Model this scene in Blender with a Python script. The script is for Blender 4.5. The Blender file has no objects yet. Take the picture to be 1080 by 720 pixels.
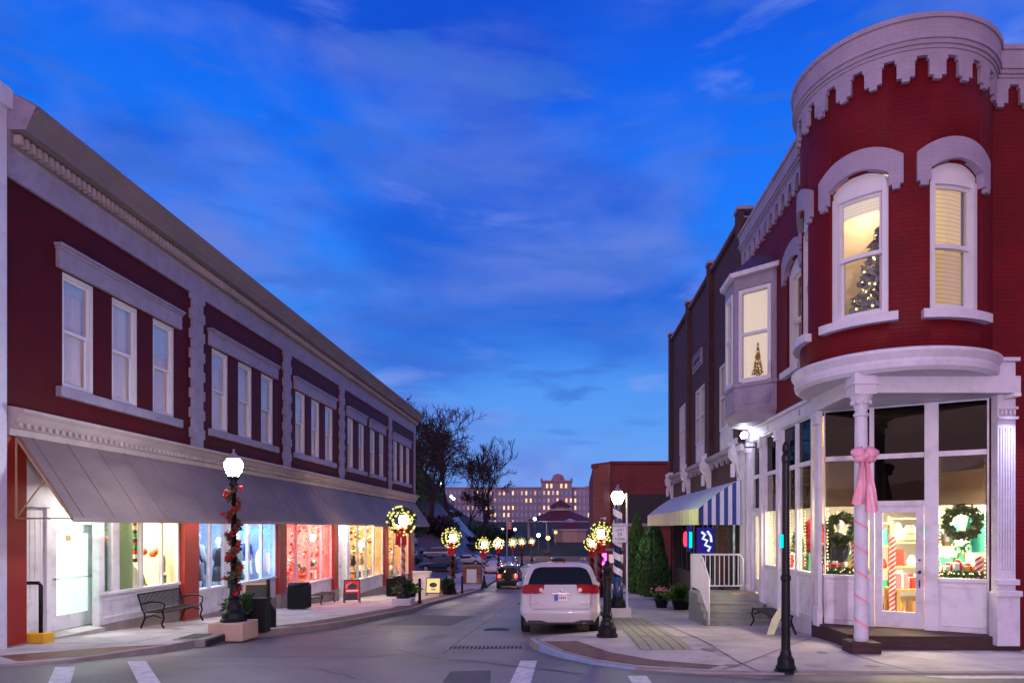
import bpy, bmesh, math, random
from mathutils import Vector, Matrix
R = math.radians
rnd = random.Random(7)
C = bpy.context.scene.collection
SC = bpy.context.scene

# ---------------------------------------------------------------- materials
def nt(name):
    m = bpy.data.materials.new(name); m.use_nodes = True
    t = m.node_tree; t.nodes.clear()
    o = t.nodes.new('ShaderNodeOutputMaterial')
    return m, t, o
def N(t, typ, **kw):
    n = t.nodes.new(typ)
    for k, v in kw.items():
        if k in n.inputs: n.inputs[k].default_value = v
        else: setattr(n, k, v)
    return n
def P(name, col, rough=.6, metal=0., var=.12, vs=2.5, bump=0., bs=30., brick=None, coat=0., mortar=.75, dirt=None, grain=None, stretch=None, spec=.5):
    m, t, o = nt(name); L = t.links.new
    b = N(t, 'ShaderNodeBsdfPrincipled'); L(b.outputs[0], o.inputs[0])
    b.inputs['Roughness'].default_value = rough; b.inputs['Metallic'].default_value = metal
    b.inputs['Coat Weight'].default_value = coat; b.inputs['Specular IOR Level'].default_value = spec
    tc = N(t, 'ShaderNodeTexCoord')
    src = tc.outputs['Object']
    if stretch:
        mp = N(t, 'ShaderNodeMapping'); mp.inputs['Scale'].default_value = stretch; L(src, mp.inputs[0]); src = mp.outputs[0]
    n1 = N(t, 'ShaderNodeTexNoise'); n1.inputs['Scale'].default_value = vs; n1.inputs['Detail'].default_value = 6; n1.inputs['Roughness'].default_value = .65
    L(src, n1.inputs['Vector'])
    r = N(t, 'ShaderNodeMapRange'); r.inputs[1].default_value = .3; r.inputs[2].default_value = .7
    r.inputs[3].default_value = 1 - var; r.inputs[4].default_value = 1 + var; L(n1.outputs[0], r.inputs[0])
    mx = N(t, 'ShaderNodeVectorMath', operation='SCALE'); L(r.outputs[0], mx.inputs['Scale'])
    base = N(t, 'ShaderNodeRGB'); base.outputs[0].default_value = (*col, 1)
    cur = base.outputs[0]
    h = None
    if brick:
        bt = N(t, 'ShaderNodeTexBrick'); bt.inputs['Scale'].default_value = 1
        bt.inputs['Brick Width'].default_value = brick[0]; bt.inputs['Row Height'].default_value = brick[1]
        bt.inputs['Mortar Size'].default_value = brick[2]; bt.inputs['Mortar Smooth'].default_value = .3
        bt.inputs['Color1'].default_value = (*col, 1); bt.inputs['Color2'].default_value = (*[c * brick[3] for c in col], 1)
        bt.inputs['Mortar'].default_value = (*[c * mortar for c in col], 1)
        L(tc.outputs['UV'], bt.inputs['Vector']); cur = bt.outputs[0]
        inv = N(t, 'ShaderNodeMath', operation='SUBTRACT'); inv.inputs[0].default_value = 1; L(bt.outputs['Fac'], inv.inputs[1])
        h = inv.outputs[0]
    if dirt:
        n3 = N(t, 'ShaderNodeTexNoise'); n3.inputs['Scale'].default_value = dirt[1]; n3.inputs['Detail'].default_value = 8; L(src, n3.inputs['Vector'])
        r3 = N(t, 'ShaderNodeMapRange'); r3.inputs[1].default_value = .5; r3.inputs[2].default_value = .68; r3.inputs[4].default_value = dirt[2]; L(n3.outputs[0], r3.inputs[0])
        md = N(t, 'ShaderNodeMix', data_type='RGBA'); L(r3.outputs[0], md.inputs[0]); L(cur, md.inputs[6]); md.inputs[7].default_value = (*dirt[0], 1); cur = md.outputs[2]
    L(cur, mx.inputs[0]); L(mx.outputs[0], b.inputs['Base Color'])
    if bump or h:
        n2 = N(t, 'ShaderNodeTexNoise'); n2.inputs['Scale'].default_value = bs; n2.inputs['Detail'].default_value = 4; L(src, n2.inputs['Vector'])
        hh = n2.outputs[0]
        if h:
            ad = N(t, 'ShaderNodeMath', operation='MULTIPLY_ADD'); ad.inputs[1].default_value = .35; L(n2.outputs[0], ad.inputs[0]); L(h, ad.inputs[2]); hh = ad.outputs[0]
        bp = N(t, 'ShaderNodeBump'); bp.inputs['Strength'].default_value = bump if bump else .5; bp.inputs['Distance'].default_value = .012
        L(hh, bp.inputs['Height']); L(bp.outputs[0], b.inputs['Normal'])
    return m
def E(name, col, s):
    m, t, o = nt(name); e = N(t, 'ShaderNodeEmission'); e.inputs[0].default_value = (*col, 1); e.inputs[1].default_value = s
    t.links.new(e.outputs[0], o.inputs[0]); m.cycles.emission_sampling = 'FRONT' if 'globe' in name else 'NONE'; return m
def GL(name, tint=(.9, .93, .92), refl=1., base=.04):
    m, t, o = nt(name); L = t.links.new
    tr = N(t, 'ShaderNodeBsdfTransparent'); tr.inputs[0].default_value = (*tint, 1)
    g = N(t, 'ShaderNodeBsdfGlossy'); g.inputs['Roughness'].default_value = .02; g.inputs[0].default_value = (.95, .95, .95, 1)
    lw = N(t, 'ShaderNodeFresnel'); lw.inputs[0].default_value = 1.5
    ma = N(t, 'ShaderNodeMath', operation='MULTIPLY_ADD'); ma.inputs[1].default_value = refl; ma.inputs[2].default_value = base; ma.use_clamp = True
    L(lw.outputs[0], ma.inputs[0]); mx = N(t, 'ShaderNodeMixShader'); L(ma.outputs[0], mx.inputs[0]); L(tr.outputs[0], mx.inputs[1]); L(g.outputs[0], mx.inputs[2])
    L(mx.outputs[0], o.inputs[0]); return m

M = {}
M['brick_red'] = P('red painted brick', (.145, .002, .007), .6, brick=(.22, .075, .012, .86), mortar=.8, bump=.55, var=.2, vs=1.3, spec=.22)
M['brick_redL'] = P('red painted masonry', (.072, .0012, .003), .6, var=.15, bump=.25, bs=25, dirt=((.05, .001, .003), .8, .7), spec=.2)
M['red_trim'] = P('red trim paint', (.30, .018, .012), .5, var=.1, bump=.15)
M['trim'] = P('lavender grey trim paint', (.30, .255, .34), .6, var=.13, vs=1.6, bump=.25, bs=14, dirt=((.19, .14, .17), 4.5, .4))
M['trimw'] = P('white trim paint', (.62, .59, .68), .5, var=.10, vs=2.5, bump=.25, bs=10, dirt=((.44, .37, .38), 8.0, .22))
M['trimb'] = P('painted trim brick', (.34, .28, .38), .6, var=.12, brick=(.22, .075, .008, .95), mortar=.9, bump=.4)
M['panelw'] = P('white panel paint', (.68, .66, .72), .45, var=.06, bump=.08, dirt=((.42, .36, .36), 3.2, .5))
M['winframe'] = P('white window frame', (.66, .64, .68), .4, var=.05)
M['cornice'] = P('aged brown cornice paint', (.20, .15, .15), .6, var=.2, vs=1.2, stretch=(1, .4, 1), bump=.2)
M['cornice2'] = P('cream cornice paint', (.42, .33, .32), .55, var=.15, vs=1.5, bump=.2)
M['awning'] = P('mauve brown awning metal', (.22, .15, .13), .55, var=.25, vs=.9, stretch=(1, .5, 1), bump=.15, bs=3, dirt=((.15, .10, .085), 1.4, .6))
M['tan'] = P('tan awning frame', (.42, .25, .12), .5)
M['brick_dark'] = P('dark brown brick', (.075, .022, .020), .75, brick=(.22, .075, .012, .6), mortar=.9, bump=.8, var=.25)
M['brick_far'] = P('red brown brick', (.20, .04, .045), .8, brick=(.3, .1, .012, .7), mortar=.8, bump=.4, var=.2, vs=.4)
M['brick_or'] = P('orange brown brick', (.30, .10, .06), .8, brick=(.3, .1, .012, .7), mortar=.8, bump=.4, var=.25, vs=.4, dirt=((.4, .3, .26), .5, .7))
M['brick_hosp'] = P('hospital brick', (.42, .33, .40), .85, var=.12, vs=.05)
M['asphalt'] = P('asphalt', (.16, .128, .148), .5, var=.22, vs=.7, bump=.5, bs=120, dirt=((.075, .058, .07), .3, .9))
M['ground'] = P('dark winter grass', (.045, .045, .022), .95, var=.35, vs=.5, bump=.6, bs=8)
M['hill'] = P('grass hill', (.040, .044, .022), .95, var=.35, vs=.15, bump=.6, bs=4)
M['walk'] = P('concrete sidewalk', (.44, .38, .39), .75, var=.2, vs=1.1, bump=.35, bs=70, dirt=((.27, .22, .23), 1.6, .6))
M['kerb'] = P('kerb concrete', (.27, .22, .21), .8, var=.22, vs=3, bump=.5, bs=50)
M['blue'] = P('blue kerb paint', (.22, .30, .46), .6, var=.2, vs=6)
M['paver'] = P('red brick pavers', (.19, .09, .085), .8, brick=(.2, .1, .008, .7), mortar=.5, bump=.6, var=.25, vs=4)
M['tactile'] = P('rust red tactile plate', (.24, .045, .03), .6, brick=(.06, .06, .012, .9), mortar=.5, bump=1, var=.2)
M['paint'] = P('white road paint', (.62, .58, .60), .6, var=.15, vs=6, dirt=((.2, .17, .19), 9, .5))
M['stone'] = P('planter stone', (.55, .38, .28), .75, var=.12, bump=.4, bs=60)
M['stonew'] = P('pale concrete block', (.60, .55, .60), .75, var=.1, bump=.4, bs=60)
M['stepc'] = P('step concrete', (.26, .27, .24), .8, var=.2, vs=2, bump=.5, bs=40, dirt=((.12, .13, .09), 2, .6))
M['black'] = P('black painted metal', (.006, .006, .008), .45, var=.2, spec=.25)
M['rubber'] = P('tyre rubber', (.012, .012, .013), .85, var=.2)
M['dark'] = P('dark trim plastic', (.02, .02, .022), .6)
M['van'] = P('pearl white car paint', (.50, .46, .50), .35, var=.02, coat=.4)
M['jeep'] = P('dark grey car paint', (.03, .032, .045), .3, var=.02, coat=.8)
M['silver'] = P('silver blue car paint', (.28, .33, .42), .3, metal=.3, var=.02, coat=.8)
M['navy'] = P('navy blue car paint', (.015, .04, .14), .3, var=.02, coat=.8)
M['chrome'] = P('chrome', (.55, .5, .55), .2, metal=1.)
M['carglass'] = P('dark tinted glass', (.004, .006, .009), .06, var=0, spec=.35)
M['glass'] = GL('shop glass', base=.0, refl=.4)
M['glassup'] = GL('upper window glass', (.95, .95, .95), .4, .01)
M['glassdk'] = GL('dark transom glass', (.06, .055, .06), .5, .0)
M['glasstint'] = GL('half tinted glass', (.30, .27, .25), .3, .0)
M['curtain'] = P('pale curtain', (.95, .72, .62), .8, var=.15, vs=3, stretch=(1, 1, .1))
M['blindL'] = None
M['red'] = P('red velvet ribbon', (.62, .008, .015), .6, var=.15, vs=9)
M['redflower'] = P('red artificial flowers', (.50, .006, .02), .6, var=.4, vs=20)
M['green'] = P('fir green', (.03, .085, .022), .8, var=.5, vs=12)
M['leaf'] = P('leaf green', (.05, .12, .02), .7, var=.5, vs=10)
M['arbor'] = P('evergreen needles', (.035, .11, .025), .8, var=.5, vs=4)
M['bark'] = P('dark bark', (.035, .025, .028), .9, var=.3, bump=.5)
M['pink'] = P('pink satin ribbon', (.80, .34, .44), .35, var=.1, vs=6)
M['pinkst'] = P('pink stripe tape', (.80, .30, .40), .5, var=.1)
M['white'] = P('white paint', (.78, .76, .80), .5, var=.04)
M['whitemetal'] = P('white rail metal', (.70, .70, .78), .4, var=.06)
M['blueawn'] = P('blue canvas', (.03, .06, .26), .8, var=.1)
M['whiteawn'] = P('white canvas', (.62, .66, .74), .8, var=.08)
M['bluegrey'] = P('blue grey striped canvas', (.20, .24, .36), .8, var=.1)
M['yellow'] = P('yellow safety paint', (.75, .42, .02), .6, var=.1)
M['wood'] = P('light wood', (.45, .27, .11), .55, var=.2, vs=4, stretch=(1, 1, 6))
M['slate'] = P('chalkboard', (.02, .02, .02), .7)
M['cream'] = P('cream card', (.80, .68, .36), .6)
M['metalroof'] = P('dark metal roof', (.07, .03, .035), .45, var=.2)
M['roofred'] = P('maroon roof', (.14, .02, .025), .7, var=.2, vs=.5)
M['mintglass'] = None
M['wallcream'] = P('interior cream wall', (.80, .70, .50), .8, var=.05)
M['wallmint'] = P('interior mint wall', (.60, .78, .66), .8, var=.04)
M['wallwhite'] = P('interior white wall', (.78, .76, .76), .8, var=.05)
M['wallpink'] = P('interior pink wall', (.80, .42, .42), .8, var=.25, vs=5)
M['wallblue'] = P('interior blue grey wall', (.40, .50, .70), .8, var=.2, vs=3)
M['walltan'] = P('interior tan wall', (.70, .45, .22), .8, var=.3, vs=3)
M['floorin'] = P('shop floor', (.30, .2, .12), .5, var=.2)
for nm, c in dict(c_red=(.6, .02, .02), c_green=(.02, .35, .16), c_white=(.8, .8, .78), c_black=(.02, .02, .03), c_gold=(.6, .36, .06), c_pink=(.75, .2, .3), c_blue=(.04, .1, .4), c_teal=(.02, .4, .3), c_tan=(.5, .33, .18), c_orange=(.8, .12, .03), c_yellow=(.8, .65, .05), c_grey=(.25, .25, .28), c_skin=(.6, .42, .33)).items():
    M[nm] = P(nm[2:] + ' coloured goods', c, .55, var=.12, vs=8)
M['bulbw'] = E('lamp globe light', (.82, .88, 1.), 170)
M['bulby'] = E('lamp globe light yellow', (.85, 1., .42), 90)
M['bulbf'] = E('wreath lamp globe light', (1., .80, .62), 150)
M['mini'] = E('wreath fairy light', (1., .80, .22), 1.35)
M['miniw'] = E('white fairy light', (1., .76, .36), 3.)
M['minib'] = E('blue fairy light', (.08, .35, 1.), 6)
M['minir'] = E('red fairy light', (1., .06, .05), 5)
M['lit'] = E('lit window', (1., .70, .46), 1.15)
M['lit2'] = E('dim lit window', (.75, .50, .55), .8)
M['litblue'] = E('dim blue window', (.12, .16, .42), .8)
M['tail'] = E('lit tail lamp', (1., .03, .02), 9)
M['tailoff'] = P('red tail lamp lens', (.26, .001, .002), .3, var=.45, vs=14, spec=.3)
M['lens'] = P('clear lamp lens', (.75, .6, .6), .15, coat=1)
M['neonb'] = E('blue neon', (.05, .03, .45), .45)
M['neonw'] = E('white neon', (.65, .75, 1.), 1.2)
M['neonr'] = E('red neon', (1., .05, .1), 1.6)
M['neonc'] = E('cyan lamp', (.0, .7, .75), 1.4)
M['neonm'] = E('magenta neon', (1., .15, .9), 2.5)
M['hosplite'] = E('white site lamp', (.75, .95, 1.), 16)
M['orlite'] = E('orange site lamp', (1., .45, .05), 16)
M['backlit'] = E('backlit sign', (1., .75, .33), .9)

def blind_mat(name, c1, c2, s, per=.075):
    m, t, o = nt(name); L = t.links.new
    tc = N(t, 'ShaderNodeTexCoord'); sp = N(t, 'ShaderNodeSeparateXYZ'); L(tc.outputs['UV'], sp.inputs[0])
    a = N(t, 'ShaderNodeMath', operation='MULTIPLY'); a.inputs[1].default_value = 1 / per; L(sp.outputs[1], a.inputs[0])
    f = N(t, 'ShaderNodeMath', operation='FRACT'); L(a.outputs[0], f.inputs[0])
    cr = N(t, 'ShaderNodeValToRGB'); L(f.outputs[0], cr.inputs[0])
    cr.color_ramp.elements[0].color = (*c2, 1); cr.color_ramp.elements[0].position = .0
    cr.color_ramp.elements[1].color = (*c1, 1); cr.color_ramp.elements[1].position = .35
    e = N(t, 'ShaderNodeEmission'); e.inputs[1].default_value = s; L(cr.outputs[0], e.inputs[0])
    d = N(t, 'ShaderNodeBsdfDiffuse'); d.inputs[0].default_value = (.2, .16, .12, 1)
    ad = N(t, 'ShaderNodeAddShader'); L(e.outputs[0], ad.inputs[0]); L(d.outputs[0], ad.inputs[1]); L(ad.outputs[0], o.inputs[0])
    return m
M['blindY'] = blind_mat('lit yellow blind', (1., .66, .30), (.55, .28, .09), .75)
M['blindY2'] = blind_mat('dim yellow blind', (.75, .46, .20), (.30, .15, .06), .7)
M['blindW'] = blind_mat('lit pale blind', (.95, .72, .62), (.62, .42, .38), .85, .06)
M['roomY'] = E('lit ceiling room', (.92, .68, .50), .95)

# ---------------------------------------------------------------- mesh builder
class MB:
    def __init__(s): s.v = []; s.f = []; s.uv = []; s.X = Matrix.Identity(4)
    def add(s, vs, fs, uvs=None):
        o = len(s.v)
        s.v += [tuple(s.X @ Vector(p)) for p in vs]
        s.uv += (uvs if uvs else [None] * len(vs))
        s.f += [tuple(i + o for i in f) for f in fs]
        return s
    def box(s, x0, x1, y0, y1, z0, z1):
        return s.add([(x0, y0, z0), (x1, y0, z0), (x1, y1, z0), (x0, y1, z0), (x0, y0, z1), (x1, y0, z1), (x1, y1, z1), (x0, y1, z1)],
                     [(0, 3, 2, 1), (4, 5, 6, 7), (0, 1, 5, 4), (1, 2, 6, 5), (2, 3, 7, 6), (3, 0, 4, 7)])
    def cbox(s, c, d): return s.box(c[0] - d[0] / 2, c[0] + d[0] / 2, c[1] - d[1] / 2, c[1] + d[1] / 2, c[2] - d[2] / 2, c[2] + d[2] / 2)
    def tube(s, pts, r, n=8, closed=False):
        pts = [Vector(p) for p in pts]; rs = r if isinstance(r, (list, tuple)) else [r] * len(pts)
        vs = []; K = len(pts); up = None
        for i, p in enumerate(pts):
            a = pts[(i - 1) % K] if (closed or i > 0) else p; b = pts[(i + 1) % K] if (closed or i < K - 1) else p
            t = (b - a).normalized()
            if up is None:
                up = Vector((0, 0, 1)) if abs(t.z) < .9 else Vector((1, 0, 0))
            u = (up - t * up.dot(t)).normalized(); w = t.cross(u); up = u
            for k in range(n):
                an = 2 * math.pi * k / n; vs.append(p + (u * math.cos(an) + w * math.sin(an)) * rs[i])
        fs = []
        for i in range(K if closed else K - 1):
            j = (i + 1) % K
            for k in range(n): fs.append((i * n + k, i * n + (k + 1) % n, j * n + (k + 1) % n, j * n + k))
        if not closed: fs.append(tuple(range(n))[::-1]); fs.append(tuple(range((K - 1) * n, K * n)))
        return s.add(vs, fs)
    def lathe(s, prof, c=(0, 0, 0), n=16, sx=1, sy=1):
        vs = []
        for r, z in prof:
            for k in range(n):
                a = 2 * math.pi * k / n; vs.append((c[0] + r * sx * math.cos(a), c[1] + r * sy * math.sin(a), c[2] + z))
        fs = []
        for i in range(len(prof) - 1):
            for k in range(n): fs.append((i * n + k, i * n + (k + 1) % n, (i + 1) * n + (k + 1) % n, (i + 1) * n + k))
        fs.append(tuple(range(n))[::-1]); fs.append(tuple(range((len(prof) - 1) * n, len(prof) * n)))
        return s.add(vs, fs)
    def ball(s, c, r, n=10, sz=1):
        return s.lathe([(max(1e-4, r * math.sin(math.pi * i / 7)), -r * sz * math.cos(math.pi * i / 7)) for i in range(8)], c, n)
    def quad(s, a, b, c, d): return s.add([a, b, c, d], [(0, 1, 2, 3)])
    def prism(s, poly, fn, d0, d1):
        n = len(poly); vs = [fn(a, b, d0) for a, b in poly] + [fn(a, b, d1) for a, b in poly]
        fs = [tuple(range(n))[::-1], tuple(range(n, 2 * n))] + [(i, (i + 1) % n, n + (i + 1) % n, n + i) for i in range(n)]
        return s.add(vs, fs)
    # mapper based shapes: mp(u, d, z)
    def mbox(s, mp, u0, u1, d0, d1, z0, z1, du=None):
        k = max(1, int(math.ceil((u1 - u0) / du))) if du else 1
        us = [u0 + (u1 - u0) * i / k for i in range(k + 1)]
        return s.band(mp, us, [z0] * (k + 1), [z1] * (k + 1), d0, d1)
    def band(s, mp, us, lo, hi, d0, d1):
        vs = []; uv = []
        for u, a, b in zip(us, lo, hi):
            vs += [mp(u, d0, a), mp(u, d1, a), mp(u, d1, b), mp(u, d0, b)]; uv += [(u, a), (u, a), (u, b), (u, b)]
        fs = []
        for i in range(len(us) - 1):
            p, q = i * 4, i * 4 + 4
            for k in range(4): fs.append((p + k, p + (k + 1) % 4, q + (k + 1) % 4, q + k))
        fs.append((0, 1, 2, 3)); e = (len(us) - 1) * 4; fs.append((e + 3, e + 2, e + 1, e))
        return s.add(vs, fs, uv)
    def sweep(s, mp, us, prof):
        n = len(prof); vs = []; uv = []
        for u in us:
            for d, z in prof: vs.append(mp(u, d, z)); uv.append((u, z + d))
        fs = []
        for i in range(len(us) - 1):
            for k in range(n): fs.append((i * n + k, i * n + (k + 1) % n, (i + 1) * n + (k + 1) % n, (i + 1) * n + k))
        fs.append(tuple(range(n))); fs.append(tuple(range((len(us) - 1) * n, len(us) * n))[::-1])
        return s.add(vs, fs, uv)
    def wall(s, mp, u0, u1, z0, z1, holes=(), th=.25, du=None):
        us = {u0, u1}; zs = {z0, z1}
        for h in holes: us |= {h[0], h[1]}; zs |= {h[2], h[3]}
        if du:
            k = int((u1 - u0) / du) + 1; us |= {round(u0 + (u1 - u0) * i / k, 5) for i in range(k + 1)}
        us = sorted(u for u in us if u0 - 1e-6 <= u <= u1 + 1e-6); zs = sorted(z for z in zs if z0 - 1e-6 <= z <= z1 + 1e-6)
        us = [u for i, u in enumerate(us) if i == 0 or u - us[i - 1] > 1e-4]
        def inh(u, z): return any(h[0] < u < h[1] and h[2] < z < h[3] for h in holes)
        def q(pts, uvs): s.add([mp(*p) for p in pts], [(0, 1, 2, 3)], uvs)
        for i in range(len(us) - 1):
            for j in range(len(zs) - 1):
                a, b, c, d = us[i], us[i + 1], zs[j], zs[j + 1]; um, zm = (a + b) / 2, (c + d) / 2
                if inh(um, zm): continue
                uv = [(a, c), (b, c), (b, d), (a, d)]
                q([(a, 0, c), (b, 0, c), (b, 0, d), (a, 0, d)], uv); q([(b, -th, c), (a, -th, c), (a, -th, d), (b, -th, d)], uv)
                for (pa, pb, ca, cb, nu, nz) in ((a, b, c, c, um, c - 1e-4 if j else None), (b, a, d, d, um, d + 1e-4 if j < len(zs) - 2 else None)):
                    if nz is None or inh(nu, nz): q([(pa, 0, ca), (pa, -th, ca), (pb, -th, cb), (pb, 0, cb)], [(pa, 0), (pa, th), (pb, th), (pb, 0)])
                for (pu, nu) in ((a, a - 1e-5 if i else None), (b, b + 1e-5 if i < len(us) - 2 else None)):
                    if nu is None or inh(nu, zm): q([(pu, 0, c), (pu, 0, d), (pu, -th, d), (pu, -th, c)], [(0, c), (0, d), (th, d), (th, c)])
        return s
    def build(s, name, mat, parent=None, world=True, smooth=False, weld=False, bevel=0., label=None):
        off = Vector(parent['_w']) if (parent is not None and world) else Vector((0, 0, 0))
        me = bpy.data.meshes.new(name)
        me.from_pydata([tuple(Vector(p) - off) for p in s.v], [], s.f)
        uvl = me.uv_layers.new(name='UVMap')
        bm = bmesh.new(); bm.from_mesh(me)
        ul = bm.loops.layers.uv.active; bm.verts.ensure_lookup_table()
        for fc in bm.faces:
            n = fc.normal; ax = max(range(3), key=lambda k: abs(n[k]))
            for lp in fc.loops:
                g = s.uv[lp.vert.index]
                if g is None:
                    p = s.v[lp.vert.index]
                    g = (p[1], p[2]) if ax == 0 else ((p[0], p[2]) if ax == 1 else (p[0], p[1]))
                lp[ul].uv = g
            fc.smooth = smooth
        if weld: bmesh.ops.remove_doubles(bm, verts=bm.verts, dist=1e-4)
        bmesh.ops.recalc_face_normals(bm, faces=bm.faces)
        bm.to_mesh(me); bm.free()
        me.materials.append(M[mat] if isinstance(mat, str) else mat)
        o = bpy.data.objects.new(name, me); C.objects.link(o)
        o['_w'] = tuple(off)
        if parent is not None: o.parent = parent
        if bevel:
            b = o.modifiers.new('b', 'BEVEL'); b.width = bevel; b.segments = 2; b.limit_method = 'ANGLE'
        if label: o['label'] = label
        return o
def thing(name, label, cat, loc=(0, 0, 0), group=None, rz=0):
    o = bpy.data.objects.new(name, None); C.objects.link(o); o.location = loc; o.rotation_euler = (0, 0, rz)
    o.empty_display_size = .2
    o['label'] = label; o['category'] = cat; o['_w'] = tuple(loc)
    if group: o['group'] = group
    return o
def tag(o, label, cat, group=None, kind=None):
    if label: o['label'] = label
    if cat: o['category'] = cat
    if group: o['group'] = group
    if kind: o['kind'] = kind
    return o
def struct(o): o['kind'] = 'structure'; return o
KIDS = {}
def kids(o): return [c for c in bpy.data.objects if c.parent == o]
def copytree(o, loc=None, rz=None, label=None, parent=None, group=None):
    c = o.copy(); C.objects.link(c)
    if parent is not None: c.parent = parent
    if loc is not None: c.location = loc
    if rz is not None: c.rotation_euler = (0, 0, rz)
    if label: c['label'] = label
    if group: c['group'] = group
    for k in kids(o): copytree(k, parent=c)
    return c
def text(s, size, mat, name, parent, loc, rot=(R(90), 0, 0), ext=.004, al='CENTER', label=None):
    cu = bpy.data.curves.new(name, 'FONT'); cu.body = s; cu.size = size; cu.extrude = ext; cu.align_x = al; cu.align_y = 'CENTER'
    t = bpy.data.objects.new(name, cu); C.objects.link(t)
    bpy.context.view_layer.update()
    me = bpy.data.meshes.new_from_object(t.evaluated_get(bpy.context.evaluated_depsgraph_get()))
    bpy.data.objects.remove(t)
    me.materials.clear(); me.materials.append(M[mat]); me.name = name
    o = bpy.data.objects.new(name, me); C.objects.link(o); o.parent = parent
    w = Vector(parent['_w']) if parent else Vector((0, 0, 0)); o.location = Vector(loc) - w; o.rotation_euler = rot
    if label: o['label'] = label
    return o
def light(kind, loc, col, power, size=.3, rot=None, sy=None, spread=None):
    l = bpy.data.lights.new('light', kind); l.color = col; l.energy = power
    if kind == 'AREA':
        l.size = size
        if sy: l.shape = 'RECTANGLE'; l.size_y = sy
        if spread: l.spread = spread
    elif kind == 'POINT': l.shadow_soft_size = size
    o = bpy.data.objects.new('ceiling_light' if kind == 'AREA' else 'lamp_light', l); C.objects.link(o); o.location = loc
    if rot: o.rotation_euler = rot
    return o

# ---------------------------------------------------------------- levels
def sm(t): t = max(0., min(1., t)); return t * t * (3 - 2 * t)
def road(Y):
    if Y < 0: return -1.53
    if Y < 50: return -1.53 - .062 * Y
    if Y < 110: return -4.63 - .0165 * (Y - 50)
    return -5.62
def kb(Y): return .025 + .12 * sm((Y - 10.6) / 3.2)
def walk(Y): return road(Y) + kb(Y)
def land(X, Y):
    z = road(Y)
    z += 2.6 * sm((Y - 118) / 24) + 5.5 * sm((Y - 150) / 150)
    if X < -8 and Y > 60: z += 17 * sm((-X - max(12, .115 * Y)) / (.11 * Y)) * sm((Y - 70) / 70)
    z += 6 * sm((Y - 320) / 600)
    return z - .03
F = 720.
def sheet(name, poly, zf, mat, cy=(), cx=(), dz=0., under=None):
    bm = bmesh.new(); vs = [bm.verts.new((x, y, 0)) for x, y in poly]; bm.faces.new(vs)
    for y in cy: bmesh.ops.bisect_plane(bm, geom=bm.verts[:] + bm.edges[:] + bm.faces[:], plane_co=(0, y, 0), plane_no=(0, 1, 0))
    for x in cx: bmesh.ops.bisect_plane(bm, geom=bm.verts[:] + bm.edges[:] + bm.faces[:], plane_co=(x, 0, 0), plane_no=(1, 0, 0))
    bmesh.ops.triangulate(bm, faces=[f for f in bm.faces if len(f.verts) > 4])
    if under is not None:
        bnd = [e for e in bm.edges if e.is_boundary]
        r = bmesh.ops.extrude_edge_only(bm, edges=bnd); low = {g for g in r['geom'] if isinstance(g, bmesh.types.BMVert)}
    else: low = set()
    for v in bm.verts: v.co.z = zf(v.co.x, v.co.y) + dz - (under if v in low else 0)
    bmesh.ops.recalc_face_normals(bm, faces=bm.faces)
    if sum(f.normal.z for f in bm.faces) < 0: bmesh.ops.reverse_faces(bm, faces=bm.faces)
    ul = bm.loops.layers.uv.new('UVMap')
    for f in bm.faces:
        for l in f.loops: l[ul].uv = (l.vert.co.x, l.vert.co.y) if abs(f.normal.z) > .5 else (l.vert.co.x + l.vert.co.y, l.vert.co.z)
    me = bpy.data.meshes.new(name); bm.to_mesh(me); bm.free(); me.materials.append(M[mat])
    o = bpy.data.objects.new(name, me); C.objects.link(o); o['_w'] = (0, 0, 0); return o
def offs(line, w):
    out = []
    for i, p in enumerate(line):
        a = Vector(line[max(0, i - 1)]); b = Vector(line[min(len(line) - 1, i + 1)]); t = (b - a).normalized()
        out.append((p[0] - t.y * w, p[1] + t.x * w))
    return out

GY = [-60, -20, 0, 10, 20, 30, 40, 50, 58, 66] + list(range(70, 330, 6)) + [340, 380, 440, 520, 640, 800, 1100, 1500, 2500]
GX = [-900, -500, -300, -200, -150, -120, -100] + list(range(-90, 40, 4)) + [50, 80, 120, 200, 350, 600, 900]
def gland(X, Y):
    i = max(k for k in range(len(GX) - 1) if GX[k] <= X); j = max(k for k in range(len(GY) - 1) if GY[k] <= Y)
    s = (X - GX[i]) / (GX[i + 1] - GX[i]); t = (Y - GY[j]) / (GY[j + 1] - GY[j])
    a = land(GX[i], GY[j]) * (1 - s) + land(GX[i + 1], GY[j]) * s; b = land(GX[i], GY[j + 1]) * (1 - s) + land(GX[i + 1], GY[j + 1]) * s
    return a * (1 - t) + b * t
# ---------------------------------------------------------------- camera, sky, sun
cam = bpy.data.cameras.new('camera'); co = bpy.data.objects.new('camera', cam); C.objects.link(co); SC.camera = co
cam.sensor_width = 36; cam.lens = 24; cam.shift_x = -.05; cam.shift_y = 196 / 1080; cam.clip_end = 5000; cam.clip_start = .1
co.location = (0, 0, 0); co.rotation_euler = (R(90), 0, 0)

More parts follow.
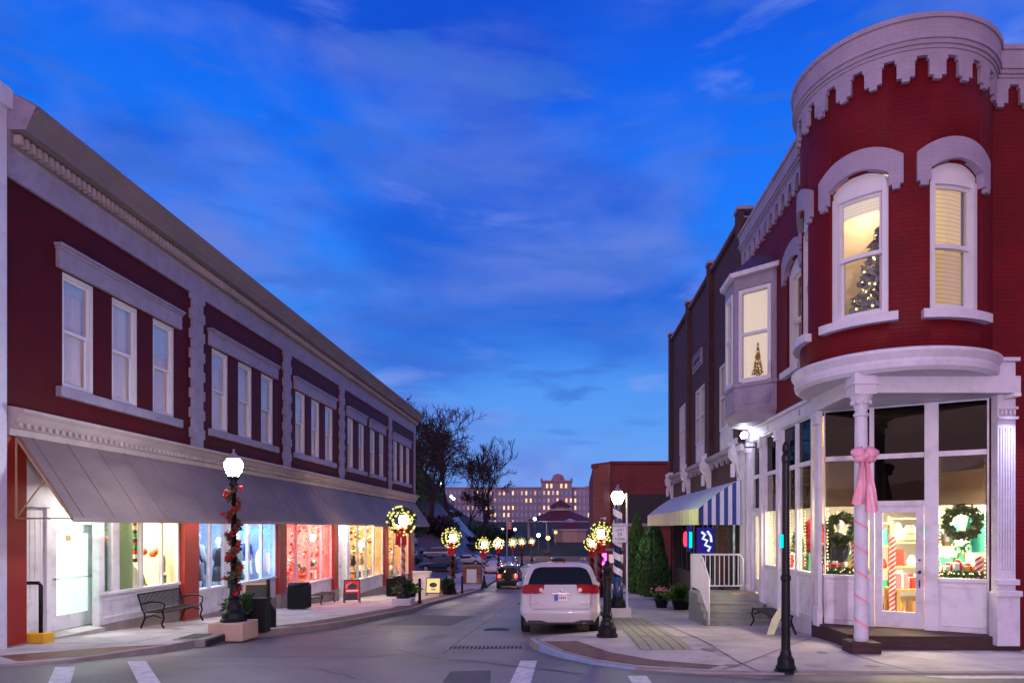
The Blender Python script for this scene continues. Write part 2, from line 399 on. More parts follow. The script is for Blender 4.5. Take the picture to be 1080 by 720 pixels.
w = bpy.data.worlds.new('World'); SC.world = w; w.use_nodes = True; t = w.node_tree; t.nodes.clear(); L = t.links.new
wo = N(t, 'ShaderNodeOutputWorld'); bg = N(t, 'ShaderNodeBackground'); L(bg.outputs[0], wo.inputs[0]); bg.inputs[1].default_value = .98
tc = N(t, 'ShaderNodeTexCoord'); sp = N(t, 'ShaderNodeSeparateXYZ'); L(tc.outputs['Generated'], sp.inputs[0])
cr = N(t, 'ShaderNodeValToRGB'); L(sp.outputs[2], cr.inputs[0]); e = cr.color_ramp.elements
def lin(c): return tuple(((v / 255 + .055) / 1.055) ** 2.4 if v > 10 else v / 255 / 12.92 for v in c) + (1,)
stops = [(0., (142, 162, 216)), (.05, (116, 160, 234)), (.14, (86, 152, 234)), (.27, (54, 136, 236)), (.42, (12, 116, 242)), (.55, (0, 94, 228)), (.64, (0, 70, 200)), (.9, (4, 46, 150))]
e[0].position = 0; e[0].color = lin(stops[0][1]); e[1].position = stops[-1][0]; e[1].color = lin(stops[-1][1])
for p, c in stops[1:-1]: x = e.new(p); x.color = lin(c)
cur = cr.outputs[0]
def cloud(cur, scale, stretch, lo, hi, col, amt, seed, rot=0., det=7):
    mp = N(t, 'ShaderNodeMapping'); mp.inputs['Scale'].default_value = stretch; mp.inputs['Location'].default_value = seed; mp.inputs['Rotation'].default_value = (0, rot, 0); L(tc.outputs['Generated'], mp.inputs[0])
    n = N(t, 'ShaderNodeTexNoise'); n.inputs['Scale'].default_value = scale; n.inputs['Detail'].default_value = det; n.inputs['Roughness'].default_value = .52; n.inputs['Distortion'].default_value = .35; L(mp.outputs[0], n.inputs['Vector'])
    r = N(t, 'ShaderNodeMapRange'); r.interpolation_type = 'SMOOTHSTEP'; r.inputs[1].default_value = lo; r.inputs[2].default_value = hi; r.inputs[4].default_value = amt; L(n.outputs[0], r.inputs[0])
    mx = N(t, 'ShaderNodeMix', data_type='RGBA'); L(r.outputs[0], mx.inputs[0]); L(cur, mx.inputs[6]); mx.inputs[7].default_value = lin(col); return mx.outputs[2]
cur = cloud(cur, 2.0, (1, 1, 2.4), .44, .64, (0, 62, 190), .6, (3.1, 1.7, .4), .25)
cur = cloud(cur, 2.6, (1, 1, 2.6), .43, .70, (94, 122, 212), .9, (7.3, 2.2, 5.1), .3)
cur = cloud(cur, 5.5, (1, 1, 5.), .5, .66, (52, 104, 205), .6, (2.3, 4.2, 8.1), .15)
cur = cloud(cur, 4.5, (1, .8, 3.4), .57, .78, (140, 160, 230), .55, (1.3, 9.2, 2.1), .35)
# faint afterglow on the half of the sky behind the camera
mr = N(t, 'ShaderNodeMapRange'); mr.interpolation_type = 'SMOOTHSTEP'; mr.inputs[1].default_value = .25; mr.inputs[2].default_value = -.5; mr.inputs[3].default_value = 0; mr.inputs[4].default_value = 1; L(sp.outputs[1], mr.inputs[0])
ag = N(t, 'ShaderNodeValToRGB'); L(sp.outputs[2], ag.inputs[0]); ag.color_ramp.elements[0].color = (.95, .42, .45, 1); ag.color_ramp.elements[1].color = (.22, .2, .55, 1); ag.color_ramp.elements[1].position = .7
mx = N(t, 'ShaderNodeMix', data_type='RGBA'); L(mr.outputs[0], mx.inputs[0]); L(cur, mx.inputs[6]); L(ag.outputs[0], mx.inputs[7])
sky = N(t, 'ShaderNodeTexSky', sky_type='NISHITA', sun_disc=False, sun_elevation=R(-2), sun_rotation=R(190))
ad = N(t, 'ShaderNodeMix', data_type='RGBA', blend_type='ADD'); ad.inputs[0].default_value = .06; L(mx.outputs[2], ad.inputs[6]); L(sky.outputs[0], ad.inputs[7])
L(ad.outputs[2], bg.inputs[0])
sl = bpy.data.lights.new('sun', 'SUN'); sl.energy = .34; sl.angle = R(50); sl.color = (1., .70, .84)
so = bpy.data.objects.new('sun', sl); C.objects.link(so); so.rotation_euler = (R(62), 0, R(-38))
SC.view_settings.view_transform = 'Standard'; SC.view_settings.look = 'None'; SC.view_settings.exposure = .14
SC.render.engine = 'CYCLES'; SC.cycles.use_denoising = True; SC.cycles.max_bounces = 7; SC.cycles.sample_clamp_indirect = 12
SC.cycles.transparent_max_bounces = 12; SC.cycles.caustics_reflective = False; SC.cycles.caustics_refractive = False

# ---------------------------------------------------------------- ground, road, walks
ys = [-60, -20, 0, 10, 20, 30, 40, 50, 58, 66] + list(range(70, 330, 6)) + [340, 380, 440, 520, 640, 800, 1100, 1500, 2500]
xs = [-900, -500, -300, -200, -150, -120, -100] + list(range(-90, 40, 4)) + [50, 80, 120, 200, 350, 600, 900]
g = MB(); g.add([(x, y, land(x, y)) for y in ys for x in xs], [(j * len(xs) + i, j * len(xs) + i + 1, (j + 1) * len(xs) + i + 1, (j + 1) * len(xs) + i) for j in range(len(ys) - 1) for i in range(len(xs) - 1)])
struct(g.build('ground', 'hill', smooth=True))
CY = [0, 10, 11, 12, 13, 14, 20, 30, 40, 50, 58, 66, 76, 90, 100, 110, 114]
o = sheet('road', [(-60, -15), (60, -15), (60, 30), (12, 30), (6, 60), (6, 114), (-34, 114), (-34, 58), (-12, 50), (-60, 40)], lambda x, y: road(y), 'asphalt', CY); struct(o)
cross = sheet('cross_road', [(-80, 114), (60, 114), (60, 122), (-80, 122)], lambda x, y: max(land(x, y), land(x, 114), land(x, 122)) + .05, 'asphalt', cx=list(range(-76, 60, 8))); struct(cross)
Lk = [(-34, 10.35), (-9.2, 10.5), (-8.2, 11.2), (-7.5, 12.6), (-7.25, 14.0), (-6.9, 15.4), (-6.4, 16.6), (-6.0, 17.8), (-5.72, 20.3), (-5.4, 24.8), (-5.7, 29), (-5.75, 37.5), (-6.0, 50), (-6.1, 76), (-5.6, 110)]
Rk = [(1.3, 110), (1.3, 76), (1.3, 50), (1.3, 17), (1.15, 15.8), (.5, 15.2), (-.45, 14.3), (-.66, 13.7), (-.5, 13.0), (-.1, 12.0), (.45, 11.1), (1.1, 10.45), (2.1, 10.05), (3.2, 9.98), (40, 9.98)]
o = sheet('sidewalk', Lk + [(-11.2, 110), (-11.2, 47.2), (-34, 47.2)], lambda x, y: walk(y), 'walk', CY, under=.3); struct(o)
o = sheet('sidewalk', Rk + [(40, 34), (9, 34), (9, 110)], lambda x, y: walk(y), 'walk', CY, under=.3); struct(o)
def strip(name, line, w0, w1, zf, mat, dz):
    a = offs(line, w0); b = offs(line, w1); return sheet(name, a + b[::-1], zf, mat, CY, dz=dz, under=.02)
def kerbstrip(name, line, w, mat, dz=.006):
    a = offs(line, -.012); b = offs(line, w); m = MB()
    n = len(line); vs = []
    for (p, q) in zip(a, b):
        z = walk(p[1]) + dz; zq = walk(q[1]) + dz
        vs += [(p[0], p[1], road(p[1]) - .1), (p[0], p[1], z), (q[0], q[1], zq), (q[0], q[1], zq - .1)]
    fs = []
    for i in range(n - 1):
        for k in range(4): fs.append((i * 4 + k, i * 4 + (k + 1) % 4, i * 4 + 4 + (k + 1) % 4, i * 4 + 4 + k))
    m.add(vs, fs); return struct(m.build(name, mat))
def dens(line, st=1.2):
    out = []
    for a, b in zip(line, line[1:]):
        d = math.dist(a, b); k = max(1, min(60, int(d / st)))
        out += [(a[0] + (b[0] - a[0]) * i / k, a[1] + (b[1] - a[1]) * i / k) for i in range(k)]
    return out + [line[-1]]
kerbstrip('kerb', dens(Lk), .17, 'kerb'); kerbstrip('kerb', dens(Rk), .17, 'kerb')
kerbstrip('kerb_paint', dens([(-.655, 13.72), (-.5, 13.0), (-.1, 12.0), (.45, 11.1), (1.1, 10.45)], .3), .06, 'blue', .014)
flat = lambda x, y: walk(y)
struct(sheet('paver_strip', offs(dens([(-6.4, 16.6), (-6.0, 17.8), (-5.72, 20.3), (-5.4, 24.8), (-5.7, 29), (-5.75, 37.5), (-6.0, 50)], 2), .18) + offs(dens([(-6.4, 16.6), (-6.0, 17.8), (-5.72, 20.3), (-5.4, 24.8), (-5.7, 29), (-5.75, 37.5), (-6.0, 50)], 2), .85)[::-1], flat, 'paver', CY, dz=.004))
struct(sheet('tactile_paving', [(-8.9, 11.15), (-8.0, 11.75), (-7.5, 12.95), (-8.5, 12.5), (-9.7, 11.7)], flat, 'tactile', CY, dz=.005))
struct(sheet('tactile_paving', [(-.38, 13.3), (.02, 12.2), (.55, 11.35), (1.2, 10.75), (2.2, 10.35), (2.5, 10.75), (1.5, 11.3), (.8, 12.1), (.25, 13.4)], flat, 'paver', CY, dz=.005))
M['boards'] = P('yellowish pavers', (.34, .31, .22), .7, brick=(3.0, .2, .012, .9), mortar=.15, bump=.5, var=.12)
o = sheet('paver_strip', [(1.35, 12.3), (2.35, 12.3), (2.35, 19.6), (1.35, 19.6)], flat, 'boards', CY, dz=.005); struct(o)
for l in o.data.uv_layers[0].data: l.uv = (l.uv[1], l.uv[0])
# stains
M['stain'] = P('pavement stain', (.20, .16, .165), .7, var=.3)
for k in range(70):
    x = rnd.uniform(1.6, 8) if k % 2 else rnd.uniform(-9.8, -7.4); y = rnd.uniform(10.6, 19) if k % 2 else rnd.uniform(13.5, 30); r_ = rnd.uniform(.015, .05) if k % 5 else rnd.uniform(.1, .22)
    if x > 5 and y > 12: continue
    struct(sheet('pavement_stain', [(x + r_ * math.cos(a * .785) * rnd.uniform(.6, 1.2), y + r_ * math.sin(a * .785) * rnd.uniform(.6, 1.2)) for a in range(8)], flat, 'stain', dz=.008))
# joints cut in the concrete
M['joint'] = P('joint', (.10, .08, .085), .9)
for nm, pl in (('r', [((2.4, 10.3), (5.6, 14.6)), ((1.6, 17.2), (5.2, 17.2)), ((2.9, 10.0), (2.5, 19)), ((5.2, 10.0), (5.0, 12.0)), ((8.2, 10.0), (8.0, 12.2)), ((-.2, 14.2), (5.2, 14.0)), ((2.4, 19.6), (5.2, 19.6))] + [((1.4, y), (5.2, y)) for y in range(22, 50, 2)]),
               ('l', [((-10.1, y), (-6.1 if y > 18 else -7.3, y + .05)) for y in range(13, 48, 2)] + [((-8.3, 13), (-8.0, 48))])):
    for a, b in pl:
        d = Vector((b[0] - a[0], b[1] - a[1])).normalized() * .012; n = (-d.y, d.x)
        m = sheet('pavement_joint', [(a[0] + n[0], a[1] + n[1]), (b[0] + n[0], b[1] + n[1]), (b[0] - n[0], b[1] - n[1]), (a[0] - n[0], a[1] - n[1])], flat, 'joint', CY, dz=.009); struct(m)
rz_ = lambda x, y: road(y)
for q in ([(-7.28, 11.4), (-7.0, 11.45), (-5.0, 8.6), (-5.3, 8.6)], [(-8.0, 10.75), (-7.72, 10.8), (-6.1, 8.4), (-6.4, 8.4)], [(-.72, 11.5), (-.44, 11.5), (-.44, 8.4), (-.72, 8.4)], [(.93, 9.85), (1.2, 9.85), (1.2, 8.2), (.93, 8.2)],
          [(5.2, 9.85), (6.6, 9.85), (6.8, 9.6), (5.4, 9.6)]):
    struct(sheet('road_marking', q, rz_, 'paint', CY, dz=.005))
M['asphalt_patch'] = P('asphalt patch', (.075, .06, .075), .65, var=.25, vs=1.5, bump=.6, bs=90)
M['asphalt_worn'] = P('worn asphalt', (.19, .155, .17), .6, var=.25, vs=.8, bump=.5, bs=120, dirt=((.13, .105, .12), 1.2, .9))
for q in ([(-5.2, 19), (-3.1, 18.6), (-2.9, 22.6), (-4.9, 23.2)], [(-2.1, 30), (-.4, 30), (-.4, 36), (-2.1, 36)], [(-1.6, 8.4), (-.9, 8.4), (-1.1, 10.4), (-1.7, 10.3)]): struct(sheet('road_patch', q, lambda x, y: road(y), 'asphalt_patch', CY, dz=.003))
for x0 in (-4.9, -3.2): struct(sheet('tyre_track', [(x0, 13.5), (x0 + .5, 13.5), (x0 + .6, 49), (x0 + .1, 49)], lambda x, y: road(y), 'asphalt_worn', CY, dz=.002))
o = MB(); o.lathe([(.33, 0), (.33, .006), (.30, .008)], (-1.7, 17.4, road(17.4) + .004), 24); mh = struct(o.build('manhole_cover', 'slate')); mh.rotation_euler = (0, 0, 0)
# tar seams, manhole and drain inlet
M['tar'] = P('tar seam', (.022, .018, .024), .5, var=.3)
def seam(pts, w=.03):
    pts = dens(pts, .4); pts = [(p[0] + rnd.uniform(-.03, .03), p[1] + rnd.uniform(-.03, .03)) for p in pts]
    struct(sheet('tar_seam', offs(pts, w) + offs(pts, -w)[::-1], rz_, 'tar', CY, dz=.005))
seam([(-5.6, 13.6), (-3.0, 12.9), (-.9, 13.4)], .02); seam([(-3.2, 13.2), (-2.4, 12.0), (-1.2, 11.2), (.3, 10.0)]); seam([(-7.2, 12.1), (-3.4, 12.0), (-2.7, 12.4)], .018)
seam([(-6.8, 10.2), (-5.2, 10.9), (-3.8, 10.6), (-2.9, 9.6)], .012); seam([(-4.4, 15), (-4.1, 16.2), (-4.6, 18.2), (-4.3, 21), (-4.5, 25)], .014); seam([(-3.6, 15.6), (-1.8, 15.2), (-1.2, 15.6)], .015); seam([(-5.3, 27), (-2, 26.6), (1.2, 27)], .03)
seam([(-5.5, 21), (-2.6, 20.6), (1.1, 20.8)], .025); seam([(-2.2, 12.4), (-2.4, 30), (-2.4, 49)], .02); seam([(1.0, 10.2), (3.5, 9.3), (8, 9.1)], .02)
g = MB(); g.box(-2.3, -.75, 13.22, 13.62, road(13.4) - .05, road(13.4) + .008)
dg = tag(g.build('trench_drain', 'kerb'), 'narrow concrete drain strip with black slots crossing the road beside the corner kerb', 'drain')
g = MB()
for i in range(18): g.box(-2.22 + i * .08, -2.18 + i * .08, 13.3, 13.54, road(13.4) + .006, road(13.4) + .016)
g.build('slot', 'slate', dg)
g = MB(); z = walk(13.9)
g.box(-7.75, -7.12, 13.55, 14.35, z - .16, z + .03); dr = tag(g.build('storm_drain', 'kerb'), 'concrete storm drain inlet with dark grate at the left kerb corner', 'drain')
g = MB()
for i in range(8): g.box(-7.14, -7.09, 13.6 + i * .095, 13.65 + i * .095, z - .13, z + .0)
g.box(-7.7, -7.3, 13.65, 14.25, z + .03, z + .036); g.build('grate', 'slate', dr)
M['lampdisc'] = E('lamp disc light', (1., .92, .8), 6)
# ================================================================ left building
XL = -10.2
mL = lambda u, d, z: (XL + d, u, z)
LB = thing('commercial_building', 'long two-storey red brick shop building with brown cornice and mauve awning on the left', 'building', (XL - 8, 29.6, -4.5))
LW = [(13.9, 14.85), (15.43, 16.38), (16.97, 17.92), (19.82, 20.8), (21.42, 22.4), (23.05, 24.03), (26, 27), (27.65, 28.6), (29.25, 30.25), (32.3, 33.2), (34.05, 35), (36.05, 37.0), (37.85, 38.8), (41, 41.95), (42.6, 43.6), (44.3, 45.3)]
WZ0, WZ1 = 2.87, 5.22
m = MB(); m.wall(mL, 12.5, 46.8, 1.9, 7.2, [(a, b, WZ0, WZ1) for a, b in LW], .32)
m.box(-27, XL - .02, 12.5, 12.8, -4.2, 7.2); m.box(-27, XL - .02, 46.5, 46.8, -5, 7.2); m.box(-27, -26.7, 12.8, 46.5, -5, 7.2)
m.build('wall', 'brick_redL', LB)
m = MB(); m.box(-27, XL - .4, 12.8, 46.5, 7.2, 7.4); m.build('roof', 'dark', LB)
for i, (a, b) in enumerate(LW):
    m = MB(); f = .085
    m.mbox(mL, a, a + f, -.16, -.03, WZ0, WZ1); m.mbox(mL, b - f, b, -.16, -.03, WZ0, WZ1); m.mbox(mL, a + f, b - f, -.16, -.03, WZ1 - f, WZ1); m.mbox(mL, a + f, b - f, -.16, -.02, WZ0, WZ0 + .07)
    zm = (WZ0 + WZ1) / 2
    s = .05
    m.mbox(mL, a + f, a + f + s, -.12, -.08, zm, WZ1 - f); m.mbox(mL, b - f - s, b - f, -.12, -.08, zm, WZ1 - f); m.mbox(mL, a + f + s, b - f - s, -.12, -.08, WZ1 - f - s, WZ1 - f)
    m.mbox(mL, a + f, a + f + s, -.15, -.125, WZ0 + .07, zm); m.mbox(mL, b - f - s, b - f, -.15, -.125, WZ0 + .07, zm); m.mbox(mL, a + f, b - f, -.15, -.07, zm - .035, zm + .03); m.mbox(mL, a + f + s, b - f - s, -.15, -.125, WZ0 + .07, WZ0 + .13)
    wn = m.build('window', 'winframe', LB)
    m = MB(); m.mbox(mL, a + f + .01, b - f - .01, -.104, -.098, zm, WZ1 - f - .01); m.mbox(mL, a + f + .01, b - f - .01, -.142, -.137, WZ0 + .08, zm); m.build('pane', 'glassup', wn)
    m = MB(); n = 40; us = [a + (b - a) * k / n for k in range(n + 1)]; k0 = rnd.choice([0, 1, 2, 1])
    vs = []; 
    for k, u in enumerate(us):
        d = -.20 + .025 * math.sin(k * 1.3 + i) + .02 * math.sin(k * .5)
        if k0 == 2 and k / n < .3: d -= .02
        if k0 == 0 and .35 < k / n < .62: d -= .3
        vs += [(XL + d, u, WZ0 - .02), (XL + d, u, WZ1 + .02)]
    m.add(vs, [(2 * k, 2 * k + 2, 2 * k + 3, 2 * k + 1) for k in range(n)]); m.build('curtain', 'curtain', wn, smooth=True)
    if i % 3 != 1:
        m = MB(); zb = WZ1 - (.35 + .5 * ((i * 7) % 5) / 4); m.mbox(mL, a + .02, b - .02, -.158, -.152, zb, WZ1); m.build('roller_blind', 'c_white', wn)
def lintel(a, b):
    m = MB(); m.mbox(mL, a, b, -.02, .09, 5.24, 5.66); m.mbox(mL, a - .05, b + .05, -.02, .16, 5.66, 5.72); m.mbox(mL, a - .02, b + .02, -.02, .125, 5.60, 5.66); m.build('window_lintel', 'trim', LB, bevel=.008)
    m = MB(); m.mbox(mL, a, b, -.02, .12, 2.64, 2.85); m.build('window_sill', 'trim', LB, bevel=.012)
for a, b in ((13.72, 18.12), (19.6, 24.25), (25.8, 30.45), (32.1, 35.2), (35.85, 39.0), (40.8, 45.5)): lintel(a, b)
for c in (18.95, 25.12, 31.35, 40.1):
    m = MB(); z = 2.2; k = 0
    while z < 6.4:
        hw = .36 if k % 2 else .27; m.mbox(mL, c - hw, c + hw, -.02, .075 + .004 * (k % 2), z, min(z + .27, 6.42)); z += .27; k += 1
    m.build('quoin_pilaster', 'trim', LB, bevel=.006)
m = MB(); m.mbox(mL, 46.45, 46.8, -.02, .08, 2.2, 6.42); m.build('quoin_pilaster', 'trim', LB)
Yc0, Yc1 = 12.46, 47.0
m = MB(); m.sweep(mL, [Yc0, Yc1], [(-.1, 6.42), (.07, 6.42), (.07, 6.50), (.045, 6.52), (.045, 6.92), (.09, 6.95), (.09, 6.99), (-.1, 6.99)]); m.build('frieze', 'trim', LB)
m = MB(); m.sweep(mL, [Yc0, Yc1], [(-.1, 6.99), (.13, 6.99), (.13, 7.22), (.36, 7.26), (.36, 7.24), (.40, 7.24), (.42, 7.36), (.47, 7.40), (.49, 7.50), (.57, 7.60), (.60, 7.62), (.60, 7.70), (.3, 7.86), (-.1, 8.0)]); cn = m.build('cornice', 'cornice', LB)
m = MB(); y = Yc0 + .05
while y < Yc1 - .1: m.mbox(mL, y, y + .075, .12, .25, 7.03, 7.19); y += .15
m.build('dentil_course', 'cornice2', cn)
m = MB(); m.mbox(mL, Yc0 - .015, Yc0, -.1, .1, 6.42, 7.98); m.add([mL(Yc0 - .03, .0, 7.24), mL(Yc0 - .03, .42, 7.24), mL(Yc0 - .03, .60, 7.66), mL(Yc0 - .03, .3, 7.83), mL(Yc0 - .03, 0, 7.97)], [(0, 1, 2, 3, 4)]); m.build('cornice_end', 'trim', cn)
m = MB(); m.sweep(mL, [12.5, 46.95], [(-.05, 1.7), (.06, 1.7), (.08, 1.82), (.14, 1.84), (.14, 1.94), (.18, 1.98), (.24, 2.06), (.32, 2.12), (.32, 2.18), (.0, 2.24), (-.05, 2.24)]); c2 = m.build('lower_cornice', 'cornice2', LB)
m = MB(); y = 12.55
while y < 46.8: m.mbox(mL, y, y + .09, .13, .20, 1.85, 1.935); y += .18
m.build('dentil_course', 'cornice2', c2)
# awning
aw = [(-.0, 1.70), (.10, 1.70), (1.08, .19), (1.10, .10), (1.08, .10), (1.05, .17), (.06, 1.62), (0, 1.62)]
m = MB(); m.sweep(mL, [12.7, 33.0], aw); m.sweep(mL, [33.06, 46.6], [(d, z - .05) for d, z in aw])
y = 13.0
def rib(m, y, dz=0): m.add([mL(y - .012, .10, 1.70 + dz), mL(y + .012, .10, 1.70 + dz), mL(y + .012, 1.08, .19 + dz), mL(y - .012, 1.08, .19 + dz), mL(y - .010, .11, 1.712 + dz), mL(y + .010, .11, 1.712 + dz), mL(y + .010, 1.085, .204 + dz), mL(y - .010, 1.085, .204 + dz)], [(4, 5, 6, 7), (0, 1, 5, 4), (3, 2, 6, 7), (0, 3, 7, 4), (1, 2, 6, 5)])
while y < 46.4:
    if abs(y - 33) > .1: rib(m, y, -.05 if y > 33 else 0)
    y += .9 if y < 22 else .6
A = m.build('awning', 'awning', LB)
m = MB()
for yy in (12.68, 46.62):
    m.tube([mL(yy, .04, 1.66), mL(yy, 1.07, .17)], .022, 6); m.tube([mL(yy, .04, .17), mL(yy, 1.07, .17)], .016, 6); m.tube([mL(yy, .04, .17), mL(yy, .04, 1.66)], .02, 6); m.tube([mL(yy, .04, .17), mL(yy, .58, .9)], .016, 6)
m.tube([mL(12.7, 1.06, .14), mL(46.6, 1.06, .12)], .02, 6)
m.build('awning_frame', 'tan', A)
# ground floor pilasters
for a, b, zb in ((12.5, 12.98, -2.6), (18.4, 19.12, -2.8), (24.6, 25.2, -3.1), (30.5, 31.0, -3.5), (39.25, 39.9, -4.1), (45.75, 46.8, -4.5)):
    m = MB(); m.mbox(mL, a, b, -.75, .0, zb, 1.68); pl = m.build('shop_pilaster', 'red_trim', LB)
    m = MB(); m.mbox(mL, a - .02, b + .02, -.2, .03, zb, walk(a) + .5 if a > 20 else walk(a) + .02); m.build('pilaster_base', 'kerb', pl)
m = MB(); m.mbox(mL, 12.98, 15.98, -.75, -.55, .42, 1.68); m.mbox(mL, 15.3, 45.75, -.5, -.09, .42, 1.68); m.build('shop_header', 'panelw', LB)

def shop(y0, y1, sill, base, panes, wallm, lcol, lp, glassm='glass', depth=3.2, dg=-.16, posts=None, floor=None, lightY=None):
    sf = MB(); f = .05
    edges = sorted(panes)
    prev = y0
    for a, b in edges:
        sf.mbox(mL, prev, a, dg - .07, dg + .03, sill, .44); prev = b
        sf.mbox(mL, a, b, dg - .05, dg + .02, .34, .44)
    if prev < y1: sf.mbox(mL, prev, y1, dg - .07, dg + .03, sill, .44)
    sf.mbox(mL, y0, y1, dg - .1, dg + .07, sill - .07, sill)
    S = sf.build('shopfront', 'panelw', LB, bevel=.006)
    g = MB()
    for a, b in edges: g.mbox(mL, a, b, dg - .025, dg - .018, sill, .34)
    g.build('pane', glassm, S)
    b_ = MB(); b_.mbox(mL, y0, y1, dg - .06, dg, base, sill - .07)
    k = max(2, int((y1 - y0) / 1.1)); wd = (y1 - y0) / k
    for i in range(k):
        a, b = y0 + i * wd + .1, y0 + (i + 1) * wd - .1; z0, z1 = base + .12, sill - .17
        for (p, q, r, s) in ((a, a + .03, z0, z1), (b - .03, b, z0, z1), (a + .03, b - .03, z0, z0 + .03), (a + .03, b - .03, z1 - .03, z1)): b_.mbox(mL, p, q, dg, dg + .02, r, s)
    b_.build('bulkhead', 'panelw', S)
    c = MB(); c.mbox(mL, y0, y1, dg - .1, dg + .04, base - 1.6, base); c.build('plinth', 'kerb', S)
    fl = floor if floor is not None else base
    y0 = max(y0, 16.0)
    rm = MB(); rm.box(XL + dg - depth - .1, XL + dg - depth, y0, y1, fl, 1.0); rm.box(XL + dg - depth, XL + dg - .1, y0, y0 + .02, fl, 1.0); rm.box(XL + dg - depth, XL + dg - .1, y1 - .02, y1 - .0, fl, 1.0)
    rm.box(XL + dg - depth, XL + dg - .06, y0, y1, .9, 1.0); r_ = rm.build('shop_room', wallm, LB)
    rm = MB(); rm.box(XL + dg - depth, XL + dg - .06, y0, y1, fl - .05, fl); rm.build('room_floor', 'floorin', r_)
    pf = MB(); pf.box(XL + dg - .9, XL + dg - .1, y0, y1, fl, sill - .12); pf.build('display_shelf', 'panelw', r_)
    for yy in (lightY or [(y0 + y1) / 2]): light('AREA', (XL + dg - 1.0, yy, .84), lcol, lp, 1.2, sy=min(3., y1 - y0 - .6))
    return S
SA = shop(15.25, 18.4, -1.46, -2.18, [(15.38, 15.66), (15.9, 16.72), (16.8, 17.58), (17.65, 18.32)], 'wallcream', (1., .90, .62), 330, depth=2.6)
SB = shop(19.12, 24.6, -1.75, -2.5, [(19.22, 19.95), (20.05, 20.8), (21.55, 22.4), (22.5, 23.4), (23.5, 24.5)], 'wallblue', (.62, .78, 1.), 420)
SCp = shop(25.2, 30.5, -2.22, -2.9, [(25.35, 26.45), (26.55, 27.8), (27.9, 29.2), (29.3, 30.45)], 'wallpink', (1., .42, .36), 620)
SD = shop(33.0, 39.2, -2.62, -3.35, [(33.1, 34.4), (34.5, 35.8), (35.9, 37.2), (37.4, 39.1)], 'walltan', (1., .80, .52), 620)
SEs = shop(40.0, 45.6, -3.0, -3.9, [(40.1, 41.8), (41.9, 43.6), (43.7, 45.5)], 'walltan', (1., .66, .38), 520)
# green tinted divider inside first window and door recess of the first shop
def door(parent, mp, u0, u1, z0, z1, d, mat, glassm='glass', name='door', bar=True, kick=.32, fr=.13):
    m = MB(); m.mbox(mp, u0, u0 + fr, d - .05, d, z0, z1); m.mbox(mp, u1 - fr, u1, d - .05, d, z0, z1); m.mbox(mp, u0 + fr, u1 - fr, d - .05, d, z1 - .13, z1); m.mbox(mp, u0 + fr, u1 - fr, d - .05, d, z0, z0 + kick)
    D = m.build(name, mat, parent, bevel=.005)
    m = MB(); m.mbox(mp, u0 + fr, u1 - fr, d - .03, d - .024, z0 + kick, z1 - .13); m.build('pane', glassm, D)
    if bar:
        m = MB(); zz = z0 + (z1 - z0) * .5; m.tube([mp(u0 + .06, d + .05, zz), mp(u1 - .06, d + .05, zz)], .012, 6); m.mbox(mp, u1 - .1, u1 - .05, d, d + .05, zz - .04, zz + .03); m.mbox(mp, u0 + .04, u0 + .08, d, d + .05, zz - .03, zz + .03); m.build('push_bar', 'chrome', D)
    return D
m = MB(); m.mbox(mL, 12.98, 14.28, -.72, -.66, -2.3, .42); 
for i in range(9): m.mbox(mL, 13.05 + i * .14, 13.058 + i * .14, -.66, -.652, -2.2, .3)
m.mbox(mL, 14.28, 14.4, -.75, -.6, -2.3, .42); m.mbox(mL, 15.22, 15.3, -.3, -.14, -2.3, .42); m.mbox(mL, 15.72, 15.98, -.75, -.6, -2.3, .42); m.mbox(mL, 15.9, 15.98, -.6, -.24, -2.2, .42); m.mbox(mL, 14.4, 15.72, -.75, -.62, .0, .07); m.mbox(mL, 13.1, 13.9, -.66, -.645, -2.15, -1.45)
m.build('entry_surround', 'panelw', LB, bevel=.004)
door(LB, mL, 14.42, 15.71, -2.2, 0.0, -.62, 'panelw', fr=.16)
m = MB(); m.mbox(mL, 14.42, 15.71, -.68, -.67, .07, .40); m.build('transom', 'glass', LB)
m = MB(); m.box(-13.6, -13.5, 14.2, 16.0, -2.2, 1.); m.box(-13.5, -10.95, 14.1, 14.2, -2.2, 1.); m.box(-13.5, -10.95, 15.9, 15.96, -2.2, 1.); m.box(-13.5, -10.95, 14.2, 15.9, .9, 1.); m.box(-13.5, -10.95, 14.2, 15.9, -2.26, -2.2); m.build('entry_hall', 'wallmint', LB)
light('AREA', (-12.0, 15.05, .85), (.86, 1., .88), 240, 1.0)
m = MB(); m.mbox(mL, 12.98, 15.98, -.75, -.2, -2.6, -2.205); m.mbox(mL, 12.98, 15.2, -.2, .0, -2.6, -2.21); m.build('doorstep', 'walk', LB)
m = MB(); m.mbox(mL, 14.86, 15.02, -.638, -.630, -.30, -.16); m.build('door_notice', 'c_tan', LB)
_m, _t, _o = nt('frosted mint panel'); _d = N(_t, 'ShaderNodeBsdfDiffuse'); _d.inputs[0].default_value = (.55, .64, .55, 1); _r = N(_t, 'ShaderNodeBsdfTranslucent'); _r.inputs[0].default_value = (.30, .36, .30, 1); _x = N(_t, 'ShaderNodeMixShader'); _x.inputs[0].default_value = .6
_t.links.new(_d.outputs[0], _x.inputs[1]); _t.links.new(_r.outputs[0], _x.inputs[2]); _t.links.new(_x.outputs[0], _o.inputs[0]); M['mintglass'] = _m
m = MB(); m.box(-10.52, -10.51, 15.92, 16.5, -1.6, .9); m.box(-10.56, -10.55, 16.54, 16.74, -1.6, .9); m.box(-10.52, -10.51, 15.3, 15.74, -1.6, .9); m.build('mint_partition', 'mintglass', LB)
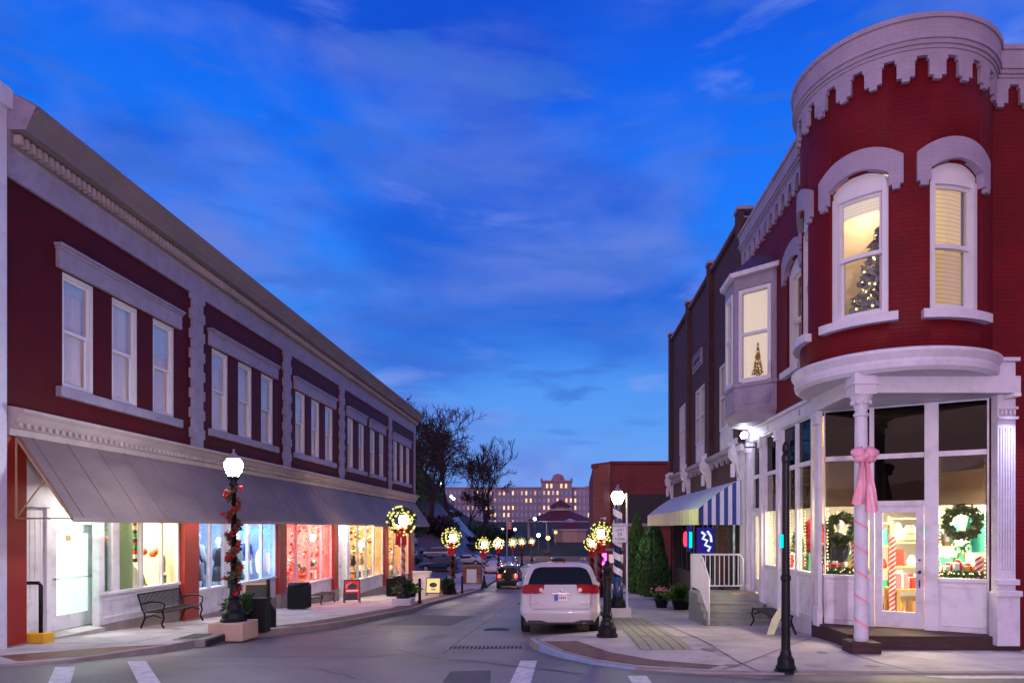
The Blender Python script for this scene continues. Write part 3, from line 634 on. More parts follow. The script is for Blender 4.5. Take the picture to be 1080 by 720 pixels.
# recessed bright entrance between the pink shop and the tan shop
m = MB(); m.mbox(mL, 31.0, 31.5, -1.0, -.16, -3.5, .42); m.mbox(mL, 32.75, 33.0, -1.0, -.16, -3.5, .42); m.build('entry_surround', 'panelw', LB)
door(LB, mL, 31.5, 32.75, -3.32, -.4, -.5, 'panelw')
m = MB(); m.box(-14, -13.9, 31, 33, -3.4, 1); m.box(-13.9, -11, 30.95, 31.05, -3.4, 1); m.box(-13.9, -11, 32.9, 32.99, -3.4, 1); m.box(-13.9, -11, 31.05, 32.9, -3.4, -3.33); m.box(-13.9, -10.9, 31.05, 32.9, .9, 1.); m.build('entry_hall', 'wallwhite', LB)
light('AREA', (-12.2, 32, .85), (1., .9, .75), 300, 1.0)
m = MB(); m.mbox(mL, 31.0, 33.0, -.75, .0, -4.2, -3.36); m.build('doorstep', 'walk', LB)
for i, (yy, pw) in enumerate(((14.9, 30), (18.7, 26), (22.0, 26), (27.6, 34), (32.0, 40), (36.2, 34), (42.5, 34))):
    T = thing('awning_lamp', 'small round lamp under the awning in front of the %s' % ['first door', 'second red pilaster', 'clothes shop', 'pink shop', 'bright recessed doorway', 'cream lit shop', 'farthest left shop'][i], 'lamp', (-9.9, yy, .95))
    m = MB(); m.lathe([(.10, 0), (.11, .03), (.10, .07), (.05, .09), (.02, .2)], (-9.9, yy, .92), 12); m.build('fitting', 'c_white', T)
    m = MB(); m.lathe([(.085, 0), (.085, .01)], (-9.9, yy, .905), 12); m.build('diffuser', 'lampdisc', T)
    light('AREA', (-9.9, yy, .89), [(1., .93, .85), (1., .85, .62), (.70, .72, 1.), (1., .62, .58), (1., .85, .8), (1., .82, .66), (1., .7, .6)][i], pw * 1.6, .18)
# step and handrail
h = thing('handrail', 'short black pipe handrail beside the first shop door on the left', 'handrail', (-10.1, 13.2, -2.03))
m = MB(); m.tube([(-10.1, 13.2, -2.03), (-10.1, 13.2, -1.12), (-10.14, 13.2, -1.07), (-10.5, 13.2, -1.07)], .035, 10); m.build('rail', 'black', h, smooth=True)
m = MB(); m.box(-10.42, -9.92, 13.04, 13.32, -2.4, -2.03); tag(m.build('step_block', 'yellow', bevel=.01), 'small yellow painted step block at the foot of the red pilaster', 'step')
for (yy, zz) in ((14.0, 4.9), (14.4, 2.75)):
    pass
m = MB(); m.box(-27, XL + .0, 6.5, 12.44, -2.6, 7.6); m.box(-27, XL + .18, 6.4, 12.44, 7.6, 7.95); m.box(-10.2, -10.12, 11.9, 12.42, -2.6, 7.6); m.box(-10.2, -10.12, 6.6, 11.9, 6.9, 7.2); m.box(-10.2, -10.12, 6.6, 11.9, 2, 2.2)
tag(m.build('neighbour_building', 'trimw'), 'pale painted building whose corner touches the left edge of the picture', 'building')

# ---------------------------------------------------------------- goods
def leafmass(m, n, fn, s, rn=rnd):
    for _ in range(n):
        p = Vector(fn()); a = Vector((rn.gauss(0, 1), rn.gauss(0, 1), rn.gauss(0, 1))).normalized(); b = a.cross(Vector((rn.gauss(0, 1), rn.gauss(0, 1), rn.gauss(0, 1)))).normalized()
        L_ = s * rn.uniform(.6, 1.4); W = L_ * .28
        m.add([p - a * L_ * .5, p + b * W, p + a * L_ * .5, p - b * W], [(0, 1, 2, 3)])
def gift(loc, s, col, rib, label, group=None):
    m = MB(); x, y, z = loc; m.box(x - s[0] / 2, x + s[0] / 2, y - s[1] / 2, y + s[1] / 2, z, z + s[2]); T = m.build('gift_box', col, bevel=.006, world=False); tag(T, label, 'gift box', group)
    m = MB(); m.box(x - .02, x + .02, y - s[1] / 2 - .004, y + s[1] / 2 + .004, z, z + s[2] + .004); m.box(x - s[0] / 2 - .004, x + s[0] / 2 + .004, y - .02, y + .02, z, z + s[2] + .006); m.ball((x - .03, y, z + s[2] + .03), .035, 6); m.ball((x + .03, y, z + s[2] + .03), .035, 6); m.build('ribbon', rib, T)
def xtree(loc, h, label, lights='miniw', leaf='green', group=None):
    T = thing('christmas_tree', label, 'Christmas tree', loc, group); r = random.Random(int(loc[1] * 100))
    def fn():
        t = r.random() ** .7; rad = h * .27 * (1 - (1 - t)) ; z = h * (.12 + .86 * (1 - t)); a = r.uniform(0, 6.28); rr = rad * r.uniform(.5, 1.05); return (rr * math.cos(a), rr * math.sin(a), z)
    m = MB(); leafmass(m, 500, fn, h * .09, r); m.build('branches', leaf, T, world=False)
    m = MB(); m.tube([(0, 0, 0), (0, 0, h * .9)], h * .02, 6); m.build('trunk', 'bark', T, world=False)
    m = MB()
    for _ in range(46): m.ball(fn(), h * .012, 5)
    m.build('lights', lights, T, world=False)
    return T
def mannequin(loc, rz, top, bottom, label, arm=.1):
    T = thing('mannequin', label, 'mannequin', loc, rz=rz)
    m = MB(); m.lathe([(.001, 1.78), (.06, 1.75), (.085, 1.66), (.075, 1.57), (.045, 1.52), (.045, 1.47), (.09, 1.44)], n=12, sy=1.15); m.lathe([(.05, .0), (.05, .02), (.04, .08), (.06, .4), (.075, .8)], (-.09, 0, 0), 8); m.lathe([(.05, .0), (.05, .02), (.04, .08), (.06, .4), (.075, .8)], (.09, 0, 0), 8)
    m.build('body', 'c_white', T, world=False, smooth=True)
    m = MB(); m.lathe([(.06, 1.46), (.19, 1.40), (.20, 1.25), (.165, 1.05), (.19, .88), (.20, .82)], n=14, sy=.62)
    for s in (-1, 1): m.tube([(s * .19, 0, 1.39), (s * .25, -.02, 1.12), (s * .24, -.12, .9)], [.055, .048, .035], 8)
    m.build('jacket', top, T, world=False, smooth=True)
    m = MB(); m.lathe([(.20, .84), (.22, .6), (.25, .4), (.26, .36)], n=14, sy=.7); m.build('skirt', bottom, T, world=False, smooth=True)
    return T
def ornaments(p0, p1, n, mats, name, label, cat, r=.05, drop=.3):
    T = thing(name, label, cat, p0)
    for k, mt in enumerate(mats):
        m = MB()
        for i in range(k, n, len(mats)):
            t = (i + .5) / n; q = Vector(p0).lerp(Vector(p1), t); q.z -= rnd.uniform(0, drop); m.ball(q, r * rnd.uniform(.7, 1.3), 6)
        m.build('bauble', mats[k], T)
    return T
def lightstring(pts, mat, label, r=.014, step=.12, name='light_string', jit=.02):
    m = MB(); pts = [Vector(p) for p in pts]
    for a, b in zip(pts, pts[1:]):
        k = max(1, int((b - a).length / step))
        for i in range(k): m.ball(a.lerp(b, i / k) + Vector((rnd.uniform(-jit, jit), rnd.uniform(-jit, jit), rnd.uniform(-jit, jit))), r, 5)
    T = tag(m.build(name, mat), label, 'string lights'); return T
def bow(T, c, s, mat, ax='y', tails=.5, name='bow'):
    m = MB(); c = Vector(c)
    for sg in (-1, 1):
        for (ph, sc) in ((.25, 1.), (-.25, .8)):
            pts = []; n = 10
            for i in range(n + 1):
                t = i / n * math.pi * 2; rr = s * sc * math.sin(t / 2); an = ph
                x = sg * rr * .8 * math.cos(an) ; z = rr * math.sin(an) * 1.0 + s * .25 * math.sin(t) * .9; pts.append((x, -.02 - .1 * s * math.sin(t), z))
            vs = []
            for x, y, z in pts: vs += [c + Vector((x, y - .12 * s, z + .0)), c + Vector((x, y + .3 * s, z + .03))]
            m.add(vs, [(2 * i, 2 * i + 2, 2 * i + 3, 2 * i + 1) for i in range(n)])
        w = s * .16
        pts = [(0, 0), (sg * s * .18, -tails * .5), (sg * s * .42, -tails)]
        vs = []
        for i, (x, z) in enumerate(pts): vs += [c + Vector((x - w, -.04 * (i + 1), z)), c + Vector((x + w, -.02 * i, z + .02 * s))]
        m.add(vs, [(0, 2, 3, 1), (2, 4, 5, 3)])
    m.ball(c + Vector((0, -.05, 0)), s * .16, 8)
    return m.build(name, mat, T, smooth=True)
xg = XL - .18
# shop A: red ornaments, snowman/santa, shelf
for k, (y, z) in enumerate(((17.45, -.62), (17.85, -.68), (18.05, -.62))):
    T = tag(MB().ball((xg - .35, y, z), .10, 8).add([], []).build('red_bauble', 'c_orange', world=False), ['single red bauble hanging left of the centre bar in the first lit window', 'middle red bauble of the hanging pair, first lit window', 'right red bauble beside the window post, first lit window'][k], 'bauble')
T = thing('santa_figure', 'white bearded santa figure in red hat standing in the first shop window', 'figurine', (xg - .5, 17.05, -1.55))
m = MB(); m.lathe([(.2, 0), (.24, .1), (.26, .3), (.2, .55), (.12, .65)], n=14, sy=.8); m.build('beard_and_coat', 'c_white', T, world=False, smooth=True)
m = MB(); m.ball((0, 0, .74), .12, 10); m.build('face', 'c_skin', T, world=False, smooth=True)
m = MB(); m.lathe([(.15, .78), (.14, .84), (.08, .98), (.01, 1.12)], n=12); m.build('hat', 'c_red', T, world=False, smooth=True)
ornaments((xg - .3, 16.98, .15), (xg - .3, 17.04, -.8), 16, ['c_red', 'c_green', 'c_white', 'c_black'], 'ornament_garland', 'vertical strand of red and dark ornaments at the left of the first lit window', 'garland', .075, .05)
xtree((xg - .35, 17.35, -1.55), .55, 'small green tabletop tree beside the santa figure', 'c_red', 'leaf')
m = MB(); m.box(xg - .3, xg - .26, 18.1, 18.28, -1.2, -.75); tag(m.build('notice_card', 'c_tan', world=False), 'tall tan notice card at the right of the first lit window', 'card')
m = MB(); m.box(xg - .25, xg - .22, 18.08, 18.25, -1.48, -1.26); tag(m.build('notice_card', 'c_grey', world=False), 'small grey card standing low at the right of the first lit window', 'card')
# shop B: dresses, tree, blue lights
mannequin((xg - .7, 19.5, -1.9), R(90), 'c_white', 'c_blue', 'mannequin in white top and blue skirt at the far left of the clothes shop window')
mannequin((xg - .6, 20.35, -1.95), R(95), 'c_blue', 'c_black', 'mannequin in navy jacket right of the lamp post in the clothes shop window')
mannequin((xg - .75, 20.8, -1.95), R(80), 'c_white', 'c_grey', 'mannequin in white blouse beside the navy jacket in the clothes shop window')
mannequin((xg - .7, 23.25, -2.0), R(95), 'c_white', 'c_grey', 'mannequin in pale outfit in the middle pane under blue lights')
mannequin((xg - .9, 22.35, -2.1), R(80), 'c_black', 'c_black', 'dark dressed mannequin in the left pane under blue lights')
mannequin((xg - .8, 24.1, -2.0), R(80), 'c_blue', 'c_white', 'mannequin in blue top by the right end of the blue lit window')
xtree((xg - .55, 22.5, -1.9), 1.5, 'dark green Christmas tree in the blue lit window', 'c_blue')
lightstring([(xg - .12, 22.0 + i * .12, .08 - .32 * abs(math.sin(i * .9))) for i in range(21)], 'minib', 'blue icicle lights looped along the top of the clothes shop window', .028, .05)
lightstring([(xg - .12, 24.38, .1), (xg - .12, 24.38, -1.7)], 'minib', 'blue light strand down the right side of the clothes shop window', .026, .06)
m = MB(); m.lathe([(.02, -1.6), (.07, -1.5), (.09, -1.1), (.05, -.85), (.01, -.8)], (xg - .4, 24.15, 0), 10); tag(m.build('snow_lamp', E('white display lamp', (.7, .9, 1.), 6), world=False, smooth=True), 'glowing white display lamp low in the blue lit window', 'lamp')
T = thing('clothes_rack', 'long rack of blue and white garments at the back of the clothes shop', 'clothes rack', (xg - 2.4, 21.8, -2.5))
m = MB(); m.tube([(xg - 2.4, 19.5, -2.5), (xg - 2.4, 19.5, -.7), (xg - 2.4, 24.2, -.7), (xg - 2.4, 24.2, -2.5)], .03, 6); m.build('rack_frame', 'chrome', T)
for i in range(24):
    m = MB(); y = 19.6 + i * .19; z = -1.75 + rnd.uniform(-.2, .15); m.box(xg - 2.6, xg - 2.2, y, y + .12, z, -.75); m.build('garment', rnd.choice(['c_blue', 'c_white', 'c_grey', 'c_tan', 'c_black']), T)
# shop C: pink shop
for i, (a, b) in enumerate([(25.35, 26.45), (26.55, 27.8), (27.9, 29.2), (29.3, 30.45)]):
    nm = ['first', 'second', 'third', 'fourth'][i]
    lightstring([(xg - .08, a + .03, -2.18), (xg - .08, a + .03, .06), (xg - .08, b - .03, .06), (xg - .08, b - .03, -2.18)], 'minir', 'red lights framing the %s pane of the pink shop window' % nm, .03, .1)
    ornaments((xg - .3, a + .15, .05), (xg - .3, b - .15, .05), 26, ['c_red', 'c_white', 'c_pink', 'c_gold'], 'ornament_garland', 'hanging red, white and gold ornaments in the %s pane of the pink shop' % nm, 'garland', .06, 1.3)
    ornaments((xg - .6, a + .1, -1.5), (xg - .6, b - .1, -1.5), 22, ['c_red', 'c_white', 'c_green', 'c_pink'], 'ornament_pile', 'low pile of red and white baubles in the %s pane of the pink shop' % nm, 'baubles', .09, .7)
xtree((xg - .6, 25.75, -2.3), 1.9, 'green Christmas tree at the left end of the pink shop window', 'miniw')
xtree((xg - .9, 28.5, -2.3), 1.7, 'pale flocked Christmas tree in the third pane of the pink shop', 'minir', 'c_white')
T = thing('chandelier', 'bright chandelier hanging in the pink shop', 'chandelier', (xg - 1.2, 27.1, .3))
m = MB(); m.tube([(0, 0, .6), (0, 0, 0)], .02, 6); m.lathe([(.02, 0), (.2, -.03), (.22, -.06), (.05, -.12)], n=12); m.build('chandelier_frame', 'c_gold', T, world=False)
m = MB()
for k in range(8): m.ball((.2 * math.cos(k * .785), .2 * math.sin(k * .785), -.1), .05, 6)
m.build('bulb', 'miniw', T, world=False)
# shop D / E
for sy0, nm, zz in ((33.3, 'cream lit shop', -2.9), (40.2, 'farthest left shop', -3.3)):
    xtree((xg - .7, sy0 + .5, zz), 1.9, 'Christmas tree with warm lights in the window of the ' + nm, 'miniw')
    mannequin((xg - .7, sy0 + 1.7, zz), R(90), 'c_red', 'c_white', 'mannequin in red top in the window of the ' + nm)
    mannequin((xg - .8, sy0 + 3.0, zz), R(90), 'c_black', 'c_tan', 'mannequin in black top in the window of the ' + nm)
    mannequin((xg - .8, sy0 + 4.4, zz), R(90), 'c_tan', 'c_white', 'mannequin in tan top in the window of the ' + nm)
    ornaments((xg - .3, sy0, .05), (xg - .3, sy0 + 5.2, .05), 60, ['c_red', 'c_gold', 'c_white', 'c_green'], 'ornament_garland', 'hanging red, gold and green ornaments along the window of the ' + nm, 'garland', .07, 1.6)
    lightstring([(xg - .2, sy0 - .1, .05), (xg - .2, sy0 + 5.3, .03)], 'miniw', 'warm light string along the top of the window of the ' + nm, .025, .2)
    for k in range(7):
        y = sy0 + .3 + k * .75; s = rnd.uniform(.25, .4); c1 = ['c_red', 'c_green', 'c_gold', 'c_blue', 'c_white', 'c_teal', 'c_pink'][k]
        gift((xg - .45, y, zz + .28), (s, s, s), c1, 'c_white' if c1 != 'c_white' else 'c_red', '%s gift box in the window of the %s' % (c1[2:], nm))
for k in range(6):
    y = 25.6 + k * .8; gift((xg - .4, y, -2.22), (.3, .3, .28 + .05 * (k % 3)), ['c_red', 'c_white', 'c_pink', 'c_red', 'c_gold', 'c_white'][k], ['c_white', 'c_red', 'c_white', 'c_gold', 'c_red', 'c_pink'][k], '%s gift box with %s ribbon in the pink shop window' % (['red', 'white', 'pink', 'red', 'gold', 'white'][k], ['white', 'red', 'white', 'gold', 'red', 'pink'][k]))
m = MB(); m.lathe([(.001, .16), (.16, .16), (.22, .06), (.22, -.06), (.16, -.16), (.001, -.16)], n=14)
# ================================================================ right corner building
XR = 5.3
mR = lambda u, d, z: (XR - d, u, z)           # side wall, faces the street
YF = 12.3
mF = lambda u, d, z: (u, YF - d, z)           # front wall, faces the camera
cx, cy, rT = 6.33, 13.18, 1.66
mT = lambda u, d, z: (cx + (rT + d) * math.cos(u / rT), cy + (rT + d) * math.sin(u / rT), z)
Av, Bv = Vector((5.33, 13.93)), Vector((7.80, 12.5)); cl = (Bv - Av).length; ct = (Bv - Av) / cl; cn_ = Vector((ct.y, -ct.x))
mC = lambda u, d, z: (Av.x + ct.x * u + cn_.x * d, Av.y + ct.y * u + cn_.y * d, z)
CB = thing('corner_building', 'red painted brick corner building with round turret and white shopfront', 'building', (9, 16, -2.4))
a0, a1 = R(128) * rT, R(328) * rT
# turret windows: (centre angle deg, blind)
TW = [(167, 1), (225.3, 0), (283, 1)]
hw = .515; TZ0, TZ1, TZs = 3.67, 6.2, 5.93
holes = [(R(c) * rT - hw, R(c) * rT + hw, TZ0, TZ1) for c, _ in TW]
m = MB(); m.wall(mT, a0, a1, 2.95, 8.2, holes, .3, du=.09); m.build('turret', 'brick_red', CB, smooth=True, weld=True)
m = MB(); m.wall(mR, 14.3, 20.1, 2.62, 8.2, [(15.2, 16.15, TZ0, TZ1)], .3); m.build('side_wall', 'brick_red', CB)
m = MB(); m.wall(mF, 7.55, 16, 2.6, 8.2, [], .3); m.wall(mF, 7.8, 16, -2.4, 2.6, [], .3); m.build('front_wall', 'brick_red', CB)
m = MB(); m.box(5.7, 16, 13.2, 20.1, 8.1, 8.3); m.build('roof', 'dark', CB)
m = MB(); m.box(5.35, 16, 20.1, 20.4, -3, 8.2); m.box(15.7, 16, 12.6, 20.1, -2.4, 8.2); m.build('rear_wall', 'brick_dark', CB)
def hood(mp, uc, w, zs, zc, zo, du=.06, keys=True):
    """segmental arch hood with dropped ends"""
    m = MB(); ow = w + .22; n = 24
    us = [uc - ow + 2 * ow * i / n for i in range(n + 1)]
    def inner(u):
        t = abs(u - uc)
        if t <= w: return zs + .12 + (zc - zs - .10) * (1 - (t / w) ** 2)
        return zs - .10
    def outer(u):
        t = abs(u - uc) / ow; return zo - .26 * t ** 2.2
    us = sorted(set(us + [uc - w, uc + w, uc - w - 1e-3, uc + w + 1e-3]))
    m.band(mp, us, [inner(u) for u in us], [outer(u) for u in us], -.06, .07)
    for s in (-1, 1): m.mbox(mp, uc + s * (w + .11) - .06, uc + s * (w + .11) + .06, .0, .08, zs - .18, zs - .105)
    return m
def awindow(mp, uc, w, blind, nm='window', lightroom=True):
    m = MB(); z0, z1, zs = TZ0, TZ1, TZs; fr = .11
    def mb(a, b, d0, d1, c, d): m.mbox(mp, a, b, d0, d1, c, d, du=.15)
    mb(uc - w, uc - w + fr, -.22, -.05, z0, zs); mb(uc + w - fr, uc + w, -.22, -.05, z0, zs); mb(uc - w + fr, uc + w - fr, -.22, -.05, z0, z0 + .09)
    n = 12; us = [uc - w + 2 * w * i / n for i in range(n + 1)]
    m.band(mp, us, [zs - .09] * (n + 1), [zs + .11 + (z1 - zs - .1) * (1 - ((u - uc) / w) ** 2) for u in us], -.2, -.08)
    zm = (z0 + zs) / 2; s = .055
    for (a, b, c, d, dd) in ((uc - w + fr, uc - w + fr + s, zm, zs - .09, -.13), (uc + w - fr - s, uc + w - fr, zm, zs - .09, -.13), (uc - w + fr, uc - w + fr + s, z0 + .09, zm, -.18), (uc + w - fr - s, uc + w - fr, z0 + .09, zm, -.18)): mb(a, b, dd - .035, dd, c, d)
    mb(uc - w + fr, uc + w - fr, -.21, -.12, zm - .035, zm + .035); mb(uc - w + fr + s, uc + w - fr - s, -.165, -.13, zs - .15, zs - .09); mb(uc - w + fr + s, uc + w - fr - s, -.21, -.18, z0 + .09, z0 + .16)
    wn = m.build(nm, 'winframe', CB)
    m = MB(); m.mbox(mp, uc - w + fr, uc + w - fr, -.155, -.15, zm, zs - .09, du=.1); m.mbox(mp, uc - w + fr, uc + w - fr, -.2, -.195, z0 + .1, zm, du=.1); m.build('pane', 'glass', wn)
    m = MB(); 
    if blind == 1:
        m.mbox(mp, uc - w, uc + w, -.34, -.33, z0 - .05, zs + .1, du=.1); m.build('blind', 'blindY' , wn)
        m = MB(); m.mbox(mp, uc - w, uc + w, -.325, -.32, z0 - .05, zm - .02, du=.1); m.build('blind', 'blindY2', wn)
    elif blind == 2:
        m.mbox(mp, uc - w, uc + w, -.34, -.33, z0 - .05, zs + .1, du=.1); m.build('blind', 'blindW', wn)
    else:
        m.mbox(mp, uc - w, uc + w, -.32, -.31, zs - .33, zs + .1, du=.1); m.build('blind', 'blindW', wn)
    m = MB(); m.mbox(mp, uc - w - .14, uc + w + .14, -.05, .14, z0 - .16, z0 - .01, du=.1); m.build('sill', 'trimw', wn)
    hood(mp, uc, w, TZs, TZ1 + .0, 6.58).build('window_hood', 'trimb', CB)
for c, b in TW: awindow(mT, R(c) * rT, hw, b)
awindow(mR, 15.68, .475, 2)
# the turret room seen through the open-blind window: warm wall and lit tree
q2 = math.sqrt(.5); mW = lambda u, d, z: (5.92 + u * q2 + d * q2, 12.76 - u * q2 + d * q2, z)
m = MB(); m.mbox(mW, -1.12, .62, 0, .03, 3.4, 6.5); m.add([mW(-1.1, -.02, 6.35), mW(.6, -.02, 6.35), mW(.5, -.75, 6.35), mW(-.6, -.75, 6.35)], [(0, 1, 2, 3)]); m.build('turret_room', 'wallcream', CB)
light('POINT', mW(-.25, -.45, 5.95), (1., .72, .46), 30, .12)
p = mW(.12, -.42, 3.5); xtree(p, 1.95, 'tall frosted Christmas tree with white lights behind the left turret window', 'miniw', 'c_grey')
# crenellated cornice
def cornice(mp, u0, u1, du=None, pitch=.5, off=0, ov=0.):
    k = max(1, int((u1 - u0) / du)) if du else 1; us = [u0 + (u1 - u0) * i / k for i in range(k + 1)]
    m = MB(); m.sweep(mp, us, [(-.1, 7.93), (.07, 7.93), (.07, 8.04), (.09, 8.04), (.09, 8.10), (.12, 8.10), (.12, 8.17), (.15, 8.17), (.15, 8.24), (.12, 8.24), (.14, 8.50), (-.1, 8.50)])
    m.sweep(mp, us, [(-.1, 8.50), (.17, 8.50), (.18, 8.57), (.15, 8.60), (-.1, 8.61)])
    u = u0 + off
    while u < u1 - .05:
        for (h2, zt, zb) in ((.165, 7.93, 7.86), (.135, 7.86, 7.60), (.06, 7.60, 7.53)):
            a, b = max(u0, u - h2), min(u1, u + h2)
            if b - a > .02: m.mbox(mp, a, b, -.02, .068, zb, zt, du=.12)
        u += pitch
    return m
cornice(mT, R(130) * rT, R(327.5) * rT, .08, .49, .1).build('turret_cornice', 'trimb', CB)
cornice(mR, 14.35, 20.1, None, .49, .2).build('side_cornice', 'trimb', CB)
cornice(mF, 7.72, 16, None, .49, .12).build('front_cornice', 'trimb', CB)
# round ledge under the turret
us = [R(120) * rT + (R(332) - R(120)) * rT * i / 60 for i in range(61)]
m = MB(); m.sweep(mT, us, [(-.5, 2.66), (.03, 2.66), (.10, 2.72), (.12, 2.80), (.10, 2.86), (.17, 2.97), (.17, 3.02), (.02, 3.07), (-.5, 3.07)]); m.build('turret_ledge', 'trimw', CB)
m = MB(); m.add([mT(u, -.02, 2.655) for u in us], [tuple(range(61))]); m.build('porch_soffit', 'trimw', CB)
# beams
m = MB(); m.box(5.14, 8.05, 12.0, 12.3, 2.36, 2.665); m.box(5.14, 5.44, 12.3, 14.2, 2.36, 2.664); m.box(5.2, 8.0, 11.97, 12.0, 2.36, 2.40); m.box(5.11, 5.14, 12.0, 14.2, 2.36, 2.40); m.build('beam', 'trimw', CB, bevel=.008)
m = MB(); m.add([(5.4, 12.25, 2.37), (7.9, 12.25, 2.37), (7.9, 12.6, 2.37), (5.4, 14.1, 2.37)], [(0, 1, 2, 3)])
for i in range(12): m.box(5.5, 7.8, 12.3 + i * .13, 12.306 + i * .13, 2.36, 2.372)
m.build('porch_ceiling', 'trimw', CB)
M['stepbrick'] = P('dark red brick step', (.055, .02, .018), .75, brick=(.2, .08, .01, .7), mortar=.7, bump=.6, var=.3)
# column with capital, candy stripes, stone base
zc0 = walk(12.1)
m = MB(); m.box(5.03, 5.53, 11.85, 12.35, zc0 - .1, zc0 + .2); m.build('column_base', 'stepbrick', CB, bevel=.015)
m = MB(); m.lathe([(.115, zc0 + .2), (.125, zc0 + .26), (.118, zc0 + .34), (.115, .9), (.105, 1.95), (.13, 1.97), (.13, 2.01), (.10, 2.03), (.12, 2.15), (.17, 2.28), (.20, 2.33)], (5.28, 12.1, 0), 20); m.box(5.09, 5.47, 11.91, 12.29, 2.33, 2.70); m.box(5.06, 5.50, 11.88, 12.32, 2.50, 2.54)
for k in range(8):
    a = k * math.pi / 4; m.ball((5.28 + .15 * math.cos(a), 12.1 + .15 * math.sin(a), 2.2), .045, 6)
m.build('column', 'trimw', CB, smooth=False)
m = MB(); n = 24 * 9
pts = []; vs = []
for i in range(n + 1):
    t = i / n; z = zc0 + .36 + t * 2.25; a = -t * 2 * math.pi * 5.2; r = .1215
    vs += [(5.28 + r * math.cos(a), 12.1 + r * math.sin(a), z), (5.28 + r * math.cos(a), 12.1 + r * math.sin(a), z + .05)]
m.add(vs, [(2 * i, 2 * i + 2, 2 * i + 3, 2 * i + 1) for i in range(n)])
tag(m.build('candy_stripe_ribbon', 'pinkst', world=False), 'thin pink ribbon spiralling up the white corner column', 'ribbon')
T = thing('ribbon_bow', 'large pink satin bow with long tails tied on the white corner column', 'bow', (5.28, 11.97, 1.25))
def puff(m, c, w, h, ang, dep=.07):
    vs = []; n, k = 10, 8
    for i in range(n + 1):
        t = i / n; rr = math.sin(math.pi * t ** .7) 
        for j in range(k):
            a = 2 * math.pi * j / k; x = t * w; z = math.cos(a) * h * (.22 + .78 * rr) * .5 + .012 * math.sin(i * 2.2 + j * 2.5); y = math.sin(a) * dep * (.3 + rr)
            xx = x * math.cos(ang) - z * math.sin(ang); zz = x * math.sin(ang) + z * math.cos(ang)
            vs.append((c[0] + xx, c[1] + y, c[2] + zz))
    m.add(vs, [(i * k + j, i * k + (j + 1) % k, (i + 1) * k + (j + 1) % k, (i + 1) * k + j) for i in range(n) for j in range(k)] + [tuple(range(n * k, n * k + k))])
m = MB(); puff(m, (5.28, 11.95, 1.27), .25, .26, R(12)); puff(m, (5.28, 11.95, 1.27), .25, .26, R(168)); puff(m, (5.28, 11.93, 1.25), .2, .2, R(-22), .05); puff(m, (5.28, 11.93, 1.25), .2, .2, R(202), .05); m.build('loops', 'pink', T, smooth=True)
m = MB(); m.ball((5.28, 11.9, 1.25), .07, 10); m.build('knot', 'pink', T, smooth=True)
for sg, ln in ((-1, .85), (1, .98)):
    m = MB(); n = 14; vs = []
    for i in range(n + 1):
        t = i / n; xw = 5.28 + sg * (.03 + .10 * t) ; wd = .05 + .07 * t; z = 1.22 - ln * t
        for j in range(6):
            s = j / 5 - .5; vs.append((xw + s * 2 * wd, 11.93 - .03 * math.sin(t * 5 + j) - .03 * math.cos(j * 2.1), z + (.06 * abs(s) * 2 if i == n else 0)))
    m.add(vs, [(i * 6 + j, i * 6 + j + 1, (i + 1) * 6 + j + 1, (i + 1) * 6 + j) for i in range(n) for j in range(5)]); m.build('tail', 'pink', T, smooth=True)
# floor of the entry and brick step
m = MB(); m.add([(5.2, 12.5, -1.95), (5.45, 12.3, -1.95), (8.2, 12.22, -1.95), (8.2, 12.6, -1.95), (5.3, 14.3, -1.95), (5.2, 14.3, -1.95)] + [(5.2, 12.5, -2.6), (5.45, 12.3, -2.6), (8.2, 12.22, -2.6), (8.2, 12.6, -2.6), (5.3, 14.3, -2.6), (5.2, 14.3, -2.6)], [tuple(range(6)), tuple(range(6, 12))] + [(i, (i + 1) % 6, 6 + (i + 1) % 6, 6 + i) for i in range(6)])
m.build('entry_step', 'stepbrick', CB)
# chamfer shopfront
def tu(x):   # position along the chamfer from a photo column
    k = (x - 594) / 720; return (13.93 * k - 5.33) / (-(ct.y) * k + ct.x) if False else (Av.y * k - Av.x) / (ct.x - ct.y * k)
def front(mp, u0, u1, panes, doors=(), zt=2.34, zm0=1.34, zm1=1.44, sill=-.95, base=-1.95, nm='shopfront', glasses=('glassdk', 'glasstint', 'glass'), lowtop=.42):
    m = MB(); prev = u0
    allp = sorted(list(panes) + list(doors))
    for a, b in allp:
        m.mbox(mp, prev, a, -.08, .04, base, zt + .03); prev = b
    m.mbox(mp, prev, u1, -.08, .04, base, zt + .03)
    for a, b in allp: m.mbox(mp, a, b, -.06, .02, zm0, zm1); m.mbox(mp, a, b, -.06, .025, zt, zt + .03)
    for a, b in panes:
        m.mbox(mp, a, b, -.09, .06, sill - .07, sill); m.mbox(mp, a, b, -.07, .0, base, sill - .07)
        z0, z1 = base + .1, sill - .15
        for (p, q, r, s) in ((a + .03, a + .055, z0, z1), (b - .055, b - .03, z0, z1), (a + .055, b - .055, z0, z0 + .025), (a + .055, b - .055, z1 - .025, z1)): m.mbox(mp, p, q, 0, .022, r, s)
    S = m.build(nm, 'panelw', CB, bevel=.006)
    m = MB()
    for a, b in allp: m.mbox(mp, a, b, -.03, -.024, zm1, zt)
    m.build('transom_pane', glasses[0], S)
    m = MB()
    for a, b in panes: m.mbox(mp, a, b, -.03, -.024, sill, zm0)
    m.build('pane', 'glass', S)
    m = MB()
    for a, b in panes: m.mbox(mp, a, b, -.05, -.044, lowtop, zm0)
    m.build('tint_sheet', glasses[1], S)  # tinted sheet behind the upper glass, standing in for the right window's reflection
    return S
S1 = front(mC, 0, cl, [(tu(870.5), tu(917)), (tu(990), tu(1041))], [(tu(922), tu(975))])
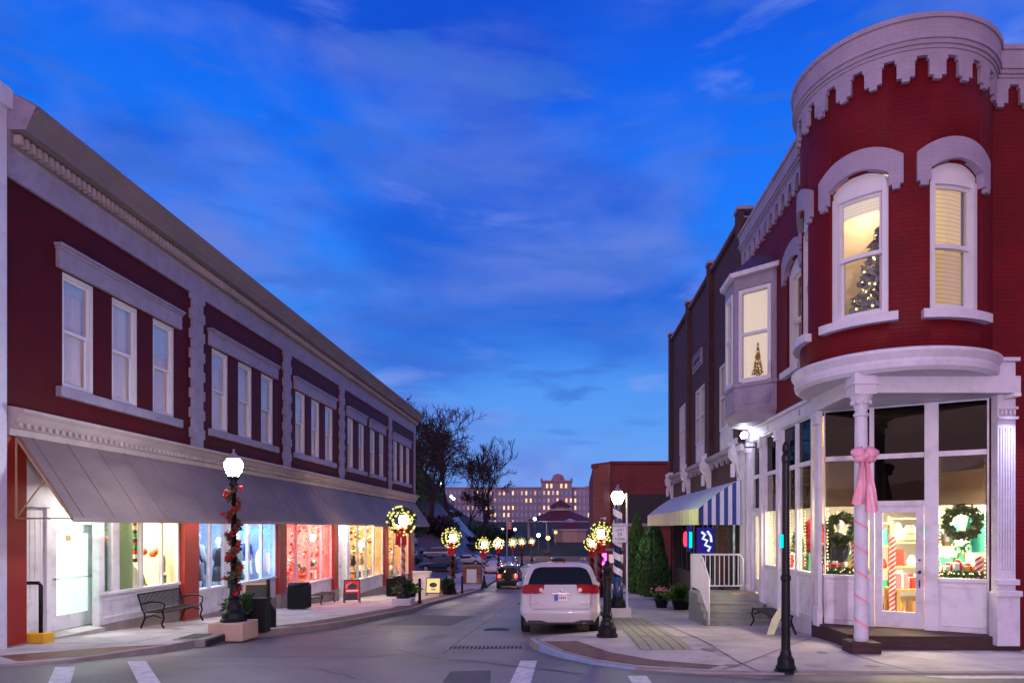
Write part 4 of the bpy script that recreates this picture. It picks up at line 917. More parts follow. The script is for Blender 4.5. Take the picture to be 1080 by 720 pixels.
m = MB(); a, b = tu(922), tu(975); m.mbox(mC, a, b, -.06, .02, .42, .52); m.build('door_head', 'panelw', S1)
m = MB(); m.mbox(mC, a, b, -.05, -.044, .52, 1.34); m.build('transom_pane', 'glassdk', S1)
D = door(CB, mC, a + .01, b - .01, -1.93, .42, -.01, 'panelw', bar=False, kick=.3, fr=.14)
m = MB(); m.ball(mC(b - .08, .05, -.85), .035, 8); m.ball(mC(b - .08, .03, -.62), .022, 8); m.tube([mC(b - .08, .05, -1.0), mC(b - .08, .05, -1.15)], .012, 6); m.build('door_handle', 'c_black', D)
# side shopfront
S2 = front(mR, 14.45, 19.5, [(14.52, 15.38), (15.5, 16.4), (16.85, 17.8)], [(18.2, 18.95)], base=-2.0)
m = MB(); m.mbox(mR, 18.2, 18.95, -.06, .02, .45, .53); m.mbox(mR, 13.95, 19.5, -.1, -.0, -3.0, -2.0); m.build('door_head', 'panelw', S2)
m = MB(); m.mbox(mR, 18.2, 18.95, -.05, -.044, .53, 1.34); m.build('transom_pane', 'glassdk', S2)
door(CB, mR, 18.2, 18.95, -1.75, .45, -.01, 'panelw', bar=False, kick=.35, fr=.1)
m = MB(); m.mbox(mR, 14.2, 19.55, -.05, .08, 2.37, 2.66); m.mbox(mR, 14.2, 19.6, -.05, .14, 2.66, 2.74); m.mbox(mR, 14.3, 19.5, .08, .1, 2.42, 2.46)
for u in (13.97, 16.55, 17.95, 19.25): m.mbox(mR, u - .1, u + .1, .04, .12, -2.0, 2.37); m.mbox(mR, u - .13, u + .13, .04, .17, 2.1, 2.37); m.mbox(mR, u - .13, u + .13, .04, .15, -2.0, -1.6)
m.build('shopfront_frieze', 'trimw', CB, bevel=.006)
m = MB()
for u in (15.1, 17.4, 18.6): m.mbox(mR, u - .02, u + .02, .08, .086, 2.46, 2.60)
m.build('door_number', 'c_black', CB)
# fluted white pilaster at the corner
m = MB(); u0, u1 = 7.74, 8.06
m.mbox(mF, u0, u1, -.05, .14, -2.0, 2.95); m.mbox(mF, u0 - .05, u1 + .05, -.05, .2, 2.95, 3.02); m.mbox(mF, u0 - .03, u1 + .03, .14, .18, 2.1, 2.15); m.mbox(mF, u0 - .02, u1 + .02, .14, .2, 1.92, 1.97)
for i in range(6): m.mbox(mF, u0 + .03 + i * .047, u0 + .055 + i * .047, .14, .17, -.75, 1.78)
for i in range(4): m.mbox(mF, u0 + .03 + i * .075, u0 + .07 + i * .075, .14, .19, 2.0, 2.09)
m.mbox(mF, u0 - .03, u1 + .03, .12, .22, -1.02, -.92); m.mbox(mF, u0 - .04, u1 + .04, -.05, .2, -2.1, -1.15); m.mbox(mF, u0 - .05, u1 + .05, .1, .26, -1.22, -1.12)
m.build('corner_pilaster', 'trimw', CB, bevel=.006)
light('AREA', (7.9, 11.8, 2.25), (.62, .66, 1.), 16, .2, spread=R(80))
m = MB(); m.box(7.84, 7.96, 11.86, 12.12, 2.28, 2.34); m.build('pilaster_lamp', 'c_white', CB)
# shop interior
m = MB(); m.box(5.38, 12, 19.5, 19.6, -2, 2.7); m.box(11.9, 12, 12.7, 19.5, -2, 2.7); m.box(7.9, 12, 12.62, 12.7, -2, 2.7); m.box(9.1, 9.2, 13.0, 17.6, -2, 1.3); RM = m.build('shop_room', 'wallwhite', CB)
m = MB(); m.add([(5.36, 14.0, 2.3), (7.8, 12.6, 2.3), (12, 12.6, 2.3), (12, 19.5, 2.3), (5.36, 19.5, 2.3)], [(0, 1, 2, 3, 4)]); m.build('room_ceiling', 'wallwhite', RM)
m = MB(); m.add([(5.36, 14.05, -1.96), (7.8, 12.65, -1.96), (12, 12.6, -1.96), (12, 19.5, -1.96), (5.36, 19.5, -1.96)], [(0, 1, 2, 3, 4)]); m.build('room_floor', 'floorin', RM)
for (x, y) in ((6.9, 14.4), (8.2, 13.6), (6.6, 16.2)): light('AREA', (x, y, .9), (1., .80, .50), 400, .9)
M['shade'] = P('dark shade cloth', (.05, .045, .045), .9)
# warm light strings on window jambs
for x0, nm in ((871.8, 'left jamb of the window behind the pink bow'), (923.5, 'left side of the transom over the corner shop door'), (991.5, 'left jamb of the right corner shop window'), (1039.5, 'right jamb of the right corner shop window')):
    u = tu(x0); lightstring([mC(u, -.12, -.9 if 'transom' not in nm else .55), mC(u, -.12, 2.28)], 'miniw', 'warm fairy lights on the ' + nm, .016, .07, jit=.008)
for u in (15.3, 16.32, 17.7): lightstring([mR(u, -.12, -.85), mR(u, -.12, 2.28)], 'miniw', 'warm fairy lights on the jamb of the street side window, %s of the three' % {15.3: 'nearest', 16.32: 'middle', 17.7: 'farthest'}[u], .016, .07, jit=.008)
# display shelves and goods
for i, (a, b) in enumerate(((tu(870.5), tu(917)), (tu(990), tu(1041)))):
    m = MB(); m.mbox(mC, a, b, -.7, -.1, -1.9, -1.0); m.build('display_shelf', 'panelw', RM)
    m = MB(); r = random.Random(i)
    leafmass(m, 420, lambda: mC(r.uniform(a, b), r.uniform(-.35, -.1), -.93 + r.uniform(0, .1)), .09, r); T = tag(m.build('fir_garland', 'leaf', world=False), 'fir garland lying along the bottom of the %s' % ['window behind the pink bow', 'right corner shop window'][i], 'garland')
    m = MB()
    for k in range(16): m.ball(mC(r.uniform(a, b), -.1, -.9 + r.uniform(0, .08)), .012, 5)
    m.build('lights', 'miniw', T)
def wreath(loc, ax, ay, R0, rr, label, leaf='leaf', n=900, berries='c_red', group=None, name='wreath'):
    """ax, ay: horizontal unit vector and out-facing unit vector"""
    T = thing(name, label, 'wreath', loc, group); r = random.Random(int(loc[0] * 77 + loc[1]))
    X = Vector(ax); Y = Vector(ay); Z = Vector((0, 0, 1)); P0 = Vector(loc)
    def fn():
        a = r.uniform(0, 6.283); b = r.uniform(0, 6.283); q = rr * r.uniform(.3, 1.15); rad = R0 + q * math.cos(b); return P0 + X * rad * math.cos(a) + Z * rad * math.sin(a) + Y * q * math.sin(b)
    m = MB(); leafmass(m, n, fn, rr * 1.1, r); m.tube([P0 + X * R0 * math.cos(k * .3927) + Z * R0 * math.sin(k * .3927) for k in range(16)], rr * .45, 6, closed=True); m.build('foliage', leaf, T)
    return T, X, Y
for (xc, zc, s, nm) in ((886.5, 0.0, .24, 'round green wreath hanging behind the pink bowed column window'), (1014.5, .12, .26, 'round green wreath with gold hoop in the right corner shop window')):
    u = tu(xc); T, X, Y = wreath(mC(u, -.16, zc - .02), (ct.x, ct.y, 0), (cn_.x, cn_.y, 0), s, .09, nm, n=700)
    if s > .25: bow(T, mC(u, -.1, zc - .5), .2, 'c_green', tails=.12)
def stripepole(loc, h, r, label):
    T = thing('striped_column', label, 'decoration', loc)
    m = MB(); m.lathe([(r, 0), (r, h)], n=12); m.build('post', 'c_white', T, world=False)
    m = MB(); k = int(h / .07)
    for s in range(3):
        vs = []
        n = 60
        for i in range(n + 1):
            t = i / n; a = t * h / .3 * 6.283 + s * 2.09; vs += [((r + .004) * math.cos(a), (r + .004) * math.sin(a), t * h * .97), ((r + .004) * math.cos(a), (r + .004) * math.sin(a), t * h * .97 + .045)]
        m.add(vs, [(2 * i, 2 * i + 2, 2 * i + 3, 2 * i + 1) for i in range(n)])
    m.build('stripes', 'c_red', T, world=False)
q = mC(tu(899), -.32, -1.0); stripepole(q, .95, .06, 'red and white striped column in the window behind the pink bow')
q = mC(tu(938), -.7, -1.9); stripepole(q, 1.75, .065, 'tall red and white striped column seen through the corner shop door')
q = mC(tu(1033), -.25, -.98); stripepole(q, .42, .07, 'short red and white striped post in the right corner shop window')
mannequin(mC(tu(880), -.62, -1.55), R(-60), 'c_black', 'c_black', 'dark dressed mannequin in the window behind the pink bow')
def shelf_unit(p0, axx, w, h, mats, label, z0=-1.95, rows=4, nper=5):
    T = thing('shelf_unit', label, 'shelf', (p0[0], p0[1], z0)); X = Vector((axx[0], axx[1], 0)).normalized(); Yv = Vector((-X.y, X.x, 0)); P0 = Vector((p0[0], p0[1], 0))
    mp = lambda u, d, z: tuple(P0 + X * u + Yv * d + Vector((0, 0, z)))
    m = MB(); m.mbox(mp, 0, .04, 0, .35, z0, z0 + h); m.mbox(mp, w - .04, w, 0, .35, z0, z0 + h)
    for k in range(rows + 1): m.mbox(mp, .04, w - .04, 0, .35, z0 + k * h / rows * .97, z0 + k * h / rows * .97 + .03)
    m.build('shelf_frame', 'wood', T)
    for k in range(rows):
        for j in range(nper):
            u = .08 + (w - .16) * j / nper; ww = (w - .16) / nper * .85; hh = h / rows * rnd.uniform(.35, .8); zb = z0 + k * h / rows * .97 + .03
            m = MB()
            if (j + k) % 3: m.mbox(mp, u, u + ww, .06, .3, zb, zb + hh)
            else: m.lathe([(ww * .4, 0), (ww * .5, hh * .3), (ww * .3, hh * .8), (ww * .2, hh)], mp(u + ww / 2, .18, zb), 8)
            m.build('goods', rnd.choice(mats), T)
bright = ['c_red', 'c_green', 'c_white', 'c_gold', 'c_pink', 'c_teal', 'c_red', 'c_black', 'c_yellow']
def ap(x, d, z): return mC(tu(x), d, z)
q = ap(926, -2.2, 0); shelf_unit(q, ct, 1.5, 2.2, bright, 'tall gift shelf seen through the corner shop door')
q = ap(985, -1.7, 0); shelf_unit(q, ct, 1.4, 2.1, bright, 'gift shelf behind the right corner shop window')
q = ap(865, -1.8, 0); shelf_unit(q, ct, 1.2, 2.1, bright, 'gift shelf behind the window with the pink bow')
T = thing('display_table', 'low wooden table with gifts seen through the corner shop door', 'table', ap(955, -1.1, -1.95))
m = MB(); t0 = T['_w']; m.box(t0[0] - .4, t0[0] + .4, t0[1] - .3, t0[1] + .3, -1.3, -1.25)
for sx in (-.36, .36):
    for sy in (-.26, .26): m.box(t0[0] + sx - .03, t0[0] + sx + .03, t0[1] + sy - .03, t0[1] + sy + .03, -1.95, -1.3)
m.build('table_frame', 'wood', T)
gift((t0[0] - .2, t0[1], -1.25), (.25, .25, .3), 'c_pink', 'c_white', 'pink gift box on the low table inside the corner shop')
gift((t0[0] + .15, t0[1], -1.25), (.3, .25, .22), 'c_red', 'c_white', 'wide red gift box on the low table inside the corner shop')
gift((t0[0] + .1, t0[1] - .1, -1.95), (.3, .3, .45), 'c_tan', 'c_tan', 'tan parcel under the low table inside the corner shop')
# hanging umbrella-like striped decoration and teal jacket
T = thing('striped_lampshade', 'black and yellow striped domed lampshade hanging inside the corner shop door', 'lampshade', ap(957, -.9, .0))
for k in range(5):
    m = MB(); m.lathe([(.32 - .05 * k, -.3 + .07 * k), (.32 - .05 * (k + 1), -.3 + .07 * (k + 1))], T['_w'], 16); m.build('band', ['c_black', 'c_yellow'][k % 2], T)
m = MB(); q = ap(1032, -.45, 0); m.lathe([(.05, .25), (.16, .15), (.17, -.2), (.14, -.5), (.15, -.52)], (q[0], q[1], .05), 12, 1, .6); m.tube([(q[0] - .14, q[1], .25), (q[0] - .2, q[1], -.1)], .05, 6)
tag(m.build('hanging_jacket', 'c_teal', world=False, smooth=True), 'teal green jacket hanging at the right of the right corner shop window', 'jacket')
for k, (x, c1) in enumerate(((1000, 'c_white'), (1010, 'c_white'), (1021, 'c_gold'))):
    gift(ap(x, -.35, -.95), (.22, .2, .22 + .06 * (k == 1)), c1, 'c_red', ['left white gift box on the shelf of the right corner shop window', 'taller white gift box in the middle of the right corner shop window', 'gold gift box on the shelf of the right corner shop window'][k])
gift(ap(878, -.35, -.95), (.2, .2, .2), 'c_red', 'c_white', 'red gift box low in the window behind the pink bow')
# street side display goods
for k, (u, c1) in enumerate(((14.75, 'c_red'), (15.15, 'c_white'), (15.75, 'c_green'), (16.1, 'c_gold'), (17.1, 'c_red'), (17.5, 'c_blue'))):
    gift(mR(u, -.45, -.98), (.24, .24, .2 + .1 * (k % 3)), c1, 'c_red' if c1 != 'c_red' else 'c_white', '%s gift box on the street side window display%s' % (c1[2:], ' nearest the corner' if k == 0 else (' at the far end' if k == 4 else '')))
m = MB(); m.mbox(mR, 14.5, 17.85, -.75, -.1, -1.9, -.99); m.build('display_shelf', 'panelw', RM)
xtree(mR(14.85, -.5, -.99), .95, 'tabletop Christmas tree in the street side window nearest the corner')
xtree(mR(17.2, -.6, -.99), 1.1, 'tabletop Christmas tree in the farthest street side window')
m = MB(); m.lathe([(.13, .0), (.15, .3), (.2, .62), (.15, .72), (.06, .8), (.001, .82)], mR(15.9, -.5, -.6), 12); tag(m.build('red_coat', 'c_red', world=False, smooth=True), 'red dress form in the middle street side window', 'dress form')
shelf_unit((XR + 1.6, 14.9), (0, 1), 2.6, 2.1, bright, 'long gift shelf behind the street side windows', nper=8)

# ---------------------------------------------------------------- oriel bay window
OR = CB
def oriel():
    d = .85; pts = [(16.95, 0), (17.75, d), (18.75, d), (19.55, 0)]
    m = MB()
    poly = [(XR - q, p) for p, q in pts]
    def ring(z0, z1, s0=1., s1=1., mt='trim', nm='bay'):
        c = (XR, 18.25)
        lo = [(c[0] + (x - c[0]) * s0, c[1] + (y - c[1]) * s0, z0) for x, y in poly]; hi = [(c[0] + (x - c[0]) * s1, c[1] + (y - c[1]) * s1, z1) for x, y in poly]
        return lo + hi, [(0, 1, 2, 3)[::-1], (4, 5, 6, 7)] + [(i, (i + 1) % 4, 4 + (i + 1) % 4, 4 + i) for i in range(4)]
    m.add(*ring(2.95, 3.62)); m.add(*ring(2.72, 2.95, .86, 1.)); m.add(*ring(3.62, 3.70, 1.05, 1.05)); m.add(*ring(3.02, 3.06, 1.02, 1.02)); B = m.build('bay_window', 'trim', CB)
    m = MB(); m.add(*ring(6.14, 6.45)); m.build('bay_head', 'trim', B)
    m = MB(); m.add(*ring(6.45, 6.56, 1.14, 1.16)); m.build('bay_cornice', 'trimw', B)
    m = MB(); v, f = ring(6.56, 7.15, 1.12, .35); m.add(v, f); m.build('bay_roof', 'metalroof', B)
    faces = []
    for i in range(3):
        a = Vector((XR - pts[i][1], pts[i][0])); b = Vector((XR - pts[i + 1][1], pts[i + 1][0])); faces.append((a, b))
    for i, (a, b) in enumerate(faces):
        L_ = (b - a).length; t = (b - a) / L_; n = Vector((-t.y, t.x));
        if n.x > 0 and i == 1: n = -n
        if i == 0 and n.y > 0: n = -n
        if i == 2 and n.y < 0: n = -n
        mp = lambda u, dd, z, a=a, t=t, n=n: (a.x + t.x * u + n.x * dd, a.y + t.y * u + n.y * dd, z)
        e0 = .14
        m = MB(); m.mbox(mp, 0, e0, -.1, .0, 3.70, 6.14); m.mbox(mp, L_ - e0, L_, -.1, .0, 3.70, 6.14); m.mbox(mp, .18, L_ - .18, 0, .02, 3.16, 3.5); m.mbox(mp, .24, L_ - .24, .02, .03, 3.22, 3.44); m.build('bay_panel', 'trim', B)
        m = MB(); z0, z1 = 3.74, 6.10; zm = 4.95
        for (p, q, r, s) in ((e0, e0 + .09, z0, z1), (L_ - e0 - .09, L_ - e0, z0, z1), (e0 + .09, L_ - e0 - .09, z1 - .09, z1), (e0 + .09, L_ - e0 - .09, z0 - .03, z0 + .09), (e0 + .09, L_ - e0 - .09, zm - .035, zm + .035)): m.mbox(mp, p, q, -.07, .03, r, s)
        W = m.build('window', 'winframe', B)
        m = MB(); m.mbox(mp, e0 + .09, L_ - e0 - .09, -.03, -.025, z0 + .09, z1 - .09); m.build('pane', 'glass', W)
        m = MB(); m.mbox(mp, e0 - .08, L_ - e0 + .08, -.36, -.35, z0 - .1, z1); m.build('blind', 'blindW', W)
    return faces[0]
fa = oriel()
a, b = fa; q = a.lerp(b, .52); tT = xtree((q.x - .02 + .1, q.y + .1 + 0.0, 3.8), .95, 'small gold lit tree shape inside the bay window', 'miniw', 'c_gold')
tT.location = (q.x + .135, q.y + .135, 3.80)
tT.scale = (.55, .55, 1)
# lantern on the wall under the bay
M['bulbs'] = E('small lantern globe light', (.80, .78, 1.), 45)
T = thing('wall_lantern', 'bright white globe lantern under the bay window', 'lantern', (4.95, 18.7, 2.5))
m = MB(); m.ball((4.95, 18.7, 2.52), .10, 12); m.build('globe', 'bulbs', T, smooth=True)
m = MB(); m.tube([(5.25, 18.7, 2.2), (4.98, 18.7, 2.2), (4.95, 18.7, 2.28), (4.95, 18.7, 2.4)], .02, 6); m.lathe([(.06, -.1), (.07, -.07), (.03, -.04)], (4.95, 18.7, 2.5), 10); m.build('bracket', 'c_black', T)
# porch steps and white railing
z0 = -1.76; Y0, Y1, X0, X1 = 16.9, 19.3, 3.55, 5.18
ST = thing('porch_steps', 'concrete steps with a landing in front of the narrow blue lit door', 'steps', (4.4, 18, walk(17)))
m = MB(); m.box(X0, X1, 18.0, Y1, -3.0, z0)
for k in range(3): m.box(X0 + .0, X1, 16.95 + k * .35, 16.95 + (k + 1) * .35 + .01, -3.0, z0 - .18 * (3 - k)); 
for k in range(3): m.box(X0 - .0, X1, 16.93 + k * .35, 16.96 + k * .35, z0 - .18 * (3 - k) - .04, z0 - .18 * (3 - k) + .004)
m.build('treads', 'stepc', ST, bevel=.008)
m = MB(); m.box(4.5, 5.1, 18.2, 18.75, z0, z0 + .02); tag(m.build('doormat', 'c_tan', world=False), 'brown doormat on the porch landing', 'doormat')
RL = thing('porch_railing', 'white metal railing with upright bars round the porch steps', 'railing', (3.6, 18, walk(18)))
m = MB(); zr = z0 + 1.0; r = .028
m.tube([(X0 + .06, 16.92, walk(16.9)), (X0 + .06, 16.92, -1.28), (X0 + .06, 17.7, zr - .03), (X0 + .06, 18.0, zr), (X0 + .06, Y1 - .08, zr), (X0 + .06, Y1 - .08, z0)], r, 8); m.tube([(X0 + .06, Y1 - .08, zr), (X1 - .22, Y1 - .08, zr), (X1 - .12, Y1 - .08, zr - .12), (X1 - .12, Y1 - .08, z0)], r, 8)
m.tube([(X0 + .06, Y1 - .08, z0 + .12), (X1 - .12, Y1 - .08, z0 + .12)], r * .8, 8); m.tube([(X0 + .06, 17.95, z0 + .12), (X0 + .06, Y1 - .08, z0 + .12)], r * .8, 8); m.tube([(X0 + .06, 16.92, -2.0 - .15), (X0 + .06, 17.95, z0 + .12)], r * .8, 8)
m.build('rail_frame', 'whitemetal', RL, smooth=True)
for k in range(10):
    x = X0 + .06 + (X1 - .12 - X0 - .06) * (k + 1) / 11; m = MB(); m.tube([(x, Y1 - .08, z0 + .12), (x, Y1 - .08, zr)], .015, 6); m.build('baluster', 'whitemetal', RL)
for k in range(9):
    y = 18.0 + (Y1 - .08 - 18.0) * (k + .5) / 9; m = MB(); m.tube([(X0 + .06, y, z0 + .12), (X0 + .06, y, zr)], .015, 6); m.build('baluster', 'whitemetal', RL)
for k in range(7):
    t = (k + .5) / 7; y = 16.92 + t * 1.05; m = MB(); m.tube([(X0 + .06, y, -2.15 + t * .5), (X0 + .06, y, -1.28 + t * .5)], .015, 6); m.build('baluster', 'whitemetal', RL)

# ================================================================ dark brick building
DB = thing('brick_commercial_building', 'tall dark brown brick building with paired white windows and blue striped awning', 'building', (9, 27, -3))
DW = [(21.3, 23.3), (25.6, 27.5), (29.6, 31.3)]
m = MB(); m.wall(mR, 20.12, 33.5, 2.3, 9.0, [(a, b, 2.5, 5.45) for a, b in DW], .3); m.box(5.3, 18, 33.2, 33.5, -4, 9.0); m.box(17.7, 18, 20.45, 33.2, -4, 9); m.box(5.65, 18, 20.15, 20.45, 8.3, 9.0)
m.build('wall', 'brick_dark', DB)
m = MB(); m.box(5.65, 17.7, 20.5, 33.2, 8.7, 8.8); m.build('roof', 'dark', DB)
m = MB(); m.mbox(mR, 20.1, 33.55, -.3, .08, 9.0, 9.12)
for u in (20.3, 24.4, 28.6, 33.3): m.mbox(mR, u - .22, u + .22, -.02, .14, 2.5, 9.35)
m.build('brick_pier', 'brick_dark', DB)
m = MB()
for u in (20.3, 24.4, 28.6, 33.3): m.mbox(mR, u - .26, u + .26, -.3, .18, 9.35, 9.45)
m.mbox(mR, 20.12, 33.5, -.32, .1, 9.12, 9.18); m.build('coping', 'trim', DB)
for a, b in DW:
    m = MB(); n = 2; wd = (b - a) / n; zs = 3.25
    for k in range(n):
        p, q = a + k * wd, a + (k + 1) * wd
        for (c, d, e_, f_) in ((p, p + .09, zs, 5.45), (q - .09, q, zs, 5.45), (p + .09, q - .09, 5.36, 5.45), (p + .09, q - .09, zs, zs + .08), (p + .09, q - .09, 4.3, 4.37)): m.mbox(mR, c, d, -.14, -.03, e_, f_)
        m.mbox(mR, p + wd / 2 - .02, p + wd / 2 + .02, -.12, -.06, zs + .08, 5.36)
    m.mbox(mR, a, b, -.14, -.06, 2.5, zs)
    for k in range(4): m.mbox(mR, a + .08 + k * (b - a) / 4, a + (k + 1) * (b - a) / 4 - .05, -.06, -.03, 2.6, zs - .08)
    W = m.build('window', 'winframe', DB)
    m = MB(); m.mbox(mR, a + .05, b - .05, -.1, -.095, zs, 5.4); m.build('pane', 'glassup', W)
    m = MB(); m.mbox(mR, a, b, -.5, -.49, 2.4, 5.5); m.build('curtain', 'wallblue', W)
m = MB(); m.mbox(mR, 25.9, 27.7, -.02, .06, 6.2, 6.85); PQ = m.build('date_plaque', 'trim', DB, bevel=.01)
m = MB(); m.mbox(mR, 26.02, 27.58, .06, .075, 6.28, 6.32); m.mbox(mR, 26.02, 27.58, .06, .075, 6.73, 6.77)
for k in range(4): m.mbox(mR, 26.2 + k * .35, 26.42 + k * .35, .06, .075, 6.42, 6.64)
m.build('carving', 'brick_dark', PQ)
m = MB(); m.sweep(mR, [20.12, 33.5], [(-.05, 2.18), (.05, 2.18), (.08, 2.28), (.2, 2.34), (.22, 2.46), (-.05, 2.5)])
u = 20.9
while u < 33: m.mbox(mR, u - .06, u + .06, .04, .14, 2.02, 2.2); u += .75
m.build('storefront_cornice', 'trim', DB)
for u in (20.35, 24.7, 28.7, 33.1):
    m = MB(); w_ = .17; m.sweep(lambda uu, d, z: mR(uu, d, z), [u - w_, u + w_], [(-.05, 1.2), (.06, 1.2), (.1, 1.6), (.2, 1.9), (.34, 2.1), (.36, 2.3), (.3, 2.42), (.34, 2.55), (.2, 2.66), (-.05, 2.66)]); m.mbox(mR, u - w_ * .5, u + w_ * .5, .2, .3, 1.5, 1.9); m.build('scroll_bracket', 'trimw', DB, bevel=.01)
# ground floor of the dark building: recessed shopfront with neon
m = MB(); m.mbox(mR, 20.12, 33.5, -.3, -.02, 1.1, 2.3)
for a, b in ((20.12, 20.6), (23.3, 23.9), (27.5, 27.9), (33.0, 33.5)): m.mbox(mR, a, b, -.35, .0, -4.2, 1.1)
m.build('ground_floor_pier', 'brick_dark', DB)
m = MB(); m.mbox(mR, 20.6, 33.0, -.3, -.15, -4.2, -1.9)
for u in (21.5, 22.4, 24.7, 25.6, 26.5, 28.9, 30, 31.2, 32.2): m.mbox(mR, u - .05, u + .05, -.25, -.12, -1.9, 1.1)
SFd = m.build('shopfront', 'dark', DB)
m = MB(); m.mbox(mR, 20.6, 33.0, -.2, -.19, -1.9, 1.1); m.build('pane', 'glass', SFd)
m = MB(); m.box(8.2, 8.3, 20.5, 33.2, -4, 2); m.box(5.6, 8.3, 20.5, 20.6, -4, 2); m.box(5.6, 8.3, 23.5, 23.6, -4, 2); m.box(5.6, 8.3, 20.6, 33.2, -3.2, -3.1); m.box(5.6, 8.3, 20.6, 33.2, 1.2, 1.3); m.build('shop_room', 'wallblue', DB)
light('AREA', (7.0, 22.0, 1.1), (1., .75, .42), 120, 1.2); light('AREA', (7.0, 27, 1.1), (.5, .5, 1.), 12, 1.5)
shelf_unit((7.4, 20.9), (0, 1), 2.2, 2.2, bright, 'shelf of goods lit behind the porch railing', z0=-3.0)
T = mannequin((6.2, 22.6, -2.9), R(-90), 'c_pink', 'c_blue', 'mannequin in pink top behind the window beyond the porch railing')
lightstring([mR(20.7 + i * .25, -.3, .7 - .1 * math.sin(i)) for i in range(10)], 'miniw', 'warm lights along the shop ceiling under the striped awning', .035, .2)
NS = thing('neon_sign', 'blue and white neon sign hanging behind the railing under the awning', 'neon sign', (5.05, 23.6, -.5))
m = MB(); m.box(4.62, 5.22, 23.6, 23.64, -.95, .0); m.build('panel', 'neonb', NS, bevel=.01)
m = MB(); q = 23.585
m.tube([(4.78, q, -.15), (4.9, q, -.25), (4.82, q, -.38), (4.98, q, -.45), (4.9, q, -.6), (5.08, q, -.68), (5.0, q, -.82)], .045, 6); m.tube([(4.98, q, -.12), (5.1, q, -.3), (5.12, q, -.5)], .04, 6); m.build('tube', 'neonw', NS)
m = MB(); m.tube([(4.98 + .1 * math.cos(k * .785), q, .17 + .06 * math.sin(k * .785)) for k in range(8)], .022, 6, closed=True); m.build('ring', 'neonw', NS)
m = MB(); m.box(4.36, 4.46, 23.6, 23.63, -.7, -.15); tag(m.build('neon_strip', 'neonc', world=False), 'short cyan neon strip left of the blue and white neon sign', 'neon sign')
m = MB(); m.tube([mR(29.6 + .3 * math.cos(k * .6), .0, -.5 + .3 * math.sin(k * .6)) for k in range(11)], .05, 6, closed=True); tag(m.build('neon_ring', 'neonr', world=False), 'red neon loop in the far window under the striped awning', 'neon sign')
m = MB(); m.box(5.24, 5.28, 28.2, 28.9, -1.0, .3); tag(m.build('neon_strip', 'neonb', world=False), 'tall blue neon panel in the far window under the striped awning', 'neon sign')
# awning
def awning():
    ya, yb = 19.95, 32.0; d1 = 1.32; zt, zb = 1.42, .56; zv = .08; n = 12
    prof = [(d1 * i / n, zt - (zt - zb) * (i / n) ** 1.35) for i in range(n + 1)]
    T = thing('striped_awning', 'blue and white striped canvas awning over the dark brick shopfront', 'awning', (XR, 26, zv))
    nst = 48; wd = (yb - ya) / nst
    for par, mt in ((0, 'whiteawn'), (1, 'bluegrey')):
        m = MB()
        for k in range(par, nst, 2):
            a = ya + k * wd; b = a + wd
            vs = [];
            for d, z in prof: vs += [mR(a, d + .02, z), mR(b, d + .02, z)]
            vs += [mR(a, d1 + .02, zv), mR(b, d1 + .02, zv)]
            m.add(vs, [(2 * i, 2 * i + 2, 2 * i + 3, 2 * i + 1) for i in range(n + 1)])
        m.build('canvas', mt, T)
    m = MB(); m.mbox(mR, ya, yb, d1 + .022, d1 + .028, zv, zb); m.build('valance', P('yellowish valance', (.62, .60, .34), .8, var=.25, vs=4, stretch=(1, 1, .2)), T)
    # end panels with vertical stripes
    ns = 11
    for yy in (ya, yb):
        for par, mt in ((0, 'blueawn'), (1, 'whiteawn')):
            m = MB()
            for k in range(par, ns, 2):
                a = d1 * k / ns; b = d1 * (k + 1) / ns
                za = zt - (zt - zb) * (a / d1) ** 1.35; zb_ = zt - (zt - zb) * (b / d1) ** 1.35
                m.add([mR(yy, a, zv), mR(yy, b, zv), mR(yy, b, zb_), mR(yy, a, za)], [(0, 1, 2, 3)])
            m.build('end_panel', mt, T)
    m = MB(); m.tube([mR(ya, d1, zv + .02), mR(yb, d1, zv + .02)], .02, 6); m.build('frame', 'whitemetal', T)
awning()
# slim painted post at the junction of the two buildings
m = MB(); m.mbox(mR, 19.6, 20.1, -.1, .1, -2.6, 2.35); m.mbox(mR, 19.6, 20.1, -.1, .2, 2.2, 2.4); m.build('end_post', 'trimw', CB)
m = MB(); m.mbox(mR, 19.55, 20.1, -.35, -.1, -3, 2.7); m.build('end_wall', 'brick_red', CB)
